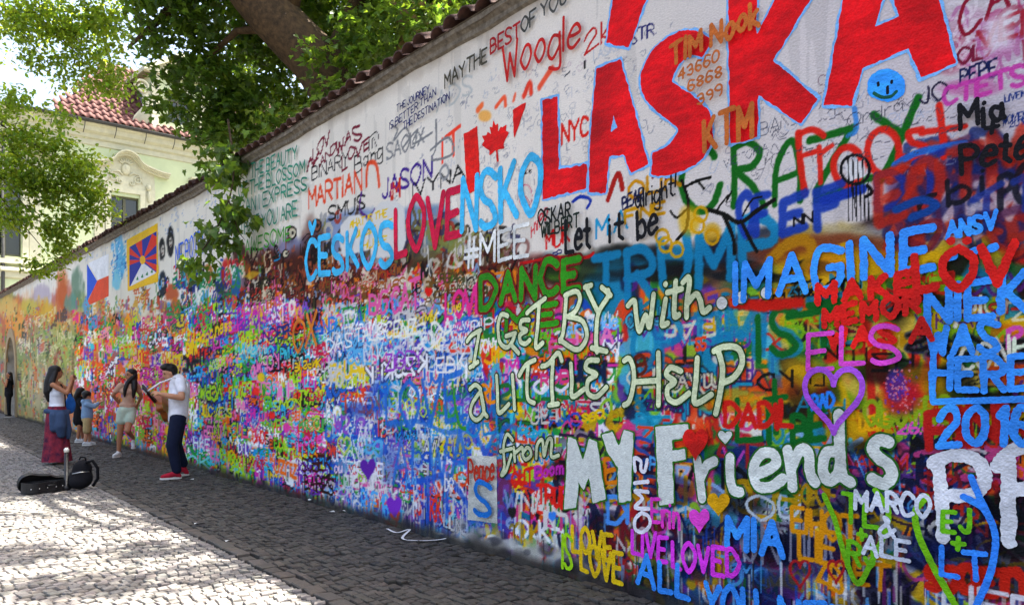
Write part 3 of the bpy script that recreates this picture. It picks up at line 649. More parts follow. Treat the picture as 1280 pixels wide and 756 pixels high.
for k in range(6): pline([(1060 + k * 5, 228 - abs(k - 2.5)), (1061 + k * 5, 276)], 1.8, '1a1a1c', .3)
th = np.linspace(0, 6.28, 15); pline([(1069 + 18 * math.cos(t), 212 + 18 * math.sin(t)) for t in th], 4, '141416', .3); fillp([(1058, 204), (1080, 200), (1082, 222), (1060, 226)], 'e0dede')
for k in range(4): pline([(1060 + k * 6, 200), (1061 + k * 6, 226)], 2, '16161a', .3)
pline([(1084, 232), (1090, 240), (1082, 246)], 5, '141416', .3)
pword('DT', (1096, 262, 1180, 236, 40, 44), '24388a', 9, .5, .85, gap=.5); pword('EOTM', (1100, 274, 1280, 222, 54, 60), 'b8321f', 15, .8, .75, gap=.4)
pword('rbi', (1150, 270, 1230, 244, 30, 34), '17171f', 6, .4, .85, gap=.4); pword('POF', (1250, 262, 1310, 236, 40, 40), '1a1a26', 8, .5, .85); pline([(1120, 262), (1150, 250), (1170, 258), (1140, 272)], 10, '1d4a8a', .5)
pword('TT', (1218, 292, 1300, 250, 40, 44), '2a3f8a', 9, .6, .8, gap=.5)
# black branch with twigs, yellow flowers
pline([(852, 226), (860, 250), (858, 284), (846, 300)], 5, '15140f', .2); pline([(856, 234), (872, 226), (888, 222)], 4, '15140f', .2); pline([(872, 226), (880, 236)], 3, '15140f', .2); pline([(858, 262), (846, 272), (838, 264)], 3.4, '15140f', .2)
pline([(884, 262), (905, 268), (925, 278), (948, 262), (968, 250)], 6, '15140f', .2); pline([(895, 264), (910, 244), (908, 252), (914, 240)], 3, '15140f', .2); pline([(926, 276), (938, 300), (946, 314)], 5, '15140f', .2); pline([(905, 270), (916, 296), (918, 316)], 6, '15140f', .2)
pline([(928, 270), (940, 250), (952, 246)], 3, '15140f', .2)
for (x, y) in ((872, 282), (890, 296), (832, 306), (846, 312), (828, 296), (876, 268)):
    th = np.linspace(0, 6.28, 11); pline([(x + 8 * math.cos(t), y + 9 * math.sin(t)) for t in th], 4, 'd0a41c', .5, .9)
for a in [(862, 276, 14, 22, 'd8ac1c'), (890, 290, 12, 14, 'c89a18')]: blob(*a, alpha=.7)
# other softer words
pword('OLIK', (786, 250, 850, 232, 22, 22), 'c89418', 5, .4); pline([(760, 250), (772, 218), (778, 236)], 8, 'a82a22', .3); pline([(816, 222), (830, 206), (838, 214), (832, 224)], 4, '8a1f1c', .3)
pword('BEAR', (778, 262, 804, 250, 15, 16), '16204a', 3, .3); pword('M.A', (745, 300, 784, 284, 24, 24), '2a9ac0', 4, .3); pline([(716, 252), (726, 246), (738, 250), (734, 260)], 4.5, '1f3f9a', .3)
pword('FINE', (782, 278, 830, 266, 14, 14), 'd0a01a', 5, .4); pword('HYPO', (664, 296, 684, 272, 12, 14), 'c83a4a', 2.6, .3); pword('MUK', (682, 312, 712, 300, 20, 20), 'd02a2a', 3.6, .25); pword('GP', (691, 324, 702, 320, 8, 8), '1a2a6a', 1.8, .2)
pline([(650, 330), (690, 322), (730, 322), (742, 316)], 4, 'b82222', .5)
pword('pipe', (588, 410, 630, 402, 14, 14), 'e8e8e8', 2, .3)
th = np.linspace(0, 6.28, 15); pline([(657 + 8 * math.cos(t), 245 + 14 * math.sin(t)) for t in th], 1.6, 'c04a6a', .4, .7); pline([(652, 252), (657, 246), (662, 254)], 1.6, 'c04a6a')
pword('2016', (655, 218, 664, 216, 4, 4), '141414', 1.1, .2)
pword('NYC', (702, 180, 735, 168, 24, 22), 'd02f22', 4.4, .3)
pword('2k', (731, 68, 764, 46, 22, 26), 'b82a2a', 3.2, .25); pword('STR.', (788, 56, 820, 42, 16, 14), '27276a', 2.4, .25); pword('LASKA', (742, 76, 775, 62, 12, 12), 'b8bcc4', 2, .4, .7); pline([(706, 96), (712, 90)], 2, '3a3a42'); pline([(731, 86), (731, 76)], 2.2, '1a1a1a')
# right edge writing
pword('CA', (1200, 44, 1262, 10, 38, 40), '8a1f38', 5, .3); pword('OL', (1198, 82, 1228, 72, 18, 18), '7a2440', 4, .3); pword('VER', (1222, 62, 1300, 34, 24, 30), 'a02a3a', 5, .4, .85); fillp([(1232, 28), (1262, 12), (1264, 58), (1232, 68)], 'e2dfe2', .05, .8)
pword('JO', (1150, 130, 1184, 124, 20, 22), '2a2440', 3, .25); pword('PEPE', (1200, 106, 1246, 94, 18, 22), '1c2350', 3.2, .25); pword('CTETS', (1180, 130, 1282, 104, 18, 24), 'c04aa0', 6, .35, .9)
pword('LIVEN', (1256, 128, 1282, 120, 9, 9), '28407a', 1.4, .2); pword('WOMEN', (1253, 157, 1284, 148, 10, 10), '28407a', 1.4, .2); pword('2016', (1262, 160, 1284, 154, 8, 8), '28407a', 1.2, .2)
for k in range(46):                             # fine pencil scrawl between the big letters
    x = random.uniform(950, 1190); y = random.uniform(120, 200)
    pline([(x, y), (x + random.uniform(3, 9), y - random.uniform(2, 10)), (x + random.uniform(8, 16), y + random.uniform(-6, 4)), (x + random.uniform(14, 24), y - random.uniform(0, 9))], 1.0, '4a4a58', .2, .75)
pword('BAND', (950, 170, 1000, 152, 16, 16), '4a4e5c', 1.2, .2, .8); pword('VICTORIA', (905, 210, 960, 188, 10, 10), '44485a', 1.1, .2, .8); pword('Ondra', (1060, 160, 1130, 138, 16, 16), '3a3e4a', 1.2, .2, .8); pword('STOP', (1022, 118, 1080, 96, 22, 22), '5a3a4a', 1.2, .2, .6)
pword('NN', (992, 282, 1016, 276, 10, 12), '14141a', 3.4, .3)
# blue sprays lower centre
pword('LOVE', (482, 530, 578, 524, 46, 56), '2f72c4', 7, .5, .85, gap=.3); pline([(484, 534), (520, 526), (560, 540), (600, 530)], 6, '2f72c4', .6, .7)
pword('ALWAYS', (492, 604, 650, 592, 50, 60), '3474c8', 7, .6, .75, gap=.3); pword('TN', (520, 650, 590, 640, 50, 50), '2d5fc0', 8, .6, .7)
pline([(566, 478), (568, 498), (574, 530), (582, 536)], 5, '4a9a3a', .4)
pword('OLI', (584, 545, 622, 540, 20, 20), '2a8ac0', 4, .4)
# assorted readable words in the crowd of marks
BUNCH = [('LOVE', 557, 398, 606, 386, 26, 34, 'df3f92', 6), ('Live', 560, 392, 576, 388, 12, 12, 'e8d040', 2.4), ('BIG CAT', 462, 392, 524, 384, 22, 36, 'dd6aa6', 5), ('NB', 516, 368, 526, 364, 11, 11, '15131a', 2),
  ('Happiness', 245, 433, 289, 411, 15, 17, 'f2d01e', 3.2), ('DRAN', 297, 407, 332, 398, 20, 22, 'd040b4', 3), ('GAST', 336, 404, 356, 398, 16, 18, 'f0e8f0', 2.4), ('HUNG', 382, 408, 402, 400, 14, 14, '4a2a22', 2.4), ('HANG', 388, 418, 418, 412, 14, 15, '3a8ad0', 3),
  ('PARIS', 302, 434, 322, 428, 12, 12, 'd8e048', 2.4), ('UNDER', 322, 430, 362, 420, 14, 14, '24307a', 3), ('DAS', 408, 440, 440, 432, 16, 16, 'f4f4f0', 2.4), ('TALISCENZ', 444, 426, 522, 418, 16, 20, 'f2f2ea', 3), ('DA', 540, 428, 566, 422, 22, 24, 'f0efe8', 4),
  ('ZIGGY', 482, 462, 528, 456, 18, 20, 'a050c0', 3.2), ('EBK', 546, 466, 582, 462, 18, 20, 'f4f0ee', 2.8), ('SIMON', 342, 514, 376, 508, 12, 12, 'c6dd3a', 2.6), ('VERA', 338, 540, 366, 536, 14, 15, '9ad048', 3), ('MALTOUMS', 374, 536, 414, 534, 11, 11, '5fb060', 2.4),
  ('LUV', 324, 526, 336, 524, 10, 10, 'e85a9a', 2.4), ('ILY', 300, 548, 324, 546, 16, 16, 'e8609a', 3), ('Love', 372, 558, 402, 554, 14, 14, 'e858b8', 3), ('SOBEK', 378, 588, 412, 586, 16, 16, '4a1818', 3.4), ('BAIRES', 380, 612, 416, 616, 18, 18, '301414', 3.4), ('JR', 416, 576, 430, 576, 16, 16, 'f4eef4', 2.6),
  ('OUI', 418, 590, 428, 590, 8, 8, 'f0d8e8', 2), ('64', 448, 600, 460, 602, 13, 13, 'a8cf48', 2.6), ('OLISE', 446, 590, 478, 594, 14, 14, 'f4f0fa', 2.6), ('RVE 16', 452, 640, 485, 646, 26, 28, '66b8ee', 3.6), ('DO', 556, 612, 566, 612, 14, 14, 'f4f2f4', 2.4), ('JAN', 504, 604, 520, 606, 9, 9, '74b4e4', 2),
  ('KK', 538, 648, 552, 652, 28, 28, 'e2452a', 4), ('OK', 234, 582, 262, 586, 14, 14, '8fd8d8', 2.8), ('HIKE', 242, 560, 262, 564, 14, 14, 'e8f4f4', 2.4), ('SIN', 218, 540, 240, 544, 14, 14, 'c040a0', 3), ('PDX', 150, 446, 168, 444, 14, 14, 'c8d848', 2.8), ('Zoom', 232, 478, 250, 474, 10, 10, '6ac8e0', 2.2),
  ('SOL', 384, 432, 402, 428, 12, 12, '4ab8b0', 3), ('COS', 240, 408, 262, 400, 14, 14, '48a860', 3), ('AVI', 272, 394, 294, 388, 16, 16, '4a8ab0', 2.6), ('BON', 208, 402, 236, 394, 14, 15, '3a9a5a', 3), ('TRY', 230, 400, 246, 392, 12, 12, '88b0e0', 2), ('LOVE IS', 255, 520, 290, 522, 11, 11, 'e8e048', 2.2),
  ('LAG', 674, 444, 692, 438, 12, 12, '5a7a1a', 3), ('TONY', 598, 440, 622, 436, 13, 13, 'f4f0f0', 3.2), ('JIM', 606, 454, 640, 448, 18, 20, 'f2b41e', 4.6), ('artsickle', 709, 418, 772, 408, 15, 17, '8ac4f4', 3), ('OO', 668, 492, 712, 486, 16, 20, 'ece8f0', 4.4), ('RL', 600, 505, 622, 500, 22, 24, 'f09a1e', 5),
  ('GET', 664, 530, 702, 526, 18, 20, 'd8d0c8', 3), ('sea', 728, 526, 756, 522, 14, 15, 'e8c81e', 3.6), ('ROB', 676, 482, 712, 476, 14, 14, 'd84a88', 4), ('Pf', 688, 440, 742, 432, 14, 14, 'e0609a', 4), ('B', 794, 470, 808, 466, 24, 24, '6a2a18', 5), ('SS', 870, 438, 882, 434, 14, 14, 'e0562a', 4),
  ('IL', 676, 558, 700, 556, 20, 20, '8ac838', 4), ('Ron', 648, 546, 684, 544, 10, 10, '40b0c8', 3), ('Boom', 669, 598, 704, 592, 14, 16, 'c03ab0', 3.4), ('OUT', 640, 608, 666, 606, 18, 20, 'd8321f', 4.4), ('TRUE', 672, 628, 710, 632, 20, 24, 'e02f24', 5.4), ('IN', 680, 660, 692, 662, 22, 22, 'e8e4e0', 4), ('E', 756, 602, 772, 602, 28, 30, 'e08a1c', 6),
  ('DI', 760, 652, 786, 654, 30, 32, '5f9fe4', 6), ('P', 812, 588, 820, 588, 16, 16, '6ab4e8', 3.4), ('BAD', 1015, 510, 1042, 508, 16, 18, '3f8fe8', 4), ('UEF', 1074, 538, 1106, 536, 16, 18, 'e8b41c', 4.4), ('26.04', 1122, 542, 1182, 540, 12, 13, 'e060b8', 3), ('DADIL', 906, 532, 990, 534, 26, 30, 'c82a22', 7),
  ('OU', 936, 646, 1000, 646, 26, 28, 'c8d0d8', 4), ('CONTINU', 905, 700, 1060, 706, 44, 54, '8a8a9a', 3.6), ('EIHOT', 990, 664, 1072, 678, 30, 34, 'e0a01c', 6), ('LIEN', 999, 696, 1074, 712, 34, 40, 'e0a01c', 6.5), ('ZB', 1022, 728, 1052, 738, 26, 28, 'e0a01c', 5.5), ('SO OF', 990, 628, 1046, 630, 22, 24, 'b8941c', 4), ('ET', 1068, 728, 1112, 740, 28, 30, 'd8941c', 5.5),
  ('QUOTES', 1082, 530, 1188, 530, 26, 34, '9ab02c', 5.4), ('PINK', 1160, 560, 1290, 548, 40, 50, 'b82a26', 12), ('SOCIETY', 1160, 735, 1290, 742, 24, 28, 'c8321f', 12), ('P', 1259, 436, 1278, 432, 24, 26, 'd05ab0', 6), ('PL', 1196, 410, 1245, 404, 34, 38, 'ece8d8', 4.6), ('CON', 1200, 462, 1262, 458, 26, 40, 'ece8d8', 4.6), ('H', 1268, 444, 1284, 442, 20, 22, 'e8f0d8', 5),
  ('LIFE', 1180, 756, 1300, 790, 30, 40, 'e8e4e8', 6)]
for t, x0, y0, x1, y1, h0, h1, c, w in BUNCH: pword(t, (x0, y0, x1, y1, h0, h1), c, w, .25, .97, jit=.07)
blob(1125, 492, 26, 30, 'b02038', .85); blob(1120, 480, 12, 20, '4a3a9a', .7)
for k in range(130): x = random.gauss(1126, 11); y = random.gauss(490, 14); pline([(x, y), (x + 1, y + 1)], 1.8, random.choice(['e04a4a', 'e8a0a8', '6a4ab0']), .4, .8)
for hx, hy, s, c in [(430, 556, 13, 'c4d878'), (460, 585, 16, '6a30a0'), (493, 632, 16, '8a40c0'), (536, 365, 8, 'd02a20'), (1000, 715, 20, 'a82a30'), (1045, 712, 16, 'a82a30'), (690, 645, 8, '4a90e0'), (640, 640, 9, '2a2a2a')]:
    th = np.linspace(0, 6.28, 20); pp = [(hx + s * .62 * math.sin(t) ** 3, hy - s * (.8 * math.cos(t) - .3 * math.cos(2 * t) - .12 * math.cos(3 * t) - .06 * math.cos(4 * t))) for t in th]
    (fillp(pp[:-1], c) if s != 13 and hx > 450 and hx < 700 else pline(pp, 3.4, c))
# flower and small dots
for k in range(6): blob(300 + random.uniform(-90, 90), 470 + random.uniform(-50, 70), 5, 6, random.choice(['ee3a2a', 'f0d020', 'e84aa8']), .9)
# splash dirt along the foot of the wall
for c in CANV:
    e = np.clip(1.25 - c.VV / (.035 + .14 * fbm(c.UU * 4, c.UU * 0 + 3, 71, 4)), 0, 1) * .85
    c.rgb[:] = c.rgb * (1 - e[..., None]) + (np.array([.26, .24, .22], np.float32) * (.7 + .6 * c.n1[..., None])) * e[..., None]
# ------------------------------------------------------------------ the plaster sheets
m_wall = mat('painted plaster', rough=.8, attr='paint', noise=.12, nscale=60, bump=.9, bscale=85, spec=.12)
m_paint = mat('brush paint', rough=.7, attr='paint', noise=.20, nscale=34, bump=1.0, bscale=80, spec=.16)
DU0, _ = W(8.5, 500); DU1, _ = W(20, 500); DTOP = 3.12
for ci, c in enumerate(CANV):
    nv, nu = c.UU.shape
    v = np.stack([c.UU.ravel(), np.zeros(nv * nu), c.VV.ravel()], 1)
    i = np.arange(nv * nu).reshape(nv, nu); q = np.stack([i[:-1, :-1], i[:-1, 1:], i[1:, 1:], i[1:, :-1]], -1)
    vt = np.array([vtop(u) for u in c.U]); keep = c.VV[1:, 1:] < (vt + .05)[None, 1:]
    um = (c.UU[:-1, :-1] + c.UU[1:, 1:]) / 2; vm = (c.VV[:-1, :-1] + c.VV[1:, 1:]) / 2
    cxm = (DU0 + DU1) / 2; rr = (DU1 - DU0) / 2
    door = (np.abs(um - cxm) < rr) & ((vm < DTOP - rr) | (np.hypot(um - cxm, vm - (DTOP - rr)) < rr))
    # only the corners this sheet keeps, so no loose points
    me = fastmesh('painted_plaster', v, [q[keep & ~door].reshape(-1, 4)], tolin(rich(c.rgb.reshape(-1, 3))))
    link('painted_plaster', me, wall, m_wall)
# ------------------------------------------------------------------ big brushed writing as thin coats of paint
def poly_mark(name, shapes, label, outline=None, ow=3.0, rough=2.0, root=None, var=.26):
    """shapes: list of (outer polygon px, [holes px], colour)"""
    LAYER[0] += .0003; lay_ = []
    allp = np.array([W(*p) for s in shapes for p in s[0]]); mm = mpp(np.mean([p[0] for p in shapes[0][0]])); ext = (ow + 3) * mm
    def mk(outer, holes, grow, seed):
        O = [W(*p) for p in outer]; Hs = [[W(*p) for p in h] for h in holes]
        def fn(U, V):
            d = poly_sd(U, V, O)
            for h in Hs: d = np.maximum(d, -poly_sd(U, V, h))
            return d - grow + ((fbm(U * 22, V * 22, seed, 3) - .5) * 2.2 * rough * mm)
        return fn, np.min(O, 0) - ext, np.max(O, 0) + ext
    cell = max(1.3 * mm, .004)
    if outline:
        for k, (o, h, c) in enumerate(shapes):
            fn, lo, hi = mk(o, h, ow * mm, k + 3); lay_.append((fn, lo, hi, cell, srgb(outline), 0 + k * .00002, .08))
    for k, (o, h, c) in enumerate(shapes):
        fn, lo, hi = mk(o, h, 0, k + 11); lay_.append((fn, lo, hi, cell, srgb(c), .0002 + k * .00003, var))
    ob = paint_mesh(name, lay_, root or wall, m_paint)
    if label: ob['label'] = label
    return ob
las = empty('painted_word', parent=wall); las['label'] = 'huge red LÁSKA lettering edged in pale blue'
CR = 'd01a24'; EDG = '8dbce8'
poly_mark('letter', [([(678, 126), (697, 121), (699, 211), (734, 205), (733, 236), (679, 249)], [], CR)], None, EDG, 3.2, root=las)
poly_mark('letter', [([(746, 86), (776, 74), (790, 126), (811, 206), (789, 216), (780, 193), (762, 196), (757, 242), (736, 241), (738, 170)], [[(767, 141), (772, 160), (764, 165)]], CR),
                     ([(768, -16), (814, -16), (786, 60), (758, 54)], [], CR)], None, EDG, 3, root=las)
S_c = [(884, 62), (866, 54), (846, 60), (828, 80), (821, 104), (832, 122), (852, 136), (868, 152), (868, 174), (850, 194), (828, 204), (815, 204)]
sp = catmull(np.array(S_c, float), 5); tn = np.gradient(sp, axis=0); tn /= np.linalg.norm(tn, axis=1)[:, None]; nn_ = np.stack([-tn[:, 1], tn[:, 0]], 1)
hw = np.interp(np.arange(len(sp)), [0, len(sp) * .3, len(sp) * .75, len(sp) - 1], [13, 20, 22, 13])[:, None]
poly_mark('letter', [([tuple(p) for p in sp + nn_ * hw] + [tuple(p) for p in (sp - nn_ * hw)[::-1]], [], CR)], None, EDG, 3, root=las)
poly_mark('letter', [([(910, -18), (947, -18), (946, 45), (978, -18), (1024, -18), (967, 76), (1023, 124), (1002, 155), (948, 119), (948, 172), (913, 180)], [], CR)], None, EDG, 3.2, root=las)
poly_mark('letter', [([(1058, -18), (1170, -18), (1194, 79), (1151, 98), (1136, 61), (1078, 86), (1065, 132), (1030, 132)], [[(1107, -12), (1112, -12), (1125, 21), (1093, 35)]], CR)], None, EDG, 3.6, root=las)
# Canadian flag, Tibetan flag, Czech flag and a poster-like panel, all painted
LF = [(0, 1), (.12, .72), (.3, .8), (.24, .4), (.5, .62), (.56, .5), (.9, .55), (.78, .3), (1, .16), (.5, -.25), (.56, -.45), (.08, -.38), (.06, -.9), (-.06, -.9), (-.08, -.38), (-.56, -.45), (-.5, -.25), (-1, .16), (-.78, .3), (-.9, .55), (-.56, .5), (-.5, .62), (-.24, .4), (-.3, .8), (-.12, .72)]
poly_mark('painted_flag', [([(580, 168), (597, 158), (601, 236), (584, 244)], [], 'd6281e'), ([(620 + 17 * a - 3 * b, 178 - 27 * b - 8 * a) for a, b in LF], [], 'cf2320'), ([(641, 138), (659, 127), (652, 148), (643, 174)], [], 'c62420')], 'red and white flag with a maple leaf, partly painted over', rough=1.0)
fl = [([(159, 303), (197, 281), (198, 352), (160, 364)], [], 'f0c820'), ([(162, 309), (196, 289), (196, 340), (162, 358)], [], '2a3a9c')]
cx_, cy_ = 178.5, 325.0
B_ = [(162, 309), (179, 299), (196, 289), (196, 314.5), (196, 341), (162, 359), (162, 334)]
def onb(t):
    """point on the flag's border for angle t (image, y up)"""
    dx, dy = math.cos(t), -math.sin(t); best = 99
    for (x1, y1), (x2, y2) in zip(B_, B_[1:] + B_[:1]):
        ex, ey = x2 - x1, y2 - y1; den = dx * ey - dy * ex
        if abs(den) < 1e-9: continue
        s = ((x1 - cx_) * ey - (y1 - cy_) * ex) / den; r = ((x1 - cx_) * dy - (y1 - cy_) * dx) / den
        if s > 0 and -1e-6 <= r <= 1 + 1e-6: best = min(best, s)
    return (cx_ + dx * best, cy_ + dy * best)
for k in range(0, 12, 2):
    a0 = R(-40 + k * 22); a1 = R(-40 + (k + 1) * 22)
    fl.append(([(cx_, cy_), onb(a0), onb((a0 + a1) / 2), onb(a1)], [], 'd8402a'))
fl += [([(cx_, cy_ + 3), (196, 341), (163, 358)], [], 'eeeef0')]
th = np.linspace(0, 6.28, 13)[:-1]; fl.append(([(cx_ + 3.6 * math.cos(t), cy_ + 5.5 * math.sin(t)) for t in th], [], 'f0c020'))
fl += [([(170 + k * 6, 350 - k * 3), (172.5 + k * 6, 345 - k * 3), (173.5 + k * 6, 350 - k * 3)], [], '3a8a5a') for k in range(4)]
poly_mark('painted_flag', fl, 'flag of red and blue sun rays over a white mountain with yellow border', rough=.25, var=.06)
poly_mark('painted_flag', [([(109, 330), (122, 352), (109, 376)], [], '2a5ec4'), ([(122, 350.5), (136, 344.5), (136, 370), (112, 381), (110, 376)], [], 'd85a30'), ([(110.5, 329), (136, 317), (136, 344), (122.5, 350)], [], 'eceef2')], 'flag with blue triangle, white band and red band painted near the wall end', rough=.25, var=.08)
poly_mark('painted_panel', [([(587, 569), (621, 570), (622, 654), (585, 649)], [], 'dcdcd4')], 'white painted panel with the word Peace', rough=.8)
poly_mark('painted_face', [([(1108 + 24 * math.cos(t), 108 + 20.5 * math.sin(t)) for t in np.linspace(0, 6.28, 22)[:-1]], [], '4a9fe8')], 'sky blue round smiling face painted under the big letters', rough=2.2)
fs = [W(1098, 105), W(1099, 106)]
gword('', (1090, 120, 1130, 116, 20, 20), '141420', 3.6, wall, m_paint, polys=[('e', [np.array([W(1098, 104), W(1098.5, 107)]), np.array([W(1115, 102), W(1115, 104)]), np.array([W(1110, 109), W(1110, 117)])])], name='painted_eyes', split=False)
gword('', (1090, 120, 1130, 116, 20, 20), '1f5a4a', 4.2, wall, m_paint, polys=[('m', [catmull([W(1093, 117), W(1103, 122), (W(1114, 121)), W(1121, 115)])])], name='painted_mouth', split=False)
# Czech country name with LOVE picked out
gword('ČESKOS', (384, 347, 491, 327, 41, 53), AQUA, 8.8, wall, m_paint, 'light blue letters ČESKOS starting the long country name', rough=.34)
gword('LOVE', (495, 318, 577, 296, 56, 60), 'c41f4c', 10, wall, m_paint, 'crimson LOVE inside the long country name', rough=.25)
gword('NSKO', (579, 290, 676, 264, 62, 70), AQUA, 10, wall, m_paint, 'light blue letters NSKO ending the long country name', rough=.34)
gword('#MEE', (582, 335, 660, 316, 34, 36), 'e4e4e0', 5, wall, m_paint, 'white #MEE lettering under the country name', rough=.6)
gword('DANCE', (602, 384, 724, 360, 36, 38), '3f9422', 9, wall, m_paint, 'grass green DANCE over dark red', rough=.4, outline='7a1f16', ow=3)
gword('ME', (634, 412, 698, 404, 24, 26), '3f9422', 7, wall, m_paint, 'green ME under the word DANCE', rough=.5, outline='7a2a18', ow=2)
# the song line, cream with dark green edge
CRM = 'dce3c0'; OUT = '24481a'; WHT = 'dfe2dc'
def K1(*a): return [(560 + x / 3.978, 340 + y / 3.978) for x, y in a]
def K2(*a): return [(680 + x / 3.978, 330 + y / 3.978) for x, y in a]
def K3(*a): return [(560 + x / 3.073, 510 + y / 3.073) for x, y in a]
def stroke_word(text_label, letters, col, w, outline=None, ow=2.2, rough=.22, name='painted_word'):
    L = []
    for lt in letters: L.append(('x', [catmull(np.array([W(*p) for p in s_]), 6) if len(s_) > 2 else np.array([W(*p) for p in s_]) for s_ in lt]))
    return gword('', (letters[0][0][0][0], 600, letters[-1][0][0][0], 600, 60, 60), col, w, wall, m_paint, text_label, rough=rough, outline=outline, ow=ow, polys=L, split=len(L) > 1, name=name)
song = [('I', [[K1((98, 344), (124, 312), (166, 288)), K1((160, 292), (144, 380), (130, 466)), K1((112, 474), (152, 446))]], 5.6),
 ('GET', [[K1((300, 218), (268, 212), (252, 270), (262, 350), (300, 374), (330, 330), (332, 306)), K1((292, 318), (338, 304)), K1((318, 362), (354, 402))], [K1((406, 238), (370, 242), (364, 275), (394, 290), (362, 312), (364, 346), (388, 356), (410, 338))], [K1((396, 204), (424, 178), (486, 132)), K1((456, 166), (450, 260), (440, 372), (474, 352))]], 6),
 ('BY', [[K1((592, 112), (586, 200), (576, 300), (560, 344)), K1((586, 116), (640, 96), (660, 132), (640, 190), (600, 222)), K1((600, 222), (670, 242), (694, 310), (672, 368), (632, 384), (560, 336))], [K1((690, 72), (712, 122), (746, 192)), K1((800, 92), (798, 124), (762, 180), (746, 230), (740, 330), (744, 396)), K1((718, 376), (792, 394)), K1((684, 76), (716, 66)), K1((768, 76), (812, 116))]], 6.6),
 ('with', [[K1((898, 168), (930, 142), (940, 220), (956, 294), (986, 214), (1006, 272), (1026, 112))], [K1((1086, 136), (1076, 200), (1068, 264), (1096, 254)), K1((1085, 60), (1086, 62))], [K1((1136, 46), (1130, 150), (1130, 220), (1152, 212)), K1((1094, 102), (1166, 84))], [K1((1172, 52), (1198, 26), (1204, 60), (1192, 140), (1190, 224)), K1((1192, 160), (1236, 110), (1258, 140), (1272, 198), (1304, 178))]], 7.2),
 ('a', [[K1((166, 580), (140, 560), (112, 582)), K1((166, 592), (126, 650), (116, 704), (146, 734), (182, 690), (166, 592), (182, 690), (198, 716))]], 5.6),
 ('LITTLE', [[K1((245, 516), (250, 600), (256, 698), (306, 656))], [K1((324, 512), (330, 600), (335, 680))], [K1((358, 514), (390, 462), (436, 436)), K1((402, 470), (396, 560), (402, 630), (432, 650))], [K1((470, 468), (502, 456), (550, 402), (570, 440)), K1((526, 440), (520, 560), (526, 654)), K1((506, 662), (552, 654))], [K1((615, 456), (620, 540), (622, 618), (682, 580))], [K1((750, 438), (702, 440), (690, 480), (742, 508), (700, 540), (700, 600), (742, 618), (792, 572))]], 6.2),
 ('HELP', [[K1((880, 440), (906, 430), (926, 480), (926, 560), (906, 640), (880, 660)), K1((1050, 402), (1052, 530), (1050, 660)), K1((930, 546), (1050, 538))], [K1((1162, 492), (1112, 474), (1090, 510), (1132, 544), (1096, 576), (1100, 626), (1142, 646), (1202, 602))], [K2((766, 468), (760, 580), (754, 690), (836, 648))], [K2((872, 436), (892, 520), (880, 640), (858, 742)), K2((850, 432), (902, 410), (970, 420), (990, 490), (950, 560), (892, 590))]], 7.4),
 ('from', [[K3((252, 122), (230, 100), (216, 150), (220, 220), (208, 256), (226, 240), (246, 178)), K3((204, 166), (248, 154))], [K3((256, 150), (260, 202)), K3((260, 172), (286, 150), (290, 162))], [K3((306, 150), (290, 176), (302, 196), (322, 180), (318, 156), (306, 150))], [K3((342, 192), (346, 140), (366, 122), (372, 182), (386, 124), (402, 122), (400, 184), (428, 180))]], 4.6)]
for t, L, w in song: stroke_word('cream word "%s" with dark green edge in the song line' % t, L, CRM, w, OUT, 1.9, .2)
for k, (x, y) in enumerate(((903, 379), (928, 372), (959, 366))):
    LAYER[0] += .0001
    gword('', (x - 5, y, x + 5, y, 20, 20), 'e8e8e4', 15, wall, m_paint, polys=[('d', [np.array([W(x, y), W(x + .5, y)])])], outline='3a5a3a', ow=1.6, rough=.2, name='painted_dot', split=False)
my = empty('painted_word', parent=wall); my['label'] = 'thick white block word MY with green edge'
poly_mark('letter', [(K3((465, 112), (495, 118), (522, 200), (546, 116), (576, 130), (610, 348), (560, 362), (546, 262), (526, 312), (506, 286), (496, 382), (450, 386)), [], WHT)], None, '3f7a24', 2.2, 1.2, root=my, var=.05)
poly_mark('letter', [(K3((594, 102), (635, 88), (660, 146), (680, 85), (716, 95), (706, 354), (660, 362), (656, 228), (612, 158)), [], WHT)], None, '3f7a24', 2.2, 1.2, root=my, var=.05)
poly_mark('painted_letter', [(K3((800, 72), (926, 60), (932, 108), (866, 124), (866, 160), (916, 154), (916, 194), (866, 204), (872, 364), (816, 372)), [], WHT)], 'thick white block letter F starting the word friends', '3f7a24', 2.4, 1.2, var=.05)
fr = [[[(873, 574), (876, 596), (879, 622)], [(877, 598), (884, 582), (894, 576)]],
      [[(914, 572), (914, 596), (918, 612), (926, 614)]],
      [[(944, 592), (958, 588), (972, 578), (966, 566), (952, 568), (943, 586), (948, 606), (964, 608), (980, 598)]],
      [[(986, 562), (990, 588), (992, 608)], [(990, 584), (1002, 562), (1012, 566), (1014, 590), (1020, 602)]],
      [[(1046, 564), (1034, 566), (1030, 586), (1036, 600), (1048, 594), (1052, 580)], [(1050, 518), (1051, 560), (1054, 592), (1064, 602)]],
      [[(1112, 552), (1100, 550), (1092, 560), (1100, 572), (1112, 580), (1116, 594), (1106, 604), (1092, 598)]]]
stroke_word('white letters riends with green edge ending the song line', fr, WHT, 14, '2f6a24', 2.4)
poly_mark('painted_heart', [([(908 + 9 * math.sin(t) ** 3, 545 - 10 * (.8 * math.cos(t) - .3 * math.cos(2 * t) - .12 * math.cos(3 * t))) for t in np.linspace(0, 6.28, 20)[:-1]], [], WHT)], 'small white heart dotting the letter i', '2f6a24', 1.6, rough=.8)
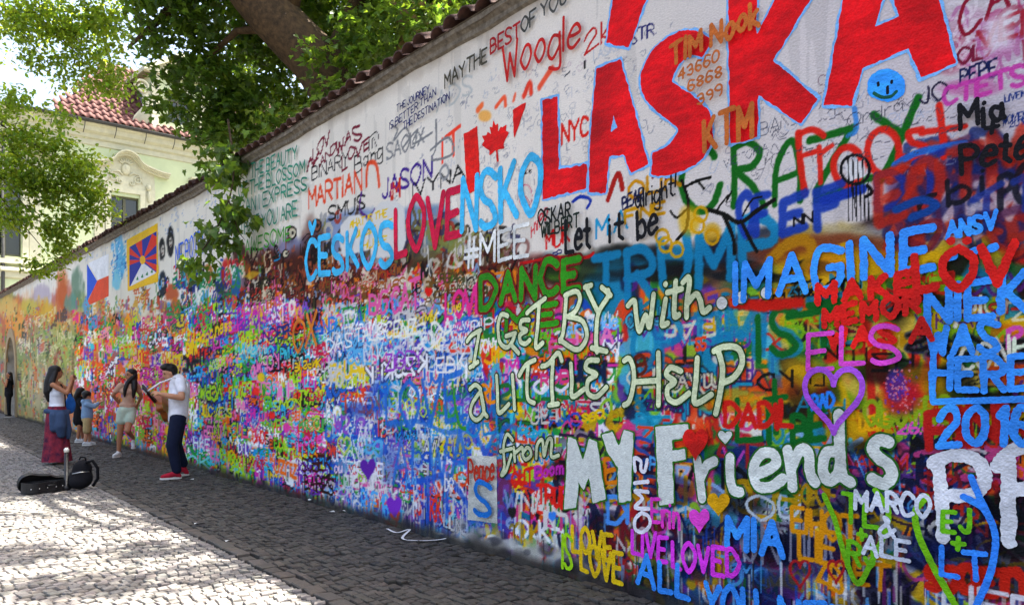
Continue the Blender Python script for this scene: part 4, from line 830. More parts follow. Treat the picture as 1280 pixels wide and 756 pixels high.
stroke_word('two tall white sprayed letters PP', [[[(1174, 574), (1178, 620), (1180, 670)], [(1168, 578), (1196, 568), (1224, 576), (1232, 598), (1218, 616), (1188, 620)]],
            [[(1262, 570), (1262, 620), (1262, 676)], [(1248, 582), (1266, 564), (1290, 558), (1306, 580), (1296, 606), (1270, 612)]]], 'e2e2e6', 17, None, rough=.46)
# sky-blue brush writing on the right
gword('IMAGINE', (920, 378, 1168, 334, 44, 52), LBL, 10, wall, m_paint, 'sky blue word IMAGINE', rough=.42)
for x, y in ((1191, 322), (1217, 316), (1242, 311)): gword('', (x, y, x + 6, y, 20, 20), LBL, 10, wall, m_paint, polys=[('d', [np.array([W(x - 2, y), W(x + 3, y - 2)])])], rough=.3, name='painted_dot', split=False)
gword('ANSV', (1186, 298, 1246, 285, 18, 20), LBL, 5.6, wall, m_paint, 'small sky blue letters ANSV', rough=.46)
gword('NIEK', (1161, 405, 1284, 388, 40, 44), LBL, 9.6, wall, m_paint, 'sky blue name NIEK', rough=.42)
gword('WAS', (1163, 441, 1248, 440, 30, 36), LBL, 8.4, wall, m_paint, 'sky blue word WAS', rough=.42)
gword('HERE', (1168, 486, 1290, 484, 38, 40), LBL, 8.6, wall, m_paint, 'sky blue word HERE', rough=.42)
stroke_word('sky blue bracket line under the word HERE', [[[(1166, 466), (1168, 502)], [(1168, 502), (1300, 498)]]], LBL, 8, rough=.3, name='painted_line')
gword('2016', (1176, 554, 1292, 552, 42, 46), LBL, 9.6, wall, m_paint, 'sky blue year 2016', rough=.42)
RD = 'cf2a24'
gword('MAKE', (1024, 379, 1144, 364, 22, 26), RD, 9, wall, m_paint, 'red word MAKE', rough=.55)
gword('LÖV', (1146, 364, 1268, 352, 44, 46), RD, 11, wall, m_paint, 'red letters of LOVE over black', rough=.5, gap=.3)
gword('MEMOR', (1032, 408, 1150, 390, 20, 24), RD, 8, wall, m_paint, 'red word MEMOR', rough=.6)
gword('WAS A', (1038, 434, 1166, 424, 20, 26), RD, 7.4, wall, m_paint, 'red words WAS A', rough=.6)
PK = 'd45ac0'
gword('ELS', (1012, 460, 1126, 452, 44, 46), PK, 6.4, wall, m_paint, 'orchid pink letters ELS', rough=.3, gap=.3)
def heart(x, y, sx, sy): return [(x + sx * math.sin(t) ** 3, y - sy * (.8125 * math.cos(t) - .3125 * math.cos(2 * t) - .125 * math.cos(3 * t) - .0625 * math.cos(4 * t))) for t in np.linspace(0, 6.2832, 26)]
stroke_word('violet pink outlined heart', [[heart(1044, 494, 36, 44)]], 'b566d8', 7.5, rough=.3, name='painted_heart')
stroke_word('lime green outlined heart around TL and RJ', [[[(1032, 618), (1046, 650), (1058, 694), (1074, 728), (1092, 700), (1108, 664), (1112, 636), (1096, 612)]]], '86c22c', 7, rough=.35, name='painted_heart')
stroke_word('lime half of a large outlined heart', [[[(1160, 620), (1146, 640), (1152, 672), (1170, 710), (1194, 752), (1206, 776)]]], '8cc82c', 8.5, rough=.3, name='painted_heart')
stroke_word('blue half of a large outlined heart', [[[(1206, 620), (1232, 636), (1246, 670), (1240, 714), (1222, 756), (1210, 780)], [(1216, 596), (1226, 620), (1240, 650)]]], '4a94ea', 8.5, rough=.3, name='painted_heart')
gword('TL', (1056, 650, 1098, 656, 34, 30), '7cbe2c', 6, wall, m_paint, 'lime letters TL in the green heart', rough=.46)
gword('+', (1070, 676, 1084, 678, 22, 22), '7cbe2c', 5.4, wall, m_paint, None, rough=.35, name='painted_plus')
gword('RJ', (1062, 702, 1094, 706, 28, 28), '7cbe2c', 6, wall, m_paint, 'lime letters RJ in the green heart', rough=.46)
gword('EJ', (1180, 664, 1214, 664, 26, 28), '7cbe2c', 6, wall, m_paint, 'lime letters EJ in the large heart', rough=.46)
gword('+', (1186, 692, 1206, 692, 26, 26), '7cbe2c', 6, wall, m_paint, None, rough=.35, name='painted_plus')
gword('LT', (1180, 716, 1234, 726, 32, 34), '4a94ea', 7, wall, m_paint, 'blue letters LT in the large heart', rough=.46)
gword('MARCO', (1072, 636, 1164, 644, 22, 26), 'dfe2ea', 5.4, wall, m_paint, 'white name MARCO', rough=.42)
gword('&', (1100, 670, 1122, 670, 26, 26), 'dfe2ea', 5, wall, m_paint, None, rough=.3, name='painted_mark')
gword('ALE', (1082, 690, 1138, 700, 20, 22), 'dfe2ea', 5.4, wall, m_paint, 'white letters ALE', rough=.42)
gword('MIA', (912, 684, 980, 692, 36, 40), LBL, 9, wall, m_paint, 'bright blue name MIA', rough=.35, jit=.04)
gword('LIVE', (793, 691, 836, 700, 27, 30), 'd64ad0', 5.6, wall, m_paint, 'magenta word LIVE', rough=.42)
gword('LOVED', (843, 707, 926, 722, 30, 34), 'd64ad0', 6, wall, m_paint, 'magenta word LOVED', rough=.42)
gword('ALL', (801, 727, 864, 749, 34, 40), LBL, 7.6, wall, m_paint, 'bright blue word ALL', rough=.46)
gword('YOU', (884, 772, 948, 790, 46, 50), LBL, 8, wall, m_paint, 'bright blue word YOU', rough=.46)
gword('NEED', (978, 800, 1110, 828, 54, 60), LBL, 9, wall, m_paint, 'bright blue word NEED cut by the picture edge', rough=.46)
gword('LOVE', (718, 686, 768, 700, 30, 32), 'ecca2a', 6, wall, m_paint, 'upper yellow word LOVE above the pavement', rough=.46)
gword('IS', (706, 706, 717, 708, 38, 38), 'a8d02c', 5, wall, m_paint, 'lime word IS beside the yellow words', rough=.46)
gword('LOVE', (729, 712, 780, 728, 34, 36), 'ecca2a', 6, wall, m_paint, 'lower yellow word LOVE above the pavement', rough=.46)
gword('Erin', (817, 652, 852, 660, 30, 30), 'd64ab8', 4.6, wall, m_paint, 'pink name Erin', rough=.42)
poly_mark('painted_heart', [(heart(877, 648, 13, 17)[:-1], [], 'e05ac8')], 'solid pink heart beside the name Erin', rough=1.2)
poly_mark('painted_heart', [(heart(901, 628, 14, 17)[:-1], [], 'e0b01c')], 'solid yellow heart below the song line', rough=1.2)
poly_mark('painted_heart', [(heart(872, 552, 16, 22)[:-1], [], 'cf2a22')], 'solid red heart behind the letter r', rough=1.2)
stroke_word('white letters stacked sideways beside the word MY', [[[(797, 588), (796, 572), (804, 576), (804, 586), (809, 588), (812, 574)]], [[(796, 603), (813, 601)]],
            [[(813, 614), (797, 613), (806, 622), (797, 633), (814, 635)]], [[(805, 640), (797, 648), (797, 660), (806, 664), (815, 656), (814, 645), (805, 640)]]], 'e6e4ea', 5, rough=.42)
# black and red brush words on the white
BK = '15141a'
gword('Mia', (1203, 163, 1258, 152, 30, 32), BK, 6, wall, m_paint, 'black name Mia', rough=.4, jit=.08)
gword('+', (1228, 178, 1250, 174, 28, 28), BK, 5.4, wall, m_paint, None, rough=.4, name='painted_plus')
gword('Pete', (1204, 214, 1290, 196, 30, 34), BK, 6.4, wall, m_paint, 'black name Pete', rough=.4, jit=.08)
gword('Let', (710, 316, 740, 309, 38, 36), BK, 5.6, wall, m_paint, 'black word Let', rough=.35, jit=.03)
gword('it', (765, 304, 782, 300, 32, 32), BK, 5, wall, m_paint, 'black word it', rough=.46)
gword('be', (800, 297, 824, 290, 34, 34), BK, 5.4, wall, m_paint, 'black word be', rough=.46)
gword('alright!', (798, 262, 848, 244, 22, 24), BK, 2.8, wall, m_paint, 'thin black word alright', rough=.42)
gword('OSKAR', (676, 282, 716, 272, 17, 19), '1a1f1c', 2.8, wall, m_paint, 'dark name OSKAR', rough=.42)
gword('WILBERT', (680, 296, 727, 284, 15, 18), '1a2a1c', 2.6, wall, m_paint, 'dark name WILBERT', rough=.42)
gword('MAYTHE', (559, 111, 612, 77, 17, 18), '55503f', 2.8, wall, m_paint, 'olive grey words MAY THE', rough=.42)
gword('BEST', (616, 69, 653, 46, 18, 18), 'a8262a', 3.2, wall, m_paint, 'dark red word BEST', rough=.42)
gword('OF', (655, 42, 673, 31, 17, 18), '4a4a46', 3, wall, m_paint, 'grey word OF', rough=.42)
gword('YOU', (679, 25, 712, 4, 18, 19), '5a5a56', 3, wall, m_paint, 'grey word YOU', rough=.42)
gword('WoogIe', (632, 103, 728, 56, 44, 42), 'c02a24', 4.4, wall, m_paint, 'thin red name written above the flag', rough=.2, jit=.05)
NV = '20235c'
gword('THE JOURNEY', (499, 141, 540, 116, 8.5, 9), NV, 1.45, wall, m_paint, 'small navy words THE JOURNEY', rough=.2)
gword('IS BETTER THAN', (490, 163, 548, 120, 9, 9), NV, 1.45, wall, m_paint, 'small navy words IS BETTER THAN', rough=.2)
gword('THE DESTINATION', (507, 163, 565, 125, 9, 9), NV, 1.45, wall, m_paint, 'small navy words THE DESTINATION', rough=.2)
TG = '3f8a72'
for t, q in (('THE BEAUTY', (316, 223, 374, 199, 16, 16)), ('OF THE BLOSSOM', (301, 248, 384, 216, 16, 15)), ('CAN I EXPRESS', (303, 269, 386, 237, 17, 15)), ('THAT YOU ARE', (302, 295, 374, 269, 17, 17)), ('AWESOME', (309, 319, 366, 299, 18, 17))):
    gword(t, q, TG if t != 'AWESOME' else '4f9a3a', 2.5, wall, m_paint, 'sea green line %s of the verse below the coping' % t, rough=.42)
OR = 'b8703a'
gword('TIM Nook', (842, 82, 952, 32, 24, 28), OR, 6, wall, m_paint, 'tan words TIM Nook across the big letters', rough=.4, split=False)
gword('43660', (852, 102, 902, 78, 13, 14), OR, 2.8, wall, m_paint, 'upper tan row of figures', rough=.46)
gword('6868', (864, 116, 906, 98, 12, 14), OR, 2.8, wall, m_paint, 'middle tan row of figures', rough=.46)
gword('399', (876, 132, 906, 120, 12, 14), OR, 2.8, wall, m_paint, 'lower tan row of figures', rough=.46)
gword('KTM', (884, 188, 944, 173, 38, 44), OR, 7, wall, m_paint, 'tan letters KTM', rough=.4)
gword('Peace', (589, 602, 621, 598, 28, 28), 'b8402a', 4, wall, m_paint, 'red word Peace on the white panel', rough=.35, split=False)
gword('S', (597, 642, 617, 642, 40, 40), '2a80cc', 7, wall, m_paint, None, rough=.46)
gword('OX', (370, 440, 398, 430, 34, 38), 'd88a3a', 5.4, wall, m_paint, 'orange letters OX', rough=.42)
gword('NE POTN', (222, 334, 256, 316, 26, 28), '3c6fd0', 3, wall, m_paint, 'blue words on white half hidden by the hanging leaves', rough=.3, split=False)
# ------------------------------------------------------------------ body of the wall, coping and tiles, doorway
m_core = mat('old plaster', lin('b9b2a4'), .85, .25, 6, .4, 60)
m_corn = mat('grimy plaster', lin('8f8678'), .9, color2=lin('4c443b'), nscale=14, bump=.6, bscale=45)
m_tile = mat('clay tile', lin('573a32'), .8, color2=lin('2a1e1a'), nscale=9, bump=.4, bscale=60)
U0, U1 = -46.0, 9.0; st = 1.0
us = list(np.linspace(U0, U1, 56))
def strip(poly_fn, a, b, n=56):
    v = []; f = []; uu = np.linspace(a, b, n)
    for u in uu: v += [(u, y, z) for y, z in poly_fn(u)]
    k = len(poly_fn(0))
    for i in range(n - 1):
        for j in range(k): f.append((i * k + j, i * k + (j + 1) % k, (i + 1) * k + (j + 1) % k, (i + 1) * k + j))
    f += [tuple(range(k))[::-1], tuple(range((n - 1) * k, n * k))]; return v, f
mb = MB()
mb.add(*strip(lambda u: [(.003, -.3), (.003, vtop(u) + .1), (.5, vtop(u) + .1), (.5, -.3)], DU1, U1, 46))
mb.add(*strip(lambda u: [(.003, -.3), (.003, vtop(u) + .1), (.5, vtop(u) + .1), (.5, -.3)], U0, DU0, 12))
dn = 14; dc = (DU0 + DU1) / 2; dr = (DU1 - DU0) / 2
arch = [(dc + dr * math.cos(math.pi * k / dn), DTOP - dr + dr * math.sin(math.pi * k / dn)) for k in range(dn + 1)]
for (a, b), (c, d) in zip(arch[:-1], arch[1:]): mb.prism([(a, b), (c, d), (c, vtop(dc) + .1), (a, vtop(dc) + .1)], .003, .5, 'y')
mb.build('wall_core', m_core, wall)
rg = np.random.default_rng(3)
def corn(u):
    z = vtop(u); j = .008 * math.sin(u * 3.1) + .006 * math.sin(u * 7.7 + 1)
    return [(-.002, z + j), (-.03, z + .015 + j), (-.036, z + .05), (-.06, z + .07), (-.085, z + .08 + j), (-.09, z + .115), (.1, z + .13), (.1, z)]
link('cornice', mesh('cornice', *strip(corn, U0, U1, 220)), wall, m_corn)
mbr = MB(); mbr.add(*strip(lambda u: [(-.10, vtop(u) + .125), (.25, vtop(u) + .25), (.62, vtop(u) + .12), (.5, vtop(u) + .1)], U0, U1, 60))
mbr.build('coping_bed', m_corn, wall)
def barrel(seed):
    r_ = random.Random(seed); v = []; f = []; L = .46; n = 7
    for (s, rr) in ((0, .112), (.5, .106), (1, .098)):
        for th_ in (0.012,):
            for k in range(n):
                a = math.pi * k / (n - 1); v.append((-rr * math.cos(a) * (1 + r_.uniform(-.03, .03)), s * L, (rr + th_) * math.sin(a) * .62))
            for k in range(n):
                a = math.pi * k / (n - 1); v.append((-(rr - .014) * math.cos(a), s * L, (rr - .010) * math.sin(a) * .62))
    for i in range(2):
        for k in range(n - 1):
            a = i * 2 * n + k; b = a + 2 * n; f.append((a, a + 1, b + 1, b)); a += n; b += n; f.append((a, b, b + 1, a + 1))
        for k in (0, n - 1): a = i * 2 * n + k; f.append((a, a + 2 * n, a + 3 * n, a + n))
    for k in range(n - 1): f.append((k, k + n, k + n + 1, k + 1)); f.append((4 * n + k, 4 * n + k + 1, 5 * n + k + 1, 5 * n + k))
    me = mesh('roof_tile', v, f, True); me.materials.append(m_tile); return me
TM = [barrel(s) for s in range(6)]
u = U0 + .2; k = 0
while u < 6.5:
    o = bpy.data.objects.new('roof_tile', TM[k % 6]); COL.objects.link(o); o.parent = wall
    o.location = (u + rg.normal(0, .008), -.15 + rg.normal(0, .016), vtop(u) + .112 + rg.normal(0, .006))
    o.rotation_euler = (R(19) + rg.normal(0, .03), rg.normal(0, .04), rg.normal(0, .05)); u += .235; k += 1
# doorway at the far end
m_door = mat('dark oak', lin('3a2a20'), .7, .3, 20, .3, 60); m_trim = mat('door surround', lin('a08a68'), .85, .25, 8, .3, 50)
mb = MB()
for (a, b), (c, d) in zip(arch[:-1], arch[1:]):
    o1 = (dc + (a - dc) * 1.25, DTOP - dr + (b - DTOP + dr) * 1.25); o2 = (dc + (c - dc) * 1.25, DTOP - dr + (d - DTOP + dr) * 1.25)
    mb.prism([(a, b), (c, d), o2, o1], -.05, .02, 'y')
mb.box(DU0 - dr * .25, DU0, -.05, .02, 0, DTOP - dr); mb.box(DU1, DU1 + dr * .25, -.05, .02, 0, DTOP - dr)
mb.build('door_surround', m_trim, wall)
dp = MB(); nb = 6
door = empty('door', (0, 0, 0), 0, wall)
for k in range(nb):
    a = DU0 + (DU1 - DU0) * k / nb; b = DU0 + (DU1 - DU0) * (k + 1) / nb - .012
    MB().box(a, b, .30, .35, 0, 2.45).build('plank', m_door, door)
MB().box(DU0 - .02, DU1 + .02, .27, .36, 2.45, 2.6).build('transom', m_trim, door)
MB().box(DU0 - .02, DU1 + .02, .34, .352, 2.6, DTOP).build('fanlight_pane', mat('dark glass', (.02, .02, .022), .1, spec=.5), door)
for k in range(1, 4): a = DU0 + (DU1 - DU0) * k / 4; MB().box(a - .02, a + .02, .29, .335, 2.602, DTOP - .02).build('fanlight_bar', m_trim, door)
# ------------------------------------------------------------------ ground: bedding sheet, then stones
def stone_mat(name, attr): return mat(name, rough=.68, attr=attr, noise=.35, nscale=35, bump=.5, bscale=70, spec=.4)
m_bed = mat('sandy joint earth', lin('28241f'), .95, color2=lin('191613'), nscale=22, bump=.6, bscale=120)
m_stone = stone_mat('worn setts', 'paint')
# far paving: the pieces are too small to tell apart, the material carries them
m_far = bpy.data.materials.new('far setts'); m_far.use_nodes = True; n = m_far.node_tree; b = n.nodes['Principled BSDF']; b.inputs['Roughness'].default_value = .75
tc = n.nodes.new('ShaderNodeTexCoord'); vo = n.nodes.new('ShaderNodeTexVoronoi'); vo.inputs['Scale'].default_value = 9.5; vo.inputs['Randomness'].default_value = .55; vo.feature = 'DISTANCE_TO_EDGE'
vc = n.nodes.new('ShaderNodeTexVoronoi'); vc.inputs['Scale'].default_value = 9.5; vc.inputs['Randomness'].default_value = .55
n.links.new(tc.outputs['Object'], vo.inputs['Vector']); n.links.new(tc.outputs['Object'], vc.inputs['Vector'])
mr = n.nodes.new('ShaderNodeMapRange'); mr.inputs['From Max'].default_value = .12; n.links.new(vo.outputs['Distance'], mr.inputs['Value'])
hs = n.nodes.new('ShaderNodeMix'); hs.data_type = 'RGBA'; hs.inputs[6].default_value = (*lin('4a4744'), 1); hs.inputs[7].default_value = (*lin('6c6863'), 1)
sx = n.nodes.new('ShaderNodeSeparateColor'); n.links.new(vc.outputs['Color'], sx.inputs[0]); n.links.new(sx.outputs[0], hs.inputs[0])
mj = n.nodes.new('ShaderNodeMix'); mj.data_type = 'RGBA'; mj.inputs[6].default_value = (*lin('211f1c'), 1); n.links.new(mr.outputs[0], mj.inputs[0]); n.links.new(hs.outputs[2], mj.inputs[7])
n.links.new(mj.outputs[2], b.inputs['Base Color'])
bp = n.nodes.new('ShaderNodeBump'); bp.inputs['Strength'].default_value = .6; bp.inputs['Distance'].default_value = .02; n.links.new(mr.outputs[0], bp.inputs['Height']); n.links.new(bp.outputs[0], b.inputs['Normal'])
gr = link('ground', mesh('ground', [(-600, -600, -.04), (600, -600, -.04), (600, 900, -.04), (-600, 900, -.04)], [(0, 1, 2, 3)]), None, m_far); tag(gr, kind='structure')
def wl(u, w, z=0): p = P0 + WR * u - WB * w; return (p[0], p[1], z)
bedv = [wl(-29.95, -.05, -.03), wl(5, -.05, -.03), wl(5, 9, -.03), wl(-29.95, 9, -.03)]
bed = link('paving_bed', mesh('paving_bed', bedv, [(0, 1, 2, 3)]), None, m_bed); tag(bed, kind='structure')
def inview(u, w, mg=60):
    p = P0 + WR * u - WB * w
    if p[1] < 1.5: return False, 0, 0
    x = CX + F * p[0] / p[1]; y = HY + F * H / p[1]
    return (-mg * 3 < x < 1340 and y < 756 + mg * 2.2), x, y
stones = []       # u, w, half length (along wall), half width, angle, colour, height
def tone(base, var, warm=.0):
    k = rg.normal(1, var); c = np.array(base) * k; c[0] *= 1 + rg.normal(warm, .03); c[2] *= 1 - rg.normal(warm, .03); return np.clip(c, .02, .9)
# footway along the wall: rows across it, rather long dark stones
DK = lin('403b34'); LT = lin('75706a'); KB = lin('4c463e')
w = .045
while w < 1.62:
    hw_ = rg.uniform(.031, .042); u = -30.0
    while u < 4.5:
        L = rg.uniform(.036, .066)
        ok, x, y = inview(u, w)
        if ok: stones.append((u + L, w + hw_ + rg.normal(0, .004), L - .0045, hw_ - .0045, rg.normal(0, .06), tone(DK, .26), rg.normal(0, .005)))
        u += 2 * L
    w += 2 * hw_
w_k = w
u = -30.0
while u < 4.5:                                         # a course of larger border stones
    L = rg.uniform(.075, .125); ok, x, y = inview(u, w_k + .09)
    if ok: stones.append((u + L, w_k + .07 + rg.normal(0, .006), L - .008, .058 * rg.uniform(.9, 1.1), rg.normal(0, .05), tone(KB, .2), .003 + rg.normal(0, .005)))
    u += 2 * L
w0 = w_k + .145
s_ = .040                                               # carriageway: small setts in bowed rows
row = 0; u = -30.0
while u < 5.0:
    w = w0
    while w < 8.6:
        uu = u + .10 * math.sin((w - w0) * 2.4) + rg.normal(0, .004)
        ww = s_ * rg.uniform(.86, 1.12)
        ok, x, y = inview(uu, w)
        if ok and uu > -29.8: stones.append((uu, w + ww, s_ * rg.uniform(.84, .93), ww - .0045, rg.normal(0, .07) + .24 * math.cos((w - w0) * 2.4), tone(LT, .14), rg.normal(0, .004)))
        w += 2 * ww
    u += 2 * s_ * .95; row += 1
def stone_geo(L, Wd, seed):
    q = np.random.default_rng(seed); o = np.array([(-1, -1), (1, -1), (1, 1), (-1, 1)], float)
    ob = o * [L, Wd] * (1 + q.normal(0, .05, (4, 2))); ot = ob * (.88 + q.normal(0, .03, (4, 1)))
    z = q.normal(0, .0015, 4)
    v = [(*p, -.05) for p in ob] + [(*(p * .985), -.008) for p in ob] + [(ot[i][0], ot[i][1], z[i]) for i in range(4)] + [(q.normal(0, L * .1), q.normal(0, Wd * .1), .005)]
    f = [(0, 1, 5, 4), (1, 2, 6, 5), (2, 3, 7, 6), (3, 0, 4, 7), (4, 5, 9, 8), (5, 6, 10, 9), (6, 7, 11, 10), (7, 4, 8, 11), (8, 9, 12), (9, 10, 12), (10, 11, 12), (11, 8, 12)]
    return np.array(v), f
def show(s):
    p = P0 + WR * s[0] - WB * s[1]; x = CX + F * p[0] / p[1]; y = HY + F * H / p[1]
    return (2000 if (0 < x < 1280 and y < 757) else 0) + (s[2] + s[3]) * 1000 / p[1] ** 1.5
order = sorted(range(len(stones)), key=lambda i: -show(stones[i])); single = set(order[:300])
VAR = {}
def sing(i):
    u, w, L, Wd, a, c, h = stones[i]; kind = 2 if w_k < w < w0 else (0 if w < w_k else 1); key = (kind, i % 12)
    if key not in VAR:
        cl = {0: DK, 1: LT, 2: KB}[kind]; hl, hw2 = {0: (.047, .032), 1: (.035, .035), 2: (.092, .058)}[kind]
        v, f = stone_geo(hl, hw2, key[1] + 50 * kind); me = fastmesh('cobblestone', v, [np.array(f[:8]), np.array(f[8:])], np.tile(tone(cl, .14), (len(v), 1)), False); me.materials.append(m_stone); VAR[key] = (me, hl, hw2)
    me, hl, hw2 = VAR[key]; o = bpy.data.objects.new('cobblestone', me); COL.objects.link(o); o.parent = bed
    o.location = (*wl(u, w)[:2], h); o.rotation_euler = (rg.normal(0, .03), rg.normal(0, .03), WALL_RZ - a); o.scale = (L / hl, Wd / hw2, 1)
sv = []; f4 = []; f3 = []; scol = []; off = 0
TPL = [stone_geo(1, 1, s) for s in range(24)]
for i, s in enumerate(stones):
    if i in single: sing(i); continue
    u, w, L, Wd, a, c, h = s; v, f = TPL[i % 24]
    z = v[:, 2] + h + v[:, 0] * rg.normal(0, .0025) + v[:, 1] * rg.normal(0, .0025)
    X = v[:, 0] * L; Y = v[:, 1] * Wd; ca, sa = math.cos(-a), math.sin(-a)
    X, Y = X * ca - Y * sa, X * sa + Y * ca
    p = np.array(wl(u, w)[:2]); q = p + np.outer(X, WR) + np.outer(Y, WB)
    sv.append(np.column_stack([q, z])); f4.append(np.array(f[:8]) + off); f3.append(np.array(f[8:]) + off); scol.append(np.tile(c, (13, 1))); off += 13
me = fastmesh('cobblestones', np.concatenate(sv), [np.concatenate(f4), np.concatenate(f3)], np.concatenate(scol), False)
o = link('cobblestones', me, bed, m_stone); tag(o, 'remaining worn stone setts of the paving', kind='stuff')
print('stones', len(stones))
# far paving starts where the single stones end; chalk-white paint spilled near the wall, scraps of paper
m_chalk = mat('white paint', lin('d8d8d8'), .7, .3, 60)
def gline(pts, wd):
    q = catmull(np.array([G(*p) for p in pts]), 8); mbv = []; t = np.gradient(q, axis=0); t /= np.linalg.norm(t, axis=1)[:, None]; nn = np.stack([-t[:, 1], t[:, 0]], 1)
    r = wd * (1 + .5 * (np.array([fbm(i * .6, 0, 4, 2) for i in range(len(q))]) - .5))[:, None]
    a = q + nn * r; b_ = q - nn * r; N = len(q)
    zz = .0145
    return mesh('paint_line', [(x, y, zz) for x, y in a] + [(x, y, zz) for x, y in b_], [(i, i + 1, N + i + 1, N + i) for i in range(N - 1)])
o = link('paint_line', gline([(484, 662), (496, 667), (512, 663), (503, 674), (520, 677), (548, 676), (572, 671)], .012), None, m_chalk); tag(o, 'thin white curl of spilled paint on the dark footway by the wall', 'paint')
m_pap = mat('paper', lin('cfcfca'), .8)
for k, (x, y) in enumerate([(415, 641), (430, 640), (246, 656), (285, 678), (388, 626), (240, 600)]):
    gx, gy = G(x, y); s = random.uniform(.02, .04); v = [(-s, -s * .6, 0), (s * .9, -s * .7, .006), (s, s * .6, 0), (0, s * .75, .012), (-s * .8, s * .5, .004)]
    o = link('paper_scrap', mesh('paper_scrap', [(*p[:2], p[2]) for p in v], [(0, 1, 3, 4), (1, 2, 3)]), None, m_pap, (gx, gy, .016)); o.rotation_euler[2] = random.uniform(0, 6)
    tag(o, 'tiny white paper scrap lying on the dark cobbles', 'litter', 'paper scraps on the footway')
# ------------------------------------------------------------------ the house behind the wall
FD = np.array([1060, 1000]) / math.hypot(1060, 1000); FB = np.array([-FD[1], FD[0]])
FP = np.array([-13.3, 29.0])
HS = 1.5
house = empty('town_house', (FP[0] * HS, FP[1] * HS, -H * (HS - 1)), math.atan2(FD[1], FD[0])); house.scale = (HS, HS, HS); tag(house, 'pale lime plastered baroque house with red tiled roof and dormer behind the wall', 'house')
def Fc(px, py, back=0.0):
    a = (px - CX) / F; o = FP + FB * back; nrm = FB; t = (o @ nrm) / (a * nrm[0] + nrm[1]); p = np.array([a * t, t]) - o
    return float(p @ FD), H + t * (HY - py) / F
m_fac = mat('lime plaster', lin('c2cca0'), .85, .10, 2.0, .15, 60); m_mld = mat('cream moulding', lin('c4c2a4'), .8, .16, 5, .15, 60)
m_rtile = mat('red roof tile', lin('6a443e'), .75, .5, 7, .2, 50); m_gut = mat('dark zinc', lin('4a4a46'), .5, .2, 10, metallic=.3)
m_win = mat('window paint', lin('5a5a44'), .6, .15, 20); m_gls = mat('window glass', (.02, .025, .02), .05, spec=.7); m_zinc = mat('zinc sheet', lin('7f8c96'), .45, .15, 5, metallic=.4)
EAVE = 10.3
a0, z1 = Fc(139, 243); a1, _ = Fc(174, 243)
wc = (a0 + a1) / 2; ww = (a1 - a0) / 2; wt = z1; wb = z1 - 2.5; SP = 3.7
cent = [wc - SP, wc, wc + SP, wc + 2 * SP]
print('window', wc, ww, wt)
XL, XR = Fc(-1, 300)[0], 12.0
mb = MB(); xs = [XL]
for c in cent: xs += [c - ww, c + ww]
xs.append(XR)
for i in range(0, len(xs) - 1, 2): mb.box(xs[i], xs[i + 1], 0, .4, 0, EAVE)
for c in cent: mb.box(c - ww, c + ww, .001, .4, 0, wb); mb.box(c - ww, c + ww, .001, .4, wt, EAVE)
mb.box(XL, XR, 6, 6.4, 0, EAVE); mb.box(XL, XL + .4, .4, 6, 0, EAVE); mb.box(XR - .4, XR, .4, 6, 0, EAVE)
mb.build('wall', m_fac, house)
# cornice, gutter and hooks, string course
mb = MB(); mb.prism([(.0, EAVE - .75), (-.05, EAVE - .72), (-.05, EAVE - .55), (-.14, EAVE - .5), (-.16, EAVE - .38), (-.3, EAVE - .3), (-.34, EAVE - .16), (-.46, EAVE - .1), (-.48, EAVE + .02), (0, EAVE + .04)], XL, XR)
mb.build('cornice', m_mld, house)
mb = MB(); mb.prism([(-.5 + .085 * math.cos(t) - .02, EAVE + .0 + .085 * math.sin(t)) for t in np.linspace(math.pi, 2 * math.pi, 8)] + [(-.44, EAVE + .01), (-.6, EAVE + .01)], XL, XR)
gut = mb.build('gutter', m_gut, house, True)
for x in np.arange(XL + .4, XR, 1.0): MB().tube([(x, -.52, EAVE - .08), (x, -.5, EAVE - .2), (x, -.44, EAVE - .28), (x, -.3, EAVE - .42)], .014, 5).build('gutter_hook', m_gut, gut)
_, zs = Fc(15, 340); mb = MB(); mb.prism([(0, zs - .22), (-.08, zs - .18), (-.1, zs - .02), (-.2, zs + .03), (-.2, zs + .12), (0, zs + .2)], XL, XR); mb.build('string_course', m_mld, house)
MB().tube([(Fc(3, 300)[0], -.09, z) for z in (0.2, 5, EAVE - .1)], .055, 8).build('downpipe', m_gut, house, True)
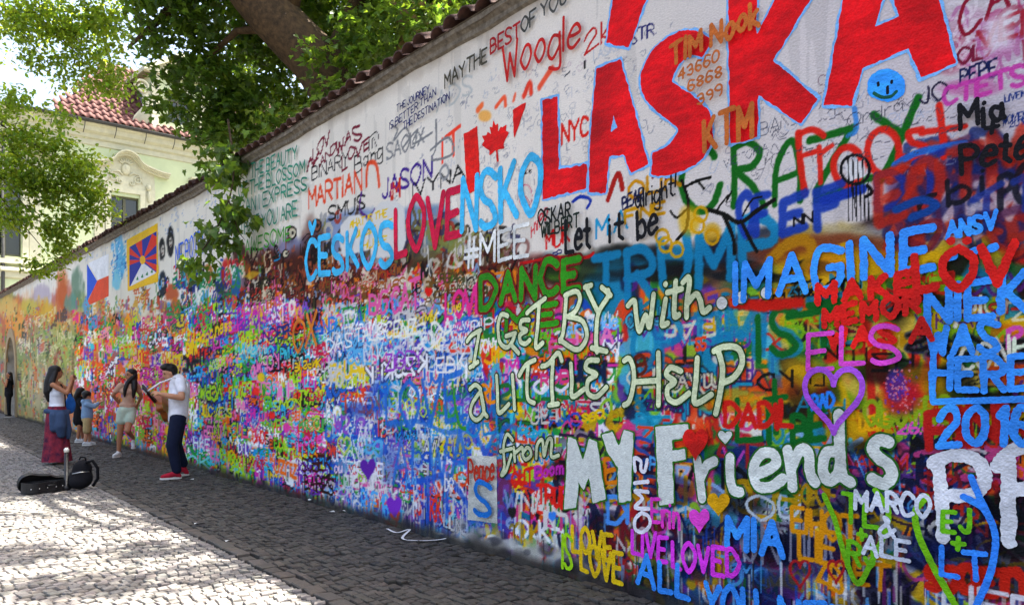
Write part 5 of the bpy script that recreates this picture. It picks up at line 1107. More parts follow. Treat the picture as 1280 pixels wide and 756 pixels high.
# windows
for c in cent:
    wn = empty('window', (c, 0, 0), 0, house)
    mb = MB()
    for s in (-1, 1): mb.box(s * ww - .05 if s < 0 else ww - .02, s * ww + .02 if s < 0 else ww + .05, .12, .2, wb, wt)
    mb.box(-ww, ww, .12, .2, wt - .07, wt - .001); mb.box(-ww, ww, .12, .2, wb + .001, wb + .08); mb.box(-.045, .045, .11, .2, wb + .08, wt - .07); mb.box(-ww + .02, ww - .02, .115, .195, wt - .95, wt - .88)
    mb.build('frame', m_win, wn)
    for s in (-1, 1):
        for z0, zz1 in ((wb + .08, wt - .95), (wt - .88, wt - .07)):
            x0, x1 = (-ww + .02, -.045) if s < 0 else (.045, ww - .02); MB().box(x0, x1, .16, .17, z0, zz1).build('pane', m_gls, wn)
    # surround, consoles, bowed hood
    mb = MB()
    for s in (-1, 1):
        a, b = sorted((s * (ww + .02), s * (ww + .2))); mb.box(a, b, -.07, .0, wb - .1, wt + .12)
        a, b = sorted((s * (ww + .22), s * (ww + .55))); mb.box(a, b, -.04, 0, wb - .1, wt + .4)
    mb.box(-ww - .2, ww + .2, -.075, 0, wt + .12, wt + .28); mb.box(-ww - .35, ww + .35, -.18, .0, wb - .25, wb - .1)
    mb.build('surround', m_mld, wn)
    hood = [(-ww - 1.0, 0), (-ww - .62, .03), (-ww * 1.15, .2), (-ww * .65, .46), (0, .58), (ww * .65, .46), (ww * 1.15, .2), (ww + .62, .03), (ww + 1.0, 0)]
    hp = catmull(np.array(hood), 5); mb = MB(); zb = wt + .85
    for (xa, za), (xb, zb2) in zip(hp[:-1], hp[1:]):
        for (yo, d0, d1) in ((-.2, .0, .07), (-.3, .07, .12), (-.36, .12, .17)):
            mb.prism([(xa, zb + za + d0), (xb, zb + zb2 + d0), (xb, zb + zb2 + d1), (xa, zb + za + d1)], yo, 0, 'y')
    mb.build('hood_moulding', m_mld, wn)
    mb = MB(); mb.prism([(-ww - .55, wt + .28)] + [(x, zb + z) for x, z in hp if abs(x) < ww + .55] + [(ww + .55, wt + .28)], -.03, 0, 'y'); mb.build('tympanum', m_mld, wn)
    mb = MB()
    mb.ell((0, -.06, wt + .95), (.16, .09, .20)); mb.ell((0, -.09, wt + .98), (.08, .08, .12))
    for k in range(7):
        an = R(-60 + k * 20); mb.ell((.19 * math.sin(an), -.05, wt + 1.1 + .16 * math.cos(an)), (.035, .05, .1), 8, 6, Matrix.Rotation(an, 3, 'Y'))
    for s in (-1, 1):
        for (cx2, cz2, r0, tw) in ((.42, .62, .16, 1), (.2, .5, .1, -1)):
            sp2 = [(s * (cx2 + r0 * (1 - t / 11) * math.cos(tw * t + .6)), -.06, wt + cz2 + r0 * (1 - t / 11) * math.sin(tw * t + .6)) for t in np.linspace(0, 9, 26)]
            mb.tube(sp2, .022, 5)
        mb.tube([(s * .1, -.06, wt + .75), (s * .25, -.07, wt + .86), (s * .45, -.06, wt + .82), (s * (ww + .1), -.05, wt + .5)], [.03, .035, .03, .015], 5)
        mb.ell((s * (ww + .3), -.08, wt + .42), (.09, .1, .12)); mb.ell((s * (ww + .32), -.07, wt + .1), (.07, .08, .22))
    mb.build('ornament', m_mld, wn, True)
# roof: tiles
SL = R(46); y0r = -.42; zr0 = EAVE + .07
LR = 4.3; HIP = Fc(62, 140)[0]                       # the left end is hipped
ry, rz_ = y0r + .1 + LR * math.cos(SL), zr0 - .06 + LR * math.sin(SL)
mb = MB(); mb.add([(HIP, y0r + .1, zr0 - .06), (XR, y0r + .1, zr0 - .06), (XR, ry, rz_), (HIP + 2.6, ry, rz_), (HIP, 6.8, zr0 - .06), (XR, 6.8, zr0 - .06)], [(0, 1, 2, 3), (3, 2, 5, 4), (0, 3, 4), (1, 5, 2), (0, 4, 5, 1)])
roof = mb.build('roof', m_rtile, house)
MB().box(XL, HIP + .3, .05, 6.3, EAVE, EAVE + .08).build('flat_roof', m_gut, house)
def rtile():
    v = []; f = []; n = 7
    for s, dz in ((0, .02), (1, 0)):
        for k in range(n):
            t = k / (n - 1); v.append((t * .27 - .135, s * .40, dz + .04 * math.sin(t * 2 * math.pi) * (1 if True else 0) + .03))
        for k in range(n):
            t = k / (n - 1); v.append((t * .27 - .135, s * .40, dz + .04 * math.sin(t * 2 * math.pi) + .012))
    for k in range(n - 1): f += [(k, k + 1, 2 * n + k + 1, 2 * n + k), (n + k, 3 * n + k, 3 * n + k + 1, n + k + 1), (k, n + k, n + k + 1, k + 1)]
    return v, f
rv, rf = rtile(); rme = mesh('roof_tile', rv, rf, True); rme.materials.append(m_rtile)
xa = Fc(88, 150)[0]; xb = Fc(262, 180)[0]; cnt = 0; stv = []; stf = []
for j in range(13):
    for i in range(int((XR - XL) / .255)):
        x = XL + .14 + i * .255 + rg.normal(0, .004); s = j * .33
        pos = Vector((x, y0r + s * math.cos(SL), zr0 + s * math.sin(SL) + .0))
        if x < HIP + 2.6 * s / LR: continue
        rot = Matrix.Rotation(SL - .03 + rg.normal(0, .01), 4, 'X')
        if xa < x < xb and (j < 9 or x < xa + 4) and j < 13 and cnt < 300:
            o = bpy.data.objects.new('roof_tile', rme); COL.objects.link(o); o.parent = roof; o.location = pos; o.rotation_euler = (SL - .03, 0, rg.normal(0, .02)); cnt += 1
        else:
            of = len(stv); stv += [tuple(rot @ Vector(p) + pos) for p in rv]; stf += [tuple(q + of for q in fc) for fc in rf]
o = link('roof_tiles', mesh('roof_tiles', stv, stf, True), roof, m_rtile); tag(o, 'remaining red roof tiles', kind='stuff')
# dormer
d0, dzb = Fc(196, 158); d1, _ = Fc(248, 170); dzt = Fc(205, 100)[1]
dm = empty('dormer', (0, 0, 0), 0, house); mid = (d0 + d1) / 2; hw3 = (d1 - d0) / 2 + .25; zb = EAVE + .1; ht = 2.15
ar = [(mid + .42 * math.cos(t), zb + 1.35 + .42 * math.sin(t)) for t in np.linspace(0, math.pi, 10)]
mb = MB(); mb.box(mid - hw3, mid - .42, -.12, 2.6, zb, zb + ht); mb.box(mid + .42, mid + hw3, -.12, 2.6, zb, zb + ht); mb.box(mid - .42, mid + .42, -.119, .2, zb, zb + .5)
for (a, b), (c, d) in zip(ar[:-1], ar[1:]): mb.prism([(a, b), (c, d), (c, zb + ht), (a, zb + ht)], -.119, .2, 'y')
mb.build('dormer_wall', m_fac, dm)
mb = MB(); mb.prism([(mid - .42, zb + .5)] + [(mid + .42, zb + .5)] + ar, .05, .08, 'y'); mb.build('dormer_pane', m_gls, dm)
mb = MB(); mb.box(mid - .03, mid + .03, .0, .05, zb + .5, zb + 1.75); mb.box(mid - .42, mid + .42, .0, .048, zb + 1.32, zb + 1.38); mb.build('dormer_frame', m_win, dm)
mb = MB()
for (a, b), (c, d) in zip(ar[:-1], ar[1:]):
    k = 1.3; mb.prism([(a, b), (c, d), (mid + (c - mid) * k, zb + 1.35 + (d - zb - 1.35) * k), (mid + (a - mid) * k, zb + 1.35 + (b - zb - 1.35) * k)], -.2, -.12, 'y')
for s in (-1, 1): a, b = sorted((mid + s * hw3, mid + s * (hw3 - .26))); mb.box(a, b, -.22, -.12, zb, zb + ht)
mb.build('dormer_surround', m_mld, dm)
gh = hw3 + .3
mb = MB()
for s in (-1, 1):
    mb.prism([(mid + s * gh, zb + ht), (mid + s * gh, zb + ht + .16), (mid, zb + ht + .95), (mid, zb + ht + .75)], -.36, 2.0, 'y')
mb.box(mid - gh + .04, mid + gh - .04, -.32, -.12, zb + ht, zb + ht + .14); mb.prism([(mid - gh + .1, zb + ht + .14), (mid + gh - .1, zb + ht + .14), (mid, zb + ht + .8)], -.12, 1.8, 'y')
mb.build('dormer_gable', m_mld, dm)
for s in (-1, 1):
    mb = MB(); mb.tube([(mid + s * (hw3 + .3 + .28 * (1 - t / 12) * math.cos(t)), -.14, zb + 1.55 + .28 * (1 - t / 12) * math.sin(t)) for t in np.linspace(0, 10, 28)], .045, 6)
    mb.prism([(mid + s * hw3, zb), (mid + s * (hw3 + .75), zb), (mid + s * (hw3 + .55), zb + .5), (mid + s * (hw3 + .25), zb + .9), (mid + s * (hw3 + .3), zb + 1.6), (mid + s * hw3, zb + 1.7)], -.14, .02, 'y')
    mb.build('volute', m_mld, dm, True)
MB().prism([(.05, zb), (.05, zb + 1.8), (2.0, zb + 1.8)], mid - hw3 - .03, mid - hw3 - .004).build('flashing', m_zinc, dm)
# ------------------------------------------------------------------ trees
m_bark = mat('bark', lin('58442c'), .9, color2=lin('281f14'), nscale=12, bump=.9, bscale=26); m_bark2 = mat('mossy ochre bark', lin('7a6234'), .9, color2=lin('3a3218'), nscale=9, bump=.8, bscale=24)
def leaf_mat(name, c1, tr):
    m = bpy.data.materials.new(name); m.use_nodes = True; n = m.node_tree
    for x in list(n.nodes): n.nodes.remove(x)
    out = n.nodes.new('ShaderNodeOutputMaterial'); a = n.nodes.new('ShaderNodeAttribute'); a.attribute_name = 'paint'
    d = n.nodes.new('ShaderNodeBsdfPrincipled'); d.inputs['Roughness'].default_value = .42; d.inputs['Specular IOR Level'].default_value = .35
    t = n.nodes.new('ShaderNodeBsdfTranslucent'); mx = n.nodes.new('ShaderNodeMixShader'); mx.inputs[0].default_value = .48
    m1 = n.nodes.new('ShaderNodeMix'); m1.data_type = 'RGBA'; m1.blend_type = 'MULTIPLY'; m1.inputs[0].default_value = 1; m1.inputs[7].default_value = (*c1, 1)
    m2 = n.nodes.new('ShaderNodeMix'); m2.data_type = 'RGBA'; m2.blend_type = 'MULTIPLY'; m2.inputs[0].default_value = 1; m2.inputs[7].default_value = (*tr, 1)
    n.links.new(a.outputs['Color'], m1.inputs[6]); n.links.new(a.outputs['Color'], m2.inputs[6]); n.links.new(m1.outputs[2], d.inputs['Base Color']); n.links.new(m2.outputs[2], t.inputs['Color'])
    n.links.new(d.outputs[0], mx.inputs[1]); n.links.new(t.outputs[0], mx.inputs[2]); n.links.new(mx.outputs[0], out.inputs['Surface']); return m
m_leafA = leaf_mat('maple leaf', (.045, .09, .013), (.22, .34, .022)); m_leafB = leaf_mat('small leaf', (.06, .115, .015), (.52, .66, .04))
MAPLE = np.array([(0, .03), (.42, -.02), (.34, .2), (.5, .42), (.26, .44), (.2, .64), (0, 1.0), (-.2, .64), (-.26, .44), (-.5, .42), (-.34, .2), (-.42, -.02)])
OVAL = np.array([(0, 0), (.25, .25), (.27, .6), (0, 1), (-.27, .6), (-.25, .25)])
def leaves(name, centers, size, tmpl, parent, m, origin, seed, droop=.35, dark=None):
    q = np.random.default_rng(seed); n = len(centers); k = len(tmpl)
    yaw = q.uniform(0, 2 * np.pi, n); pit = q.normal(-droop, .5, n); rol = q.normal(0, .5, n); s = size * q.uniform(.6, 1.25, n)
    X = tmpl[:, 0][None] * s[:, None]; Y = tmpl[:, 1][None] * s[:, None]; Z = (np.abs(tmpl[:, 0])[None] * .25 - (tmpl[:, 1] ** 2)[None] * .18) * s[:, None]
    def rot(A, B, an): c, d = np.cos(an)[:, None], np.sin(an)[:, None]; return A * c - B * d, A * d + B * c
    X, Z = rot(X, Z, rol); Y, Z = rot(Y, Z, pit); X, Y = rot(X, Y, yaw)
    v = (np.stack([X, Y, Z], -1) + (centers - np.asarray(origin))[:, None, :]).reshape(-1, 3)
    f = (np.arange(n)[:, None] * k + np.arange(k)[None]); c = q.normal(1, .22, n).clip(.5, 1.7); hue = q.normal(0, .10, n)
    col = np.stack([c * (1 + hue), c, c * (1 - hue)], 1)
    me = fastmesh(name, v, [f], np.repeat(col, k, 0)); return link(name, me, parent, m)
def P3(px, py, t): return np.array([(px - CX) / F * t, t, H + t * (HY - py) / F])
def clusters(specs, seed, outer=.0):
    """specs: px, py, depth, rx m, ry m(depth), rz m, count"""
    q = np.random.default_rng(seed); out = []
    for px, py, t, rx, ry, rz, n in specs:
        nc = max(int(n / 26), 1); cc = q.normal(0, 1, (nc, 3)); cc /= np.linalg.norm(cc, axis=1)[:, None]; cc *= q.uniform(.25, 1, (nc, 1)) ** .6
        cc = cc * [rx, ry, rz] + P3(px, py, t)
        for c in cc: out.append(c + q.normal(0, 1, (int(n / nc), 3)) * [.135, .135, .095])
    return np.concatenate(out)
def twigs(mb, start, ends, r0, seed):
    q = random.Random(seed)
    for e in ends:
        s = Vector(start); e = Vector(e); mid_ = (s + e) / 2 + Vector((q.uniform(-.3, .3), q.uniform(-.3, .3), q.uniform(.05, .4)))
        pts = [s, (s + mid_) / 2 + Vector((0, 0, .1)), mid_, (mid_ + e) / 2, e]; mb.tube(pts, [r0, r0 * .75, r0 * .5, r0 * .3, r0 * .1], 6)
        for k in range(4):
            b = pts[2].lerp(e, k / 4); mb.tube([b, b + Vector((q.uniform(-.5, .5), q.uniform(-.5, .5), q.uniform(-.3, .3)))], [r0 * .22, r0 * .05], 4)
# A: the big leaning maple behind the wall
TA = P3(432, 125, 12.2); baseA = (TA[0] + .5, TA[1] + .1, 0)
tA = empty('maple_tree', baseA); tag(tA, 'big maple with a thick leaning trunk rising behind the wall', 'tree')
oA = np.array(baseA)
def rel(p, o): return [tuple(np.asarray(x) - np.asarray(o)) for x in p]
mb = MB(); trk = [np.array(baseA), P3(462, 420, 12.2) * [1, 1, 0] + [0, 0, 2.5], P3(448, 190, 12.2), P3(408, 95, 12.2), P3(355, 35, 12.1), P3(305, -20, 12.0), P3(250, -110, 11.8), P3(210, -230, 11.6)]
cr = catmull(np.array(trk), 5); rr = np.interp(np.linspace(0, 1, len(cr)), [0, .3, .6, .8, 1], [.55, .42, .37, .3, .15])
mb.tube(rel(cr, oA), list(rr), 14)
for e, st_, r0 in ((P3(520, -120, 13), 3, .2), (P3(160, 60, 12.6), 5, .14), (P3(420, -200, 11.5), 4, .18), (P3(240, 90, 12.8), 4, .09), (P3(120, -60, 12.4), 6, .12), (np.array([-.6, 9.4, 9.7]), 5, .12), (np.array([1.4, 8.4, 9.8]), 5, .1), (np.array([-5.4, 16.8, 10.8]), 5, .14)):
    s0 = Vector(rel([trk[st_]], oA)[0]); e0 = Vector(rel([e], oA)[0]); mdd = (s0 + e0) / 2 + Vector((0, 0, .3)); mb.tube([s0, (s0 + mdd) / 2, mdd, (mdd + e0) / 2, e0], [r0, r0 * .8, r0 * .6, r0 * .4, r0 * .15], 8)
mb.build('trunk', m_bark, tA, True)
spec = [(225, 45, 12.6, .75, .8, .75, 900), (255, 110, 12.9, .75, .7, .65, 900), (300, 60, 13.4, .9, .7, .9, 1500), (310, 140, 13.2, .75, .6, .6, 1100), (270, 175, 12.9, .45, .5, .3, 420), (350, 170, 13.0, .45, .4, .25, 340),
        (230, -40, 12.4, 1.3, 1.0, .7, 1300), (350, -30, 12.8, 1.3, 1.0, .6, 1300), (430, 40, 13.6, 1.1, .7, .9, 1700), (480, 70, 13.2, .6, .5, .45, 700), (380, 105, 13.8, .8, .5, .5, 800), (460, -60, 12.5, 1.3, 1.0, .6, 1200),
        (210, 0, 12.2, .5, .6, .4, 350), (190, 20, 12.5, .3, .4, .3, 130), (400, -150, 12.6, 2.0, 1.5, .9, 1500), (250, -170, 12, 2.0, 1.4, .9, 1300), (205, 130, 12.9, .2, .3, .3, 60), (415, 118, 11.5, .4, .2, .16, 150), (455, 85, 11.6, .35, .2, .25, 170), (480, 60, 11.5, .35, .2, .25, 160), (440, 40, 11.6, .35, .2, .3, 160), (395, 60, 11.5, .2, .15, .2, 60), (340, 150, 11.8, .35, .2, .2, 130), (350, 20, 13.9, 1.2, .3, .8, 900), (480, 25, 14.2, 1.2, .3, .7, 900), (315, 35, 18.6, 1.0, 1.0, 1.0, 900), (335, -50, 17.8, 1.3, 1.2, .8, 1000), (365, 40, 18.2, 1.1, 1.0, 1.0, 900), (300, 110, 17.5, .7, .8, .6, 500)]
spec2 = []  # leaf clusters added above the view to shade the far paving
for (x, y, z, r, n_) in ((-5.5, 14.6, 10.2, 1.3, 1000), (-3.6, 13.6, 10.4, 1.2, 900), (-3.2, 15.6, 10.6, 1.5, 1200), (-5.6, 17, 10.6, 1.5, 1000), (-1.6, 14.2, 10.8, 1.2, 700), (-1.4, 16.8, 11, 1.6, 900), (-4.6, 12.9, 10.0, .8, 420), (-7.0, 15.6, 10.4, 1.2, 700), (-3.9, 14.4, 10.9, 1.1, 900), (-2.8, 13.2, 10.6, .9, 500), (-5.2, 16.0, 11.0, 1.3, 900), (-4.8, 16.6, 10.8, 1.0, 800), (-6.2, 17.6, 10.8, 1.1, 900), (-5.8, 18.8, 11, 1.1, 800), (-4.0, 15.8, 11.2, .9, 500)):
    x -= .75; y -= .36; spec2.append((CX + x / y * F, HY - (z - H) / y * F, y, r, r, .5, int(n_ * 1.4)))
for (x, y, z, n_) in ((-2.6, 10.6, 9.6, 30), (-1.2, 10.9, 9.8, 60), (-1.0, 11.8, 10, 60), (-.4, 11.6, 10, 170), (-.2, 8.6, 9.6, 260), (1.0, 9.0, 9.8, 230), (.8, 7.8, 9.6, 260), (-.8, 8.2, 9.7, 200), (-1.4, 9.0, 9.6, 110), (.4, 10.2, 10, 140), (1.9, 8.2, 9.8, 120), (-.6, 7.6, 9.5, 120)):  # unseen clusters added to throw leaf dapples on the sunlit setts
    x -= .75; y -= .36; spec.append((CX + x / y * F, HY - (z - H) / y * F, y, .6, .45, .2, int(n_ * 1.5)))
leaves('crown', clusters(spec, 11), .125, MAPLE, tA, m_leafA, oA, 12)
leaves('shade_crown', clusters(spec2, 13), .2, OVAL, tA, m_leafA, oA, 14)
# hanging bough in front of the wall: same tree, reaching over the coping
bough = [P3(285, 150, 12.2), P3(290, 186, 11.6), P3(292, 215, 11.1), P3(286, 250, 10.9), P3(268, 290, 10.8), P3(240, 330, 10.7)]
mb = MB(); cb = catmull(np.array(bough), 5); mb.tube(rel(cb, oA), list(np.linspace(.018, .006, len(cb))), 6)
mb.tube(rel([P3(286, 250, 10.9), P3(298, 290, 10.8), P3(306, 300, 10.75)], oA), [.012, .008, .004], 5); bo = mb.build('branch', m_bark, tA, True)
spec = [(298, 190, 11.5, .2, .2, .25, 90), (293, 225, 11.1, .15, .18, .2, 60), (282, 258, 10.9, .17, .18, .22, 70), (300, 278, 10.8, .09, .12, .16, 26), (266, 296, 10.8, .19, .18, .2, 76), (246, 325, 10.7, .14, .12, .16, 40), (266, 205, 11.6, .16, .2, .1, 34), (290, 306, 10.8, .12, .1, .07, 18)]
leaves('hanging_leaves', clusters(spec, 21), .15, MAPLE, tA, m_leafA, oA, 22, droop=.9)
# A2: straighter trunk with ochre bark next to it
TB2 = P3(516, 60, 11.8); baseB = (TB2[0], TB2[1], 0); tB = empty('maple_tree', baseB); tag(tB, 'slimmer maple with ochre bark standing close behind the wall coping', 'tree'); oB = np.array(baseB)
mb = MB(); cr = catmull(np.array([np.array(baseB), [TB2[0] + .05, TB2[1], 3.], P3(512, 60, 11.8), P3(520, 0, 11.8), P3(528, -120, 11.7), P3(560, -300, 11.6)]), 5); mb.tube(rel(cr, oB), list(np.linspace(.26, .1, len(cr))), 12)
mb.tube(rel([P3(514, 30, 11.8), P3(548, 10, 11.9), P3(590, -40, 12)], oB), [.14, .11, .05], 8); mb.tube(rel([P3(514, 40, 11.8), P3(490, 0, 11.9), P3(450, -60, 12)], oB), [.14, .1, .05], 8)
mb.build('trunk', m_bark2, tB, True)
spec = [(560, 20, 12.2, .7, .5, .4, 800), (500, -40, 12, 1.0, .8, .5, 700), (590, -30, 12.2, .9, .8, .6, 900), (470, 40, 12.4, .4, .4, .4, 360), (545, 45, 12.6, .5, .3, .3, 420), (640, -120, 12.5, 1.2, 1, .8, 700), (560, -200, 12, 1.6, 1.2, .8, 900), (485, 90, 12.4, .2, .2, .15, 70), (530, 10, 13.2, 1.1, .3, .6, 1000), (505, 20, 11.3, .3, .15, .3, 150), (540, 10, 11.3, .4, .15, .25, 170), (525, 45, 11.3, .2, .1, .12, 50), (585, 5, 12.8, .6, .4, .35, 700), (600, -5, 13.4, .8, .3, .4, 600), (560, 40, 13.4, .5, .2, .25, 300)]
leaves('crown', clusters(spec, 31), .12, MAPLE, tB, m_leafA, oB, 32)
# B: the street tree on the left, its stem outside the picture
baseC = (-13.2, 14.5, 0); tC = empty('street_tree', baseC); tag(tC, 'leafy street tree with fine drooping twigs in front of the pale house', 'tree'); oC = np.array(baseC)
mb = MB(); cr = catmull(np.array([np.array(baseC), [-13.1, 14.5, 2.5], [-12.9, 14.6, 5], [-12.2, 14.8, 7.5], [-11.6, 15, 10]]), 5); mb.tube(rel(cr, oC), list(np.linspace(.3, .12, len(cr))), 12)
tw = MB(); twigs(mb, rel([[-11.6, 15, 10]], oC)[0], rel([P3(60, 80, 15), P3(110, 60, 15.4), P3(140, 110, 15.6), P3(30, 30, 14.8), P3(120, 10, 15.2)], oC), .045, 5)
twigs(mb, rel([[-12.2, 14.8, 7.5]], oC)[0], rel([P3(70, 200, 15), P3(115, 235, 15.4), P3(60, 290, 15), P3(20, 220, 14.8), P3(70, 330, 15.2), P3(130, 270, 15.5)], oC), .04, 6)
mb.build('trunk', m_bark, tC, True)
spec = [(60, 20, 15, .9, .8, .4, 1300), (110, 40, 15.4, .75, .7, .45, 1100), (100, 90, 15.5, .7, .6, .4, 800), (140, 95, 15.6, .28, .4, .4, 330), (20, 30, 14.8, .6, .6, .45, 700), (60, 75, 15.2, .5, .4, .25, 300), (130, 20, 15.4, .4, .5, .4, 420), (145, 120, 15.6, .15, .2, .25, 110), (30, 130, 15, .5, .5, .18, 260),
        (0, 140, 14.8, .5, .5, .2, 320), (70, 145, 15.2, .45, .4, .12, 220), (40, 175, 15, .6, .5, .25, 1000), (90, 205, 15.3, .5, .5, .28, 1000), (20, 215, 14.8, .6, .5, .35, 1250), (110, 240, 15.5, .33, .3, .25, 600), (60, 235, 15.2, .5, .4, .3, 1000), (75, 280, 15.3, .3, .3, .28, 525), (10, 270, 14.8, .4, .4, .3, 600), (40, 330, 15, .16, .2, .12, 100), (78, 315, 15.4, .22, .2, .25, 300), (55, 338, 15.3, .2, .2, .08, 137), (132, 262, 15.6, .18, .2, .12, 137), (100, 270, 15.4, .25, .25, .2, 325),
        (40, -80, 15, 1.6, 1.4, .7, 1200), (120, -60, 15.4, 1.1, 1, .5, 800), (-80, 40, 14.5, 1.2, 1.2, 1.4, 1600), (-80, 220, 14.4, 1.0, 1.0, .8, 1000), (-30, -180, 14.6, 2, 1.6, 1, 1300), (50, 30, 16, 1.0, .4, .4, 300), (120, 60, 16, .5, .4, .5, 260), (95, 0, 16.2, 1, .4, .3, 400)]
leaves('crown', clusters(spec, 41), .10, OVAL, tC, m_leafB, oC, 42)
# ------------------------------------------------------------------ people: one continuous body each, clothes and hair as children
def flesh(name, prims, vox, m, parent, smooth=2):
    """union of tapered limbs and ellipsoids grown into one skin"""
    mb = MB()
    for p in prims:
        if p[0] == 'c':                                   # chain of joints with radii, optional flattening
            pts = [Vector(q) for q in p[1]]; rad = p[2]
            for a, b, ra, rb in zip(pts[:-1], pts[1:], rad[:-1], rad[1:]):
                n = max(2, int((b - a).length / (min(ra, rb) * .9)) + 1)
                mb.tube([a.lerp(b, k / n) for k in range(n + 1)], [ra + (rb - ra) * k / n for k in range(n + 1)], 12)
            for q, r_ in zip(pts, rad): mb.ell(q, (r_, r_, r_), 12, 8)
        else: mb.ell(p[1], p[2], 16, 12, p[3] if len(p) > 3 else None)
    me = mesh(name, mb.v, mb.f); tmp = bpy.data.objects.new('tmp', me); COL.objects.link(tmp)
    r = tmp.modifiers.new('r', 'REMESH'); r.mode = 'VOXEL'; r.voxel_size = vox; r.use_smooth_shade = True
    s = tmp.modifiers.new('s', 'SMOOTH'); s.factor = .5; s.iterations = smooth
    dg = bpy.context.evaluated_depsgraph_get(); out = bpy.data.meshes.new_from_object(tmp.evaluated_get(dg)); bpy.data.objects.remove(tmp); out.name = name
    out.shade_smooth()
    return link(name, out, parent, m)
def hand(wr, d, up, curl=.5, s=1.0, side=1):
    """palm, four fingers and a thumb; wr wrist, d pointing direction, up the back of the hand"""
    wr = Vector(wr); d = Vector(d).normalized(); up = Vector(up); sd = d.cross(up).normalized() * side; up = sd.cross(d).normalized() * side
    out = [('c', [wr, wr + d * .05 * s, wr + d * .085 * s], [.024 * s, .03 * s, .026 * s]), ('c', [wr + d * .04 * s + sd * .022 * s, wr + d * .085 * s + sd * .03 * s], [.018 * s, .014 * s]), ('c', [wr + d * .04 * s - sd * .022 * s, wr + d * .085 * s - sd * .028 * s], [.018 * s, .014 * s])]
    for k, (o, L) in enumerate(((.031, .07), (.011, .08), (-.010, .075), (-.030, .058))):
        b = wr + d * .085 * s + sd * o * s; p1 = b + (d * math.cos(curl * .5) - up * math.sin(curl * .5)) * L * .5 * s; p2 = p1 + (d * math.cos(curl * 1.7) - up * math.sin(curl * 1.7)) * L * .5 * s
        out.append(('c', [b, p1, p2], [.0105 * s, .0095 * s, .008 * s]))
    t0 = wr + d * .03 * s + sd * .03 * s; t1 = t0 + (d * .6 + sd * .7 - up * .3).normalized() * .04 * s; out.append(('c', [t0, t1, t1 + (d * .9 - up * curl * .6).normalized() * .032 * s], [.015 * s, .012 * s, .009 * s]))
    return out
def head(c, f, s=1.0, tilt=0.0):
    """skull, jaw, nose, ears, brow; c centre, f facing direction"""
    c = Vector(c); f = Vector(f).normalized(); l = Vector((0, 0, 1)).cross(f).normalized(); u = f.cross(l).normalized()
    rot = Matrix((f, l, u)).transposed()
    P = lambda x, y, z: c + (f * x + l * y + u * z) * s
    pr = [('e', P(-.012, 0, .022), (.094 * s, .074 * s, .09 * s), rot), ('e', P(.022, 0, -.045), (.062 * s, .054 * s, .07 * s), rot), ('e', P(.052, 0, -.088), (.026 * s, .026 * s, .02 * s), rot),
          ('c', [P(.078, 0, .012), P(.098, 0, -.022)], [.008 * s, .014 * s]), ('e', P(.078, 0, -.058), (.012 * s, .024 * s, .009 * s), rot), ('e', P(.07, 0, .03), (.018 * s, .05 * s, .01 * s), rot)]
    for q in (-1, 1): pr.append(('e', P(-.005, q * .075, -.012), (.018 * s, .008 * s, .03 * s), rot))
    return pr, P
def eyes(P, s, parent, m_e, m_l):
    for q in (-1, 1):
        MB().ell(P(.075, q * .031, .006), (.011 * s, .014 * s, .008 * s), 8, 6).build('eye', m_e, parent, True)
        MB().tube([P(.079, q * .016, .028), P(.083, q * .032, .033), P(.072, q * .05, .028)], .004 * s, 5).build('eyebrow', m_l, parent, True)
    MB().tube([P(.087, -.022, -.06), P(.091, 0, -.058), P(.087, .022, -.06)], .005 * s, 5).build('lips', m_lip, parent, True)
m_skin = mat('skin', lin('c08a6a'), .5, .10, 20, spec=.35); m_skin2 = mat('tanned skin', lin('a8704f'), .48, .10, 20, spec=.35); m_lip = mat('lips', lin('9a4a44'), .5); m_eye = mat('eye', (.03, .02, .015), .2)
m_hair = mat('dark hair', lin('17110f'), .42, .4, 60, .6, 90); m_hair2 = mat('brown hair', lin('33241b'), .45, .4, 60, .6, 90)
def cloth(n, c, **k): return mat(n, lin(c), .88, .16, 14, .35, 24, spec=.15, **k)
m_wsh = cloth('white cotton', 'e4e4ea'); m_jean = cloth('navy denim', '1a2036'); m_red = cloth('red canvas', 'b02436'); m_rub = mat('white rubber', lin('d8d4cc'), .6); m_black = cloth('black cloth', '17171b'); m_peach = cloth('peach cotton', 'c79d84'); m_mint = cloth('pale denim', 'b3c2ae')
m_den = cloth('blue denim', '3c4c68'); m_hood = cloth('pale blue fleece', '7f9bbb'); m_khk = cloth('khaki cotton', 'b39a6c'); m_sock = mat('pale shoe', lin('c9c9c9'), .6)
m_skirt = mat('red print cloth', lin('a03440'), .88, color2=lin('1a2038'), nscale=9, bump=.2, bscale=30, spec=.1)
def person(px, py, label):
    x, y = G(px, py); r = empty('person', (x, y, 0.008), math.atan2(-x, y)); return tag(r, label, 'person')
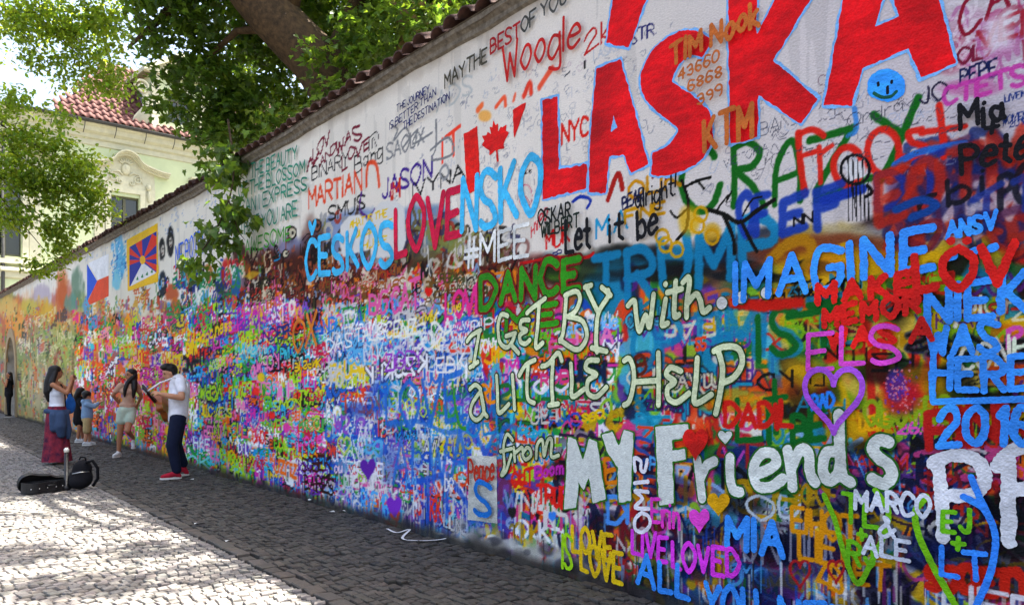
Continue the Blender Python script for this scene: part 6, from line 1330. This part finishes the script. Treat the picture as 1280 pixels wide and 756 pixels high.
def shoe(name, ank, toe, parent, m, m2, s=1.0):
    a = Vector(ank); t = Vector(toe); d = (t - a); d.z = 0; d.normalize(); z0 = min(a.z, t.z)
    heel = Vector((a.x, a.y, t.z)) - d * .045 * s
    o = flesh(name, [('c', [heel + Vector((0, 0, .012)), a + Vector((0, 0, -.005)), a.lerp(t, .5) + Vector((0, 0, -.0)), t + Vector((0, 0, .008))], [.038 * s, .044 * s, .042 * s, .034 * s]), ('c', [a, a + Vector((0, 0, .035))], [.042 * s, .04 * s])], .011, m, parent)
    mb = MB(); n = 14; pr = []
    for k in range(n):
        an = 2 * math.pi * k / n; L = (t - heel).length / 2 + .04 * s; c = (heel + t) / 2; sd = Vector((-d.y, d.x, 0)); pr.append(c + d * L * math.cos(an) + sd * .046 * s * math.sin(an))
    mb.add([(p.x, p.y, t.z - .03) for p in pr] + [(p.x, p.y, t.z - .004) for p in pr], [tuple(range(n))[::-1], tuple(range(n, 2 * n))] + [(i, (i + 1) % n, n + (i + 1) % n, n + i) for i in range(n)])
    mb.build('sole', m2, o)
    return o
# --- guitarist
pg = person(219, 598, 'man in white t-shirt, navy jeans and red sneakers playing a guitar'); hs, HP = head((-.085, -.01, 1.565), (-.9, -.32, -.38))
body = hs + [('c', [(-.05, 0, 1.53), (.01, 0, 1.46)], [.055, .062]), ('c', [(.04, 0, 1.42), (.05, 0, 1.25), (.04, 0, 1.02), (.035, 0, .92)], [.11, .13, .115, .12]),
    ('c', [(.07, -.15, 1.42), (.09, -.26, 1.2), (-.06, -.30, 1.225), (-.20, -.31, 1.26)], [.056, .045, .042, .028]), ('c', [(.0, .15, 1.40), (-.02, .28, 1.18), (-.1, .22, 1.09), (-.20, .12, 1.07)], [.056, .045, .04, .027]),
    ('c', [(.04, -.085, .92), (-.045, -.11, .5), (.02, -.09, .1)], [.092, .062, .04]), ('c', [(.04, .085, .92), (.0, .14, .5), (.12, .28, .15)], [.092, .062, .04])]
body += hand((-.20, -.31, 1.26), (-.9, .1, .25), (.2, -.4, .8), 1.1, 1, -1) + hand((-.20, .12, 1.07), (-.2, -.9, -.1), (-.9, .2, .2), .7, 1, 1)
bd = flesh('body', body, .0105, m_skin, pg, 2)
eyes(HP, 1, bd, m_eye, m_hair)
flesh('hair', [('e', HP(-.03, 0, .055), (.105, .09, .08)), ('e', HP(.03, 0, .1), (.065, .07, .045)), ('e', HP(-.065, 0, .01), (.07, .088, .10)), ('e', HP(.045, .01, .098), (.045, .06, .036)), ('e', HP(-.035, .07, .01), (.04, .02, .05)), ('e', HP(-.035, -.07, .01), (.04, .02, .05)), ('e', HP(.0, .03, .125), (.05, .04, .03))], .012, m_hair, pg, 3)
flesh('t_shirt', [('c', [(.035, 0, 1.44), (.05, 0, 1.27), (.045, 0, 1.05), (.04, 0, .88)], [.115, .148, .14, .142]), ('c', [(.065, -.12, 1.43), (.085, -.205, 1.31)], [.082, .068]), ('c', [(.01, .12, 1.42), (-.0, .22, 1.3)], [.08, .066]), ('e', (.04, 0, 1.42), (.09, .19, .06)), ('e', (.04, 0, 1.22), (.135, .185, .15)), ('e', (.04, 0, .94), (.135, .175, .13))], .014, m_wsh, pg, 3)
flesh('jeans', [('c', [(.04, 0, .95), (.04, 0, .86)], [.13, .135]), ('e', (.05, 0, .9), (.125, .165, .1)), ('c', [(.035, -.085, .88), (-.04, -.11, .5), (.02, -.09, .13)], [.116, .09, .07]), ('c', [(.045, .085, .88), (.005, .14, .5), (.115, .27, .19)], [.116, .09, .07])], .014, m_jean, pg, 3)
shoe('shoe', (.01, -.09, .085), (-.17, -.12, .03), pg, m_red, m_rub, .98); shoe('shoe', (.12, .28, .12), (-.03, .25, .03), pg, m_red, m_rub, .95)
# guitar with its neck towards the street
m_gtop = mat('amber spruce', lin('a4602a'), .3, .2, 12, coat=.4); m_gside = mat('mahogany', lin('94501f'), .3, .2, 12, coat=.4); m_gneck = mat('dark wood', lin('2a1a12'), .45); m_steel = mat('steel', (.6, .6, .6), .3, metallic=.9)
gx, gy = G(219, 598)
gt = empty('guitar', (0, 0, 0)); tag(gt, 'amber acoustic guitar hung on a white strap in the arms of the man', 'guitar')
gt.location = (gx, gy, .008); gt.rotation_euler = (0, 0, math.atan2(-gx, gy))
gm = empty('guitar_frame', (-.19, .16, 1.08), 0, gt) if False else None
ax = Vector((-.21, -.62, .30)).normalized(); nr = Vector((-.92, .22, -.2)); nr = (nr - ax * nr.dot(ax)).normalized(); sd_ = nr.cross(ax)
gc = Vector((-.20, .17, 1.05))
def GP(a, b, c): return tuple(gc + ax * a + sd_ * b + nr * c)
prof = [(-.24, 0), (-.235, .09), (-.2, .155), (-.13, .19), (-.05, .178), (.02, .135), (.07, .118), (.12, .132), (.18, .142), (.225, .11), (.24, .04)]; out_ = catmull(np.array(prof), 4); ol = [tuple(p) for p in out_] + [(a, -b) for a, b in out_[::-1]]
def slab(c0, c1, sc_=1): n = len(ol); return [GP(a * sc_, b * sc_, c0) for a, b in ol] + [GP(a * sc_, b * sc_, c1) for a, b in ol], [tuple(range(n))[::-1], tuple(range(n, 2 * n))] + [(i, (i + 1) % n, n + (i + 1) % n, n + i) for i in range(n)]
MB().add(*slab(-.09, 0)).build('guitar_body', m_gside, gt); MB().add(*slab(.001, .006, .985)).build('soundboard', m_gtop, gt)
n = 20; MB().add([GP(.06 + .05 * math.cos(2 * math.pi * k / n), .05 * math.sin(2 * math.pi * k / n), .0068) for k in range(n)], [tuple(range(n))]).build('sound_hole', m_gneck, gt)
def gbox(a0, a1, b, c0, c1, b1=None): b1 = b if b1 is None else b1; return [GP(a0, -b, c0), GP(a1, -b1, c0), GP(a1, b1, c0), GP(a0, b, c0), GP(a0, -b, c1), GP(a1, -b1, c1), GP(a1, b1, c1), GP(a0, b, c1)], [(0, 3, 2, 1), (4, 5, 6, 7), (0, 1, 5, 4), (1, 2, 6, 5), (2, 3, 7, 6), (3, 0, 4, 7)]
MB().add(*gbox(.12, .6, .028, .008, .02, .022)).add(*gbox(.24, .6, .022, -.02, .0075, .02)).build('neck', m_gneck, gt); hd = MB().add(*gbox(.6, .76, .03, -.012, .012, .038)).build('headstock', m_gneck, gt)
for k in range(3):
    for q in (-1, 1): MB().tube([GP(.64 + k * .045, q * .035, 0), GP(.64 + k * .045, q * .065, 0)], [.006, .01], 6).build('tuning_peg', m_steel, hd, True)
MB().add(*gbox(-.16, -.13, .07, .007, .016)).build('bridge', m_gneck, gt)
mb = MB()
for k in range(6): mb.tube([GP(-.145, -.02 + k * .008, .018), GP(.62, -.016 + k * .0064, .024)], .0016, 4)
mb.build('strings', m_steel, gt)
MB().tube([GP(.6, .0, -.01), (-.2, -.22, 1.42), (-.03, -.14, 1.49), (.09, -.02, 1.50), (.19, .1, 1.42), (.2, .12, 1.2), GP(-.22, 0, -.05)], .012, 6).build('strap', m_wsh, gt, True)
# --- woman leaning on the wall
pw_ = person(152, 571, 'smiling woman in peach top and pale denim shorts leaning on the painted wall'); k0 = -.10
hs, HP = head((.15, -.02, 1.545), (-.85, -.5, -.05), .97)
body = hs + [('c', [(.145, 0, 1.47), (.135, .0, 1.39)], [.045, .05]), ('c', [(.13, 0, 1.34), (.13, 0, 1.22), (.11, .02, 1.02), (.09, .02, .9)], [.09, .105, .088, .115]),
    ('c', [(-.03, -.06, 1.34), (-.15, .0, 1.16), (-.05, .12, 1.02)], [.045, .036, .026]), ('c', [(.27, .05, 1.34), (.34, .12, 1.13), (.27, .2, .96)], [.045, .036, .026]),
    ('c', [(.01, -.03, .85), (-.03, -.06, .45), (-.05, -.05, .08)], [.085, .055, .034]), ('c', [(.16, .02, .85), (.10, -.24, .5), (.2, .16, .34)], [.085, .055, .034]), ('c', [(.2, .16, .34), (.2, .1, .25)], [.032, .026])]
body += hand((-.05, .12, 1.02), (.7, .5, -.4), (-.4, .5, .5), .5, .9) + hand((.27, .2, .96), (-.5, .3, -.8), (.5, .5, .2), .5, .9)
bd = flesh('body', body, .0105, m_skin2, pw_, 2); eyes(HP, .97, bd, m_eye, m_hair)
flesh('hair', [('e', HP(-.03, 0, .05), (.1, .09, .075)), ('c', [HP(-.065, .06, .0), (.1, -.1, 1.40), (.06, -.14, 1.28), (.05, -.14, 1.14)], [.045, .04, .04, .02]), ('c', [HP(-.06, -.06, .0), (.22, -.06, 1.40), (.215, -.11, 1.28), (.2, -.12, 1.12)], [.06, .06, .055, .02]), ('e', HP(-.07, 0, -.04), (.07, .09, .1))], .013, m_hair, pw_, 3)
flesh('top', [('c', [(.13, 0, 1.33), (.13, 0, 1.2), (.11, .02, 1.0), (.1, .02, .93)], [.105, .12, .105, .12]), ('e', (.12, -.0, 1.33), (.19, .085, .06)), ('e', (.1, -.05, 1.24), (.14, .1, .09)), ('c', [(-.02, -.06, 1.34), (-.09, -.03, 1.25)], [.062, .054]), ('c', [(.26, .05, 1.34), (.3, .09, 1.24)], [.062, .054]), ('e', (.1, .02, .98), (.15, .115, .07))], .014, m_peach, pw_, 3)
flesh('shorts', [('e', (.09, .01, .88), (.165, .125, .1)), ('c', [(.01, -.03, .84), (-.01, -.045, .68)], [.1, .095]), ('c', [(.16, .01, .84), (.135, -.11, .68)], [.1, .095])], .014, m_mint, pw_, 3)
shoe('shoe', (-.05, -.05, .075), (-.13, -.17, .03), pw_, m_sock, m_rub, .9); shoe('shoe', (.2, .1, .24), (.2, .0, .17), pw_, m_sock, m_rub, .85)
# --- woman with the long skirt taking a picture
ps = person(71, 580, 'woman with long dark hair in white tank top and red print skirt taking a picture'); hs, HP = head((.0, 0, 1.59), (.93, .3, .02), .97)
body = hs + [('c', [(-.015, 0, 1.51), (-.03, 0, 1.42)], [.047, .052]), ('c', [(-.03, 0, 1.36), (-.02, 0, 1.24), (0, 0, 1.02), (0, 0, .9)], [.095, .112, .1, .13]),
    ('c', [(-.06, -.15, 1.37), (.15, -.2, 1.23), (.22, -.06, 1.43)], [.047, .038, .026]), ('c', [(.02, .16, 1.38), (.2, .2, 1.26), (.25, .06, 1.45)], [.047, .038, .026]),
    ('c', [(0, -.08, .88), (0, -.08, .45), (.0, -.09, .07), (.1, -.1, .03)], [.09, .06, .036, .03]), ('c', [(0, .08, .88), (0, .08, .45), (.0, .08, .07), (.1, .09, .03)], [.09, .06, .036, .03])]
body += hand((.22, -.06, 1.43), (.1, .35, .9), (.2, -.9, .2), .9, .9) + hand((.25, .06, 1.45), (.1, -.35, .9), (.2, .9, .2), .9, .9, -1)
bd = flesh('body', body, .0105, m_skin2, ps, 2); eyes(HP, .97, bd, m_eye, m_hair)
flesh('hair', [('e', HP(-.035, 0, .045), (.105, .09, .08)), ('c', [HP(-.07, .0, .0), (-.11, -.01, 1.42), (-.13, -.02, 1.25), (-.12, -.03, 1.1)], [.08, .085, .08, .035]), ('c', [HP(-.04, -.06, -.0), (-.07, -.12, 1.42), (-.1, -.13, 1.28)], [.045, .05, .025])], .013, m_hair, ps, 3)
flesh('tank_top', [('c', [(-.03, 0, 1.33), (-.015, 0, 1.22), (0, 0, 1.02), (0, 0, .96)], [.1, .128, .118, .125]), ('e', (-.0, 0, 1.22), (.135, .15, .1)), ('c', [(-.04, -.09, 1.38), (-.03, -.09, 1.3)], [.03, .06]), ('c', [(-.02, .09, 1.38), (-.02, .09, 1.3)], [.03, .06]), ('e', (0, 0, 1.0), (.125, .16, .06))], .014, m_wsh, ps, 3)
mb = MB(); n = 36; rows = [(1.0, .135, .165), (.9, .16, .18), (.7, .175, .19), (.4, .19, .2), (.15, .215, .22), (.045, .225, .225)]
vv = []; ff = []
for j, (z, a, b_) in enumerate(rows):
    for k in range(n):
        an = 2 * math.pi * k / n; w_ = 1 + (.10 * j / 5) * math.sin(9 * an + j * .2); vv.append((a * w_ * math.cos(an), b_ * w_ * math.sin(an), z))
for j in range(len(rows) - 1):
    for k in range(n): ff.append((j * n + k, (j + 1) * n + k, (j + 1) * n + (k + 1) % n, j * n + (k + 1) % n))
mb.add(vv, ff); mb.build('skirt', m_skirt, ps, True)
flesh('tied_jacket', [('c', [(.17, -.05, .9), (.0, -.2, .9), (-.16, -.05, .92), (-.02, .17, .92), (.15, .06, .9)], [.045] * 5), ('c', [(.06, -.2, .84), (.05, -.22, .66), (.07, -.2, .52)], [.085, .1, .07]), ('c', [(-.05, -.19, .84), (-.05, -.21, .62)], [.07, .06]), ('c', [(.14, -.1, .86), (.18, -.12, .6), (.17, -.12, .46)], [.05, .05, .04])], .015, m_den, ps, 2)
MB().tube([(.02, .08, 1.40), (.07, -.06, 1.37), (.12, -.14, 1.2), (.13, -.16, 1.0)], .011, 5).build('bag_strap', m_black, ps, True)
x, y = G(71, 580); rz = math.atan2(-x, y)
ph = empty('phone', (x, y, 0), rz); tag(ph, 'small phone held up by the woman in the red skirt', 'phone'); MB().box(.255, .265, -.035, .035, 1.47, 1.60).build('phone_case', m_black, ph, bevel=.004); MB().box(.2545, .2549, -.03, .03, 1.478, 1.592).build('screen', mat('phone screen', (.05, .06, .07), .1, spec=.6), ph)
sb = empty('shoulder_bag', (x, y, 0), rz); tag(sb, 'bright blue cloth bag hanging from the arm of the photographing woman', 'bag')
flesh('bag_pouch', [('e', (.21, .2, 1.02), (.085, .05, .16)), ('c', [(.21, .2, 1.1), (.2, .2, 1.2)], [.06, .03])], .013, cloth('blue nylon', '2a66b8'), sb, 3); MB().tube([(.17, .2, 1.12), (.16, .19, 1.26), (.22, .2, 1.27), (.25, .2, 1.12)], .01, 5).build('bag_strap', m_black, sb, True)
# --- children
pc = person(109, 557, 'child in pale blue hooded top and khaki shorts reaching to the wall'); hs, HP = head((-.0, 0, 1.10), (.9, .4, .0), .88)
body = hs + [('c', [(-.01, 0, 1.03), (-.01, 0, .96)], [.04, .045]), ('c', [(0, 0, .93), (0, 0, .62)], [.09, .1]), ('c', [(.0, -.12, .92), (.14, -.14, .86), (.25, .0, .95)], [.035, .03, .022]), ('c', [(.02, .12, .92), (.15, .14, .86), (.26, .08, .95)], [.035, .03, .022]),
    ('c', [(0, -.06, .55), (-.02, -.06, .28), (-.04, -.06, .06)], [.07, .045, .03]), ('c', [(0, .06, .55), (.03, .07, .28), (.05, .08, .06)], [.07, .045, .03])] + hand((.25, .0, .95), (.6, .3, .5), (-.5, -.3, .6), .5, .75) + hand((.26, .08, .95), (.6, .3, .5), (-.5, -.3, .6), .5, .75)
bd = flesh('body', body, .0105, m_skin, pc, 2); eyes(HP, .88, bd, m_eye, m_hair2)
flesh('hair', [('e', HP(-.02, 0, .045), (.1, .09, .075)), ('e', HP(-.06, 0, -.01), (.05, .08, .06))], .013, m_hair, pc, 3)
flesh('hooded_top', [('c', [(0, 0, .93), (0, 0, .64)], [.105, .125]), ('e', (0, 0, .9), (.1, .15, .06)), ('c', [(0, -.12, .91), (.14, -.145, .86), (.21, -.05, .92)], [.055, .05, .04]), ('c', [(.02, .12, .91), (.15, .145, .86), (.22, .1, .92)], [.055, .05, .04]), ('e', (-.07, 0, .97), (.06, .09, .055))], .014, m_hood, pc, 3)
flesh('shorts', [('e', (0, 0, .58), (.115, .13, .09)), ('c', [(0, -.06, .55), (-.01, -.065, .33)], [.085, .08]), ('c', [(0, .06, .55), (.02, .07, .33)], [.085, .08])], .014, m_khk, pc, 3)
shoe('shoe', (-.04, -.06, .07), (.06, -.08, .03), pc, m_sock, m_rub, .75); shoe('shoe', (.05, .08, .07), (.15, .08, .03), pc, m_sock, m_rub, .75)
pk = person(100, 553, 'child with long dark hair in black dress standing behind the other child'); hs, HP = head((.02, 0, 1.16), (.8, .6, 0), .88)
body = hs + [('c', [(.0, 0, 1.08), (0, 0, 1.0)], [.04, .045]), ('c', [(0, 0, .97), (0, 0, .66)], [.09, .1]), ('c', [(.0, -.12, .96), (.04, -.15, .78), (.12, -.1, .68)], [.035, .03, .022]), ('c', [(.02, .12, .96), (.14, .14, .86), (.26, .1, .9)], [.035, .03, .022]),
    ('c', [(0, -.06, .58), (-.02, -.06, .3), (-.05, -.06, .06)], [.07, .045, .03]), ('c', [(0, .06, .58), (.04, .06, .3), (.05, .06, .06)], [.07, .045, .03])] + hand((.12, -.1, .68), (.5, .2, -.7), (-.5, -.5, .4), .5, .75) + hand((.26, .1, .9), (.6, .3, .5), (-.5, -.3, .6), .5, .75)
bd = flesh('body', body, .0105, m_skin2, pk, 2); eyes(HP, .88, bd, m_eye, m_hair)
flesh('hair', [('e', HP(-.02, 0, .045), (.1, .092, .08)), ('c', [HP(-.06, 0, 0), (-.07, 0, 1.05), (-.08, 0, .93)], [.075, .075, .04])], .013, m_hair, pk, 3)
flesh('dress', [('c', [(0, 0, .98), (0, 0, .7)], [.1, .12]), ('e', (0, 0, .95), (.09, .14, .05)), ('c', [(0, 0, .72), (0, 0, .5)], [.13, .15]), ('c', [(0, -.12, .95), (.02, -.14, .86)], [.05, .045]), ('c', [(.02, .12, .95), (.09, .14, .89)], [.05, .045])], .015, m_black, pk, 3)
shoe('shoe', (-.05, -.06, .07), (.05, -.08, .03), pk, m_sock, m_rub, .75); shoe('shoe', (.05, .06, .07), (.14, .06, .03), pk, m_sock, m_rub, .75)
# --- woman in black by the far door
pb = person(11, 521, 'woman in black clothes with a raised hand beside the arched door'); hs, HP = head((.0, 0, 1.6), (-.8, -.4, 0), .97)
body = hs + [('c', [(0, 0, 1.52), (0, 0, 1.42)], [.046, .05]), ('c', [(0, 0, 1.38), (0, 0, 1.2), (0, 0, .95)], [.09, .11, .12]), ('c', [(-.06, -.14, 1.4), (-.1, -.2, 1.16), (-.2, -.16, 1.38)], [.045, .036, .025]), ('c', [(.1, .12, 1.4), (.14, .14, 1.14), (.1, .05, .95)], [.045, .036, .025]),
    ('c', [(0, -.08, .9), (0, -.08, .48), (.0, -.08, .07)], [.09, .06, .036]), ('c', [(0, .08, .9), (0, .08, .48), (.03, .1, .07)], [.09, .06, .036])] + hand((-.2, -.16, 1.38), (-.2, 0, 1), (-.8, -.3, 0), .6, .9) + hand((.1, .05, .95), (-.2, -.2, -1), (.8, -.3, 0), .6, .9)
bd = flesh('body', body, .0125, m_skin2, pb, 2); eyes(HP, .97, bd, m_eye, m_hair)
flesh('hair', [('e', HP(-.03, 0, .04), (.1, .09, .085)), ('c', [HP(-.06, 0, 0), (.07, 0, 1.42), (.08, 0, 1.28)], [.08, .08, .04])], .014, m_hair, pb, 3)
flesh('black_top', [('c', [(0, 0, 1.38), (0, 0, 1.2), (0, 0, .85)], [.1, .13, .15]), ('e', (0, 0, 1.36), (.1, .17, .06)), ('c', [(.1, .12, 1.4), (.12, .13, 1.25)], [.055, .05])], .015, m_black, pb, 3)
flesh('black_trousers', [('c', [(0, -.08, .88), (0, -.08, .48), (0, -.08, .12)], [.11, .075, .055]), ('c', [(0, .08, .88), (0, .08, .48), (.02, .1, .12)], [.11, .075, .055])], .015, m_black, pb, 3)
shoe('shoe', (0, -.08, .075), (-.1, -.14, .03), pb, m_black, m_rub); shoe('shoe', (.03, .1, .075), (-.06, .06, .03), pb, m_black, m_rub)
# ------------------------------------------------------------------ guitar case, backpack and post on the sunlit setts
m_case = mat('black vinyl', lin('141416'), .45, .2, 30, .3, 60, spec=.45); m_plush = cloth('black plush', '0f0f12')
cx0, cy0 = G(60, 615); cs = empty('guitar_case', (cx0, cy0, .02), math.atan2(-cx0, cy0) + R(24)); tag(cs, 'black open guitar case with metal studs lying on the setts', 'case')
prof = [(-.5, 0), (-.48, .12), (-.40, .19), (-.28, .21), (-.14, .175), (0, .155), (.1, .15), (.2, .1), (.32, .075), (.48, .08), (.52, .05), (.52, 0)]
oc = catmull(np.array(prof), 3); co = [tuple(p) for p in oc] + [(a, -b) for a, b in oc[::-1][1:-1]]
def shell(h, th_=.018):
    n = len(co); ci = [(a * .955, b * .92) for a, b in co]; v = [(a, b, 0) for a, b in co] + [(a, b, h) for a, b in co] + [(a, b, h) for a, b in ci] + [(a, b, th_) for a, b in ci]
    f = [tuple(range(n))[::-1]]; 
    for k in range(3): f += [(k * n + i, k * n + (i + 1) % n, (k + 1) * n + (i + 1) % n, (k + 1) * n + i) for i in range(n)]
    f.append(tuple(range(3 * n, 4 * n))); return v, f
def scl(vf, k): return [(a * k, b * k, c) for a, b, c in vf[0]], vf[1]
MB().add(*scl(shell(.13), .62)).build('case_tray', m_case, cs)
lid = MB().add(*scl(shell(.05), .62)).build('case_lid', m_case, cs); lid.location = (0, .16, .13); lid.rotation_euler = (R(118), 0, 0)
for k, (a, b) in enumerate([(-.26, -.125), (-.16, -.125), (-.05, -.102), (.06, -.095), (.16, -.052), (.26, -.05)]): MB().ell((a, b, .055), (.008, .008, .008), 8, 6).build('stud', m_steel, cs, True)
MB().tube([(-.06, -.112, .08), (-.05, -.14, .085), (.03, -.13, .085), (.04, -.1, .08)], .011, 6).build('handle', m_case, cs, True)
bx0, by0 = G(101, 612); bp_ = empty('backpack', (bx0, by0, .012), math.atan2(-bx0, by0)); tag(bp_, 'slumped black backpack with a looped strap beside the guitar case', 'backpack')
flesh('pack', [('e', (0, 0, .15), (.15, .11, .15)), ('e', (.02, .0, .27), (.12, .09, .12)), ('e', (-.03, -.06, .1), (.12, .07, .09))], .014, m_black, bp_, 3)
MB().tube([(.06, -.08, .36), (.14, -.1, .38), (.2, -.1, .28), (.2, -.1, .14), (.14, -.1, .04)], .022, 6).build('strap', m_plush, bp_, True); MB().tube([(-.02, 0, .39), (0, 0, .43), (.05, 0, .42), (.06, 0, .38)], .012, 6).build('handle', m_plush, bp_, True)
MB().tube([(-.1, -.11, .22), (0, -.135, .24), (.1, -.11, .24)], .006, 5).build('zip', m_steel, bp_, True)
tx, ty = G(83, 613); po = empty('short_post', (tx, ty, .01)); tag(po, 'slim black post with pale cap standing among the bags', 'post')
MB().tube([(0, 0, 0), (0, 0, .05), (0, 0, .06), (0, 0, .5)], [.05, .046, .026, .026], 14).build('shaft', m_case, po, True); MB().tube([(0, 0, .50), (0, 0, .54), (0, 0, .56)], [.03, .032, .016], 14).build('cap', m_rub, po, True)
